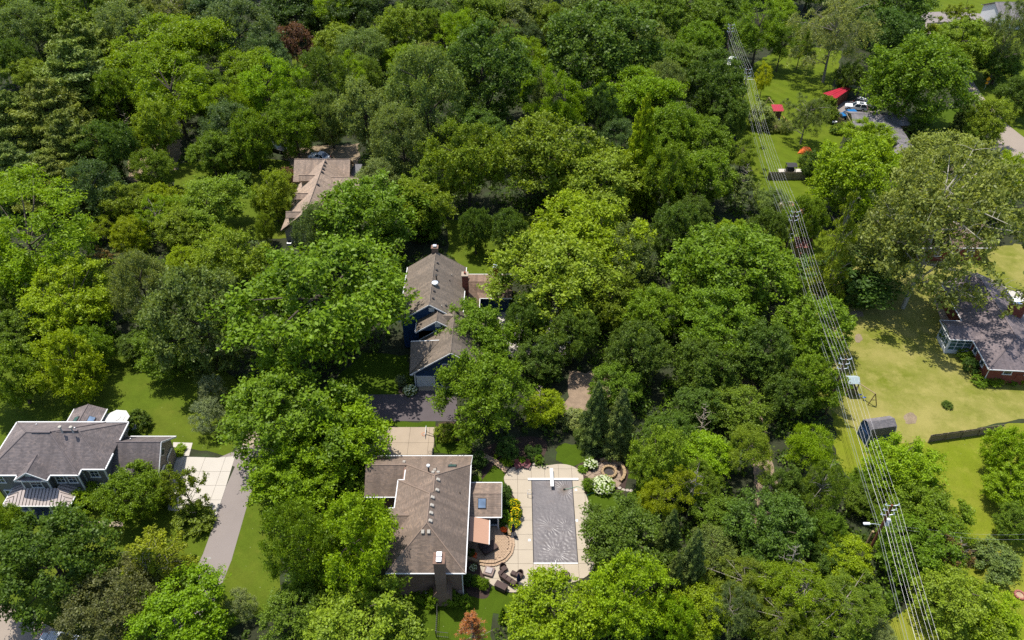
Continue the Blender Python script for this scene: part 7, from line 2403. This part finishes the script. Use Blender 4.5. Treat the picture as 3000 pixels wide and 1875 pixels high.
O i 230 890 330 310 grey|greyish green tree left of the round dark tree
F i 1020 730 260 280 mid|fine green tree right of the round dark tree
O i 1520 285 520 400 lime|lime tree right below the blue shed
O i 1780 650 500 390 green|green tree at the lawn edge right of the lamp pole
M i 1650 890 520 430 green|green tree below the lamp pole
M i 1170 940 340 280 yellow|yellow green tree left below the lamp pole
W i 420 1110 430 340 olive|olive thicket tree at the lower right, left part
W i 850 1170 510 440 lime|yellow olive thicket tree at the lower right, middle
W i 700 1370 430 340 olive|olive thicket tree at the bottom edge, middle right
M i 90 1340 440 380 yellow|yellow green tree at the bottom edge right of the pool trees
W i 1150 1270 480 440 olive|olive airy tree left of the wires at the bottom
W i 330 1330 340 360 grey|greyish thicket at the bottom edge
O i 1920 1210 570 430 light|green tree right of the wires at the bottom
O i 2200 1410 430 380 lime|lime green tree in the bottom right corner
B i 2210 930 310 230 grey|greyish bush by the short dark fence
F i 1400 1460 190 170 sage|pale grey green bush left of the wires at the bottom edge
S i 60 960 310 520 spruce|tall grey green conifer at the left of the lower right wood
M i 1280 520 240 230 mid|green shrub tree between the wires and the lamp pole
M i 1290 400 220 200 green|green shrub tree under the wires by the lime tree
T i 1870 900 240 260 brown|dry twiggy grey bush at the lawn edge, lower right
M i 1800 1040 140 120 yellow|yellow green shrub under the dry twiggy bush
M i 2300 200 320 380 lime|lime tree at the right edge below the fence
M i 2300 430 330 280 lime|lime tree at the right edge, in the middle of the lawn
M i 2350 700 250 260 mid|green tree at the right edge by the service wires
W i 560 1080 300 300 mid|green thicket under the round dark tree
O i 1480 690 260 230 green|green shrubs around the lamp pole foot
M a -80 -95 300 300 mid|first tree from the left in the top edge row, left part
F a 230 -115 320 300 dark|second tree from the left in the top edge row, left part
M a 560 -135 330 300 grey|third tree from the left in the top edge row, left part
O a 900 -95 340 300 olive|fourth tree from the left in the top edge row, left part
M a 1250 -115 360 300 dark|fifth tree from the left in the top edge row, left part
M a 1620 -135 340 300 mid|sixth tree from the left in the top edge row, left part
M a 1980 -95 360 300 vdark|seventh tree from the left in the top edge row, left part
O a 2330 -115 340 300 green|eighth tree from the left in the top edge row, left part
M b -80 -95 300 300 olive|first tree from the left in the top edge row, middle part
F b 230 -115 320 300 dark|second tree from the left in the top edge row, middle part
M b 560 -135 330 300 mid|third tree from the left in the top edge row, middle part
O b 900 -95 340 300 vdark|fourth tree from the left in the top edge row, middle part
M b 1250 -115 360 300 green|fifth tree from the left in the top edge row, middle part
M b 1620 -135 340 300 mid|sixth tree from the left in the top edge row, middle part
M b 1980 -95 360 300 dark|seventh tree from the left in the top edge row, middle part
O b 2330 -115 340 300 grey|eighth tree from the left in the top edge row, middle part
M c -80 -95 300 300 vdark|first tree from the left in the top edge row, right part
F c 230 -115 320 300 green|second tree from the left in the top edge row, right part
M c 560 -135 330 300 mid|third tree from the left in the top edge row, right part
O c 900 -95 340 300 dark|fourth tree from the left in the top edge row, right part
M c 1250 -115 360 300 grey|fifth tree from the left in the top edge row, right part
M e 2350 160 330 420 dark|dark tree between the yellow topped tree and the wires
M e 1640 880 330 400 dark|dark tree right of the forked trunk over the clearing
M e 1960 1220 330 330 mid|green tree at the right rim of the gravel clearing
O f 60 640 330 330 mid|green tree filling the middle of the centre right wood
M f 90 1370 330 300 dark|dark low tree left of the gravel lane
M f 730 1300 330 360 dark|dark tree right of the gravel lane, below the dark pair
M h 2330 60 330 330 dark|dark tree above the light green tree by the fire pit
M i 730 480 280 330 dark|dark tree in shade right of the gravel lane
W i 60 420 330 330 olive|olive thicket tree left of the gravel lane, lower
M i 1060 950 280 260 dark|dark tree below the fine green tree in the lower right wood
M d 620 620 260 250 dark|dark tree under the bright feathery tree at the left
M b 960 1010 360 320 dark|dark tree tucked behind the left olive crown
M b 1840 1180 260 330 dark|dark tree in shade left of the yellow green spruce
M a 950 700 260 320 dark|dark tree between the pines and the leaning trunk
M a 1480 700 300 320 dark|dark tree between the bright crowns of the left wood
M b 480 620 260 300 mid|green tree under the blue umbrella
M b 900 480 300 260 mid|green tree above the central dark dome
M b 2120 480 300 300 dark|dark tree right of the largest dark dome
M c 250 80 280 300 dark|dark tree at the far end of the wires
M f 60 60 300 300 dark|dark tree right of the yellow topped tree
O d 1230 950 460 420 mid|mid green tree at the lawn edge below the pale grey green tree
M d 640 960 300 330 green|green tree between the upper yellow green tree and the lawn
"""
for ln_ in TREES.strip().splitlines():
    head, lab = ln_.split('|')
    k_, t_, x_, y_, w_, h_, hue_ = head.split()
    plant(k_, t_, float(x_), float(y_), float(w_), float(h_), hue_, lab, (.28, -.32) if 'leaning thin pine' in lab else None)

# flowering shrubs
def blossoms(parent, c, r, z, n, size, mat, seed):
    g = np.random.default_rng(seed)
    d = g.normal(size=(n, 3))
    d[:, 2] = np.abs(d[:, 2])
    d /= np.linalg.norm(d, axis=1, keepdims=True)
    mb = MB()
    for q in d:
        p = Vector((c[0] + q[0] * r[0], c[1] + q[1] * r[1], z + q[2] * r[2]))
        s_ = size * g.uniform(.7, 1.25)
        mb.add([p + Vector(v) * s_ for v in ((1, 0, 0), (0, 1, 0), (-1, 0, 0), (0, -1, 0), (0, 0, .8), (0, 0, -.8))], [(0, 1, 4), (1, 2, 4), (2, 3, 4), (3, 0, 4), (1, 0, 5), (2, 1, 5), (3, 2, 5), (0, 3, 5)])
    mb.build('blossom', M[mat], parent, kind='stuff')

def flower_shrub(t, x, y, w, h, hue, label, n, size, mat, cat='shrub', name='flowering_shrub'):
    r = plant('B', t, x, y, w, h, hue, label)
    r.name = name
    r['category'] = cat
    r['group'] = 'flowering plants in the garden'
    R, V = r.scale[0], r.scale[2]
    c = r.location.copy()
    # blossoms are parented to a plant of its own scale: undo it in the mesh
    mb = MB()
    g = np.random.default_rng(n)
    d = g.normal(size=(n, 3))
    d[:, 2] = np.abs(d[:, 2]) * 1.1 - .1
    d /= np.linalg.norm(d, axis=1, keepdims=True)
    for q in d:
        p = Vector((q[0] * .95, q[1] * .95, .8 + q[2] * .98))
        s_ = size * g.uniform(.7, 1.3)
        sx, sz = s_ / R, s_ / V
        mb.add([(p.x + sx, p.y, p.z), (p.x, p.y + sx, p.z), (p.x - sx, p.y, p.z), (p.x, p.y - sx, p.z), (p.x, p.y, p.z + sz * .8), (p.x, p.y, p.z - sz * .8)],
               [(0, 1, 4), (1, 2, 4), (2, 3, 4), (3, 0, 4), (1, 0, 5), (2, 1, 5), (3, 2, 5), (0, 3, 5)])
    me_ = bpy.data.meshes.new('blossom')
    me_.from_pydata(mb.v, [], mb.f)
    me_.materials.append(M[mat])
    o = bpy.data.objects.new('blossom', me_)
    COL.objects.link(o)
    o.parent = r
    o['kind'] = 'stuff'
    return r

flower_shrub('h', 1855, 415, 155, 110, 'gh', 'large hydrangea covered in white flowers between pool and fire pit', 170, .13, 'flower_white')
flower_shrub('h', 1768, 268, 92, 82, 'gh', 'smaller white hydrangea at the far right corner of the pool deck', 70, .12, 'flower_white')
flower_shrub(ZK, 975, 215, 190, 120, 'olive', 'cream flowering shrub at the garage corner of the blue house', 90, .12, 'flower_white')
for x, y, w, h, lb in [(1230, 560, 80, 100, 'yellow flowering clump at the upper end of the bed along the deck'), (1240, 620, 80, 90, 'yellow flowering clump in the middle of the bed along the deck'), (1225, 680, 90, 80, 'yellow flowering clump at the lower end of the bed along the deck'), (1200, 720, 50, 40, 'small yellow flowering clump beside the closed umbrella')]:
    flower_shrub('h', x, y, w, h, 'gh', lb, 70, .075, 'flower_yellow')
flower_shrub('h', 1152, 735, 44, 44, 'green', 'red orange flowers in the stone edged bed by the patio', 60, .10, 'flower_red')
flower_shrub('h', 945, 918, 56, 34, 'green', 'orange flowers behind the low wall by the brown house', 60, .09, 'flower_red')
flower_shrub('h', 935, 1000, 50, 40, 'grey', 'white flowers in the dark bed at the brown house wall', 40, .08, 'flower_white')
flower_shrub(ZR, 330, 945, 26, 24, 'green', 'red flowers at the corner of the glazed sunroom', 20, .1, 'flower_red')

# bare dead trees
def bare(t, bx_, by_, H_, label, mat='bark_dead', spread=.42, n=22, seed=1, orange=0, lean=(0, 0), r0=.13):
    p = P(t, bx_, by_)
    r = root('bare_tree', tuple(p), label, 'tree', 'dead and leafless trees')
    g = random.Random(seed)
    top = p + Vector((lean[0], lean[1], H_))
    mb = MB().tube([p, p.lerp(top, .5) + Vector((.1, 0, 0)), top], [r0, r0 * .6, .02], 7)
    lf, nn_ = [], []
    for k in range(n):
        f = .25 + .72 * (k + g.random()) / n
        s_ = p.lerp(top, f)
        a = k * 2.4 + g.uniform(-.5, .5)
        L = H_ * spread * (1.15 - f) * g.uniform(.6, 1.2)
        e = s_ + Vector((math.cos(a) * L, math.sin(a) * L, L * g.uniform(.1, .5)))
        m_ = s_.lerp(e, .5) + Vector((0, 0, -.05 * L))
        mb.tube([s_, m_, e], [r0 * .32, r0 * .2, .012], 5)
        for _ in range(5):
            q_ = s_.lerp(e, g.uniform(.25, .95))
            d = Vector((g.uniform(-1, 1), g.uniform(-1, 1), g.uniform(-.1, .8))).normalized() * L * g.uniform(.15, .4)
            mb.tube([q_, q_ + d * .5, q_ + d + Vector((0, 0, .03))], [r0 * .13, r0 * .09, .008], 4)
            for _ in range(orange):
                lf.append(tuple(q_ + d * g.uniform(.3, 1.1) + Vector((g.gauss(0, .1), g.gauss(0, .1), g.gauss(0, .08)))))
                nn_.append((g.gauss(0, .5), g.gauss(0, .5), 1))
    mb.build('trunk', M[mat], r)
    if lf:
        c = np.array(lf) - np.array(p)
        o = link('needles', leaf_cloud('dead_needles', c, np.array(nn_), np.full(len(c), .075), np.random.default_rng(1).random(len(c)), .35), None, r)
        o.color = (*HUE['rust'], 1)
    return r
bare('h', 935, 1560, 6.5, 'dead reddish brown pine with bare pale branches at the bottom centre', orange=26, n=40, spread=.36)
bare('a', 1860, 190, 16, 'bare grey snag above the blue green dome at the top', 'bark_grey', .25, 16, 2)
bare('e', 1400, 1480, 7, 'bare pale twiggy tree left of the spruces', 'bark_dead', .3, 18, 3)
bare('a', 250, 470, 9, 'bare brown twiggy tree among the upper left trees', 'bark_dead', .35, 18, 4)
bare('a', 970, 1080, 9, 'fallen looking bare branches left of the pale green tree', 'bark_dead', .35, 14, 5)
bare('i', 1860, 1010, 5.5, 'dry grey leafless bush left of the short dark fence', 'bark_grey', .5, 26, 6)
bare('i', 100, 130, 8, 'bare brown twigs above the thicket left of the gravel lane', 'bark_dead', .3, 18, 7)
bare('i', 30, 640, 9, 'bare dark twigs at the left of the lower right wood', 'bark_grey', .3, 16, 8)
bare('c', 420, 1370, 6.5, 'bare grey bush beside the wires left of the board fence', 'bark_grey', .4, 22, 9)
bare('c', 60, 850, 8, 'bare pale twigs at the left of the wires', 'bark_dead', .35, 18, 10)
bare('i', 700, 1130, 8, 'bare grey twigs in the lower right thicket', 'bark_grey', .32, 18, 11)

# low growth and thicket on the woodland floor: one mass of leaves
g = np.random.default_rng(77)
boxes = [(min(q[0] for q in o_), max(q[0] for q in o_), min(q[1] for q in o_), max(q[1] for q in o_), o_) for o_ in OPEN]
def is_open(x_, y_):
    if any(b[0] < x_ < b[1] and b[2] < y_ < b[3] and inside(x_, y_, b[4]) for b in boxes):
        return True
    return any(a < x_ < b and c < y_ < d for a, b, c, d in ((-18.5, 1, 44, 67), (-18, 1, 78, 104), (-65, -41, 56, 74), (61, 85, 78, 104), (69, 88, 138, 178), (-43, -26, 110, 138), (127, 146, 212, 232), (46, 52, 108, 116)))
def mass(name, n_cl, per, lo, hi, ls, margin, col, label, seed):
    g = np.random.default_rng(seed)
    cl = []
    while len(cl) < n_cl:
        y_ = 36 + 250 * g.random() ** 1.2
        hw_ = .72 * y_ + 34
        x_ = g.uniform(-hw_, hw_)
        if any(is_open(x_ + dx, y_ + dy) for dx, dy in margin):
            continue
        cl.append((x_, y_, g.uniform(lo, hi)))
    c = np.repeat(np.array(cl), per, 0)
    o_ = g.normal(size=c.shape)
    o_ /= np.linalg.norm(o_, axis=1, keepdims=True)
    r_ = g.uniform(.5, 1.0, len(c)) * (1 + .25 * np.sin(o_[:, 0] * 5 + c[:, 0]) * np.cos(o_[:, 1] * 5 + c[:, 1]))
    p_ = np.stack([c[:, 0] + o_[:, 0] * r_ * c[:, 2] * 1.2, c[:, 1] + o_[:, 1] * r_ * c[:, 2] * 1.2, np.abs(o_[:, 2]) * c[:, 2] * 1.4 * r_ + .08], 1)
    t_ = np.repeat(g.random(n_cl), per)
    ug = link(name, leaf_cloud(name, p_, o_ * .5 + UP * .5 + g.normal(size=c.shape) * .5, g.uniform(ls * .6, ls * 1.3, len(c)), np.clip(.5 * t_ + .5 * g.random(len(c)), 0, 1), .6), None)
    ug['kind'] = 'stuff'
    ug['label'] = label
    ug.color = (*col, 1)
mass('undergrowth', 6000, 26, .25, .95, .22, [(0, 0), (.4, 0), (-.4, 0), (0, .6)], (.08, .13, .025), 'low leafy undergrowth covering the woodland floor', 77)
mass('thicket', 2300, 110, 1.1, 2.3, .24, [(0, 0), (1.8, 0), (-1.8, 0), (0, 1.8), (0, 3.2), (1.2, 4.4), (-1.2, 4.4), (0, -1.5)], (.09, .15, .02), 'dense leafy thicket between the tree trunks of the wood', 78)
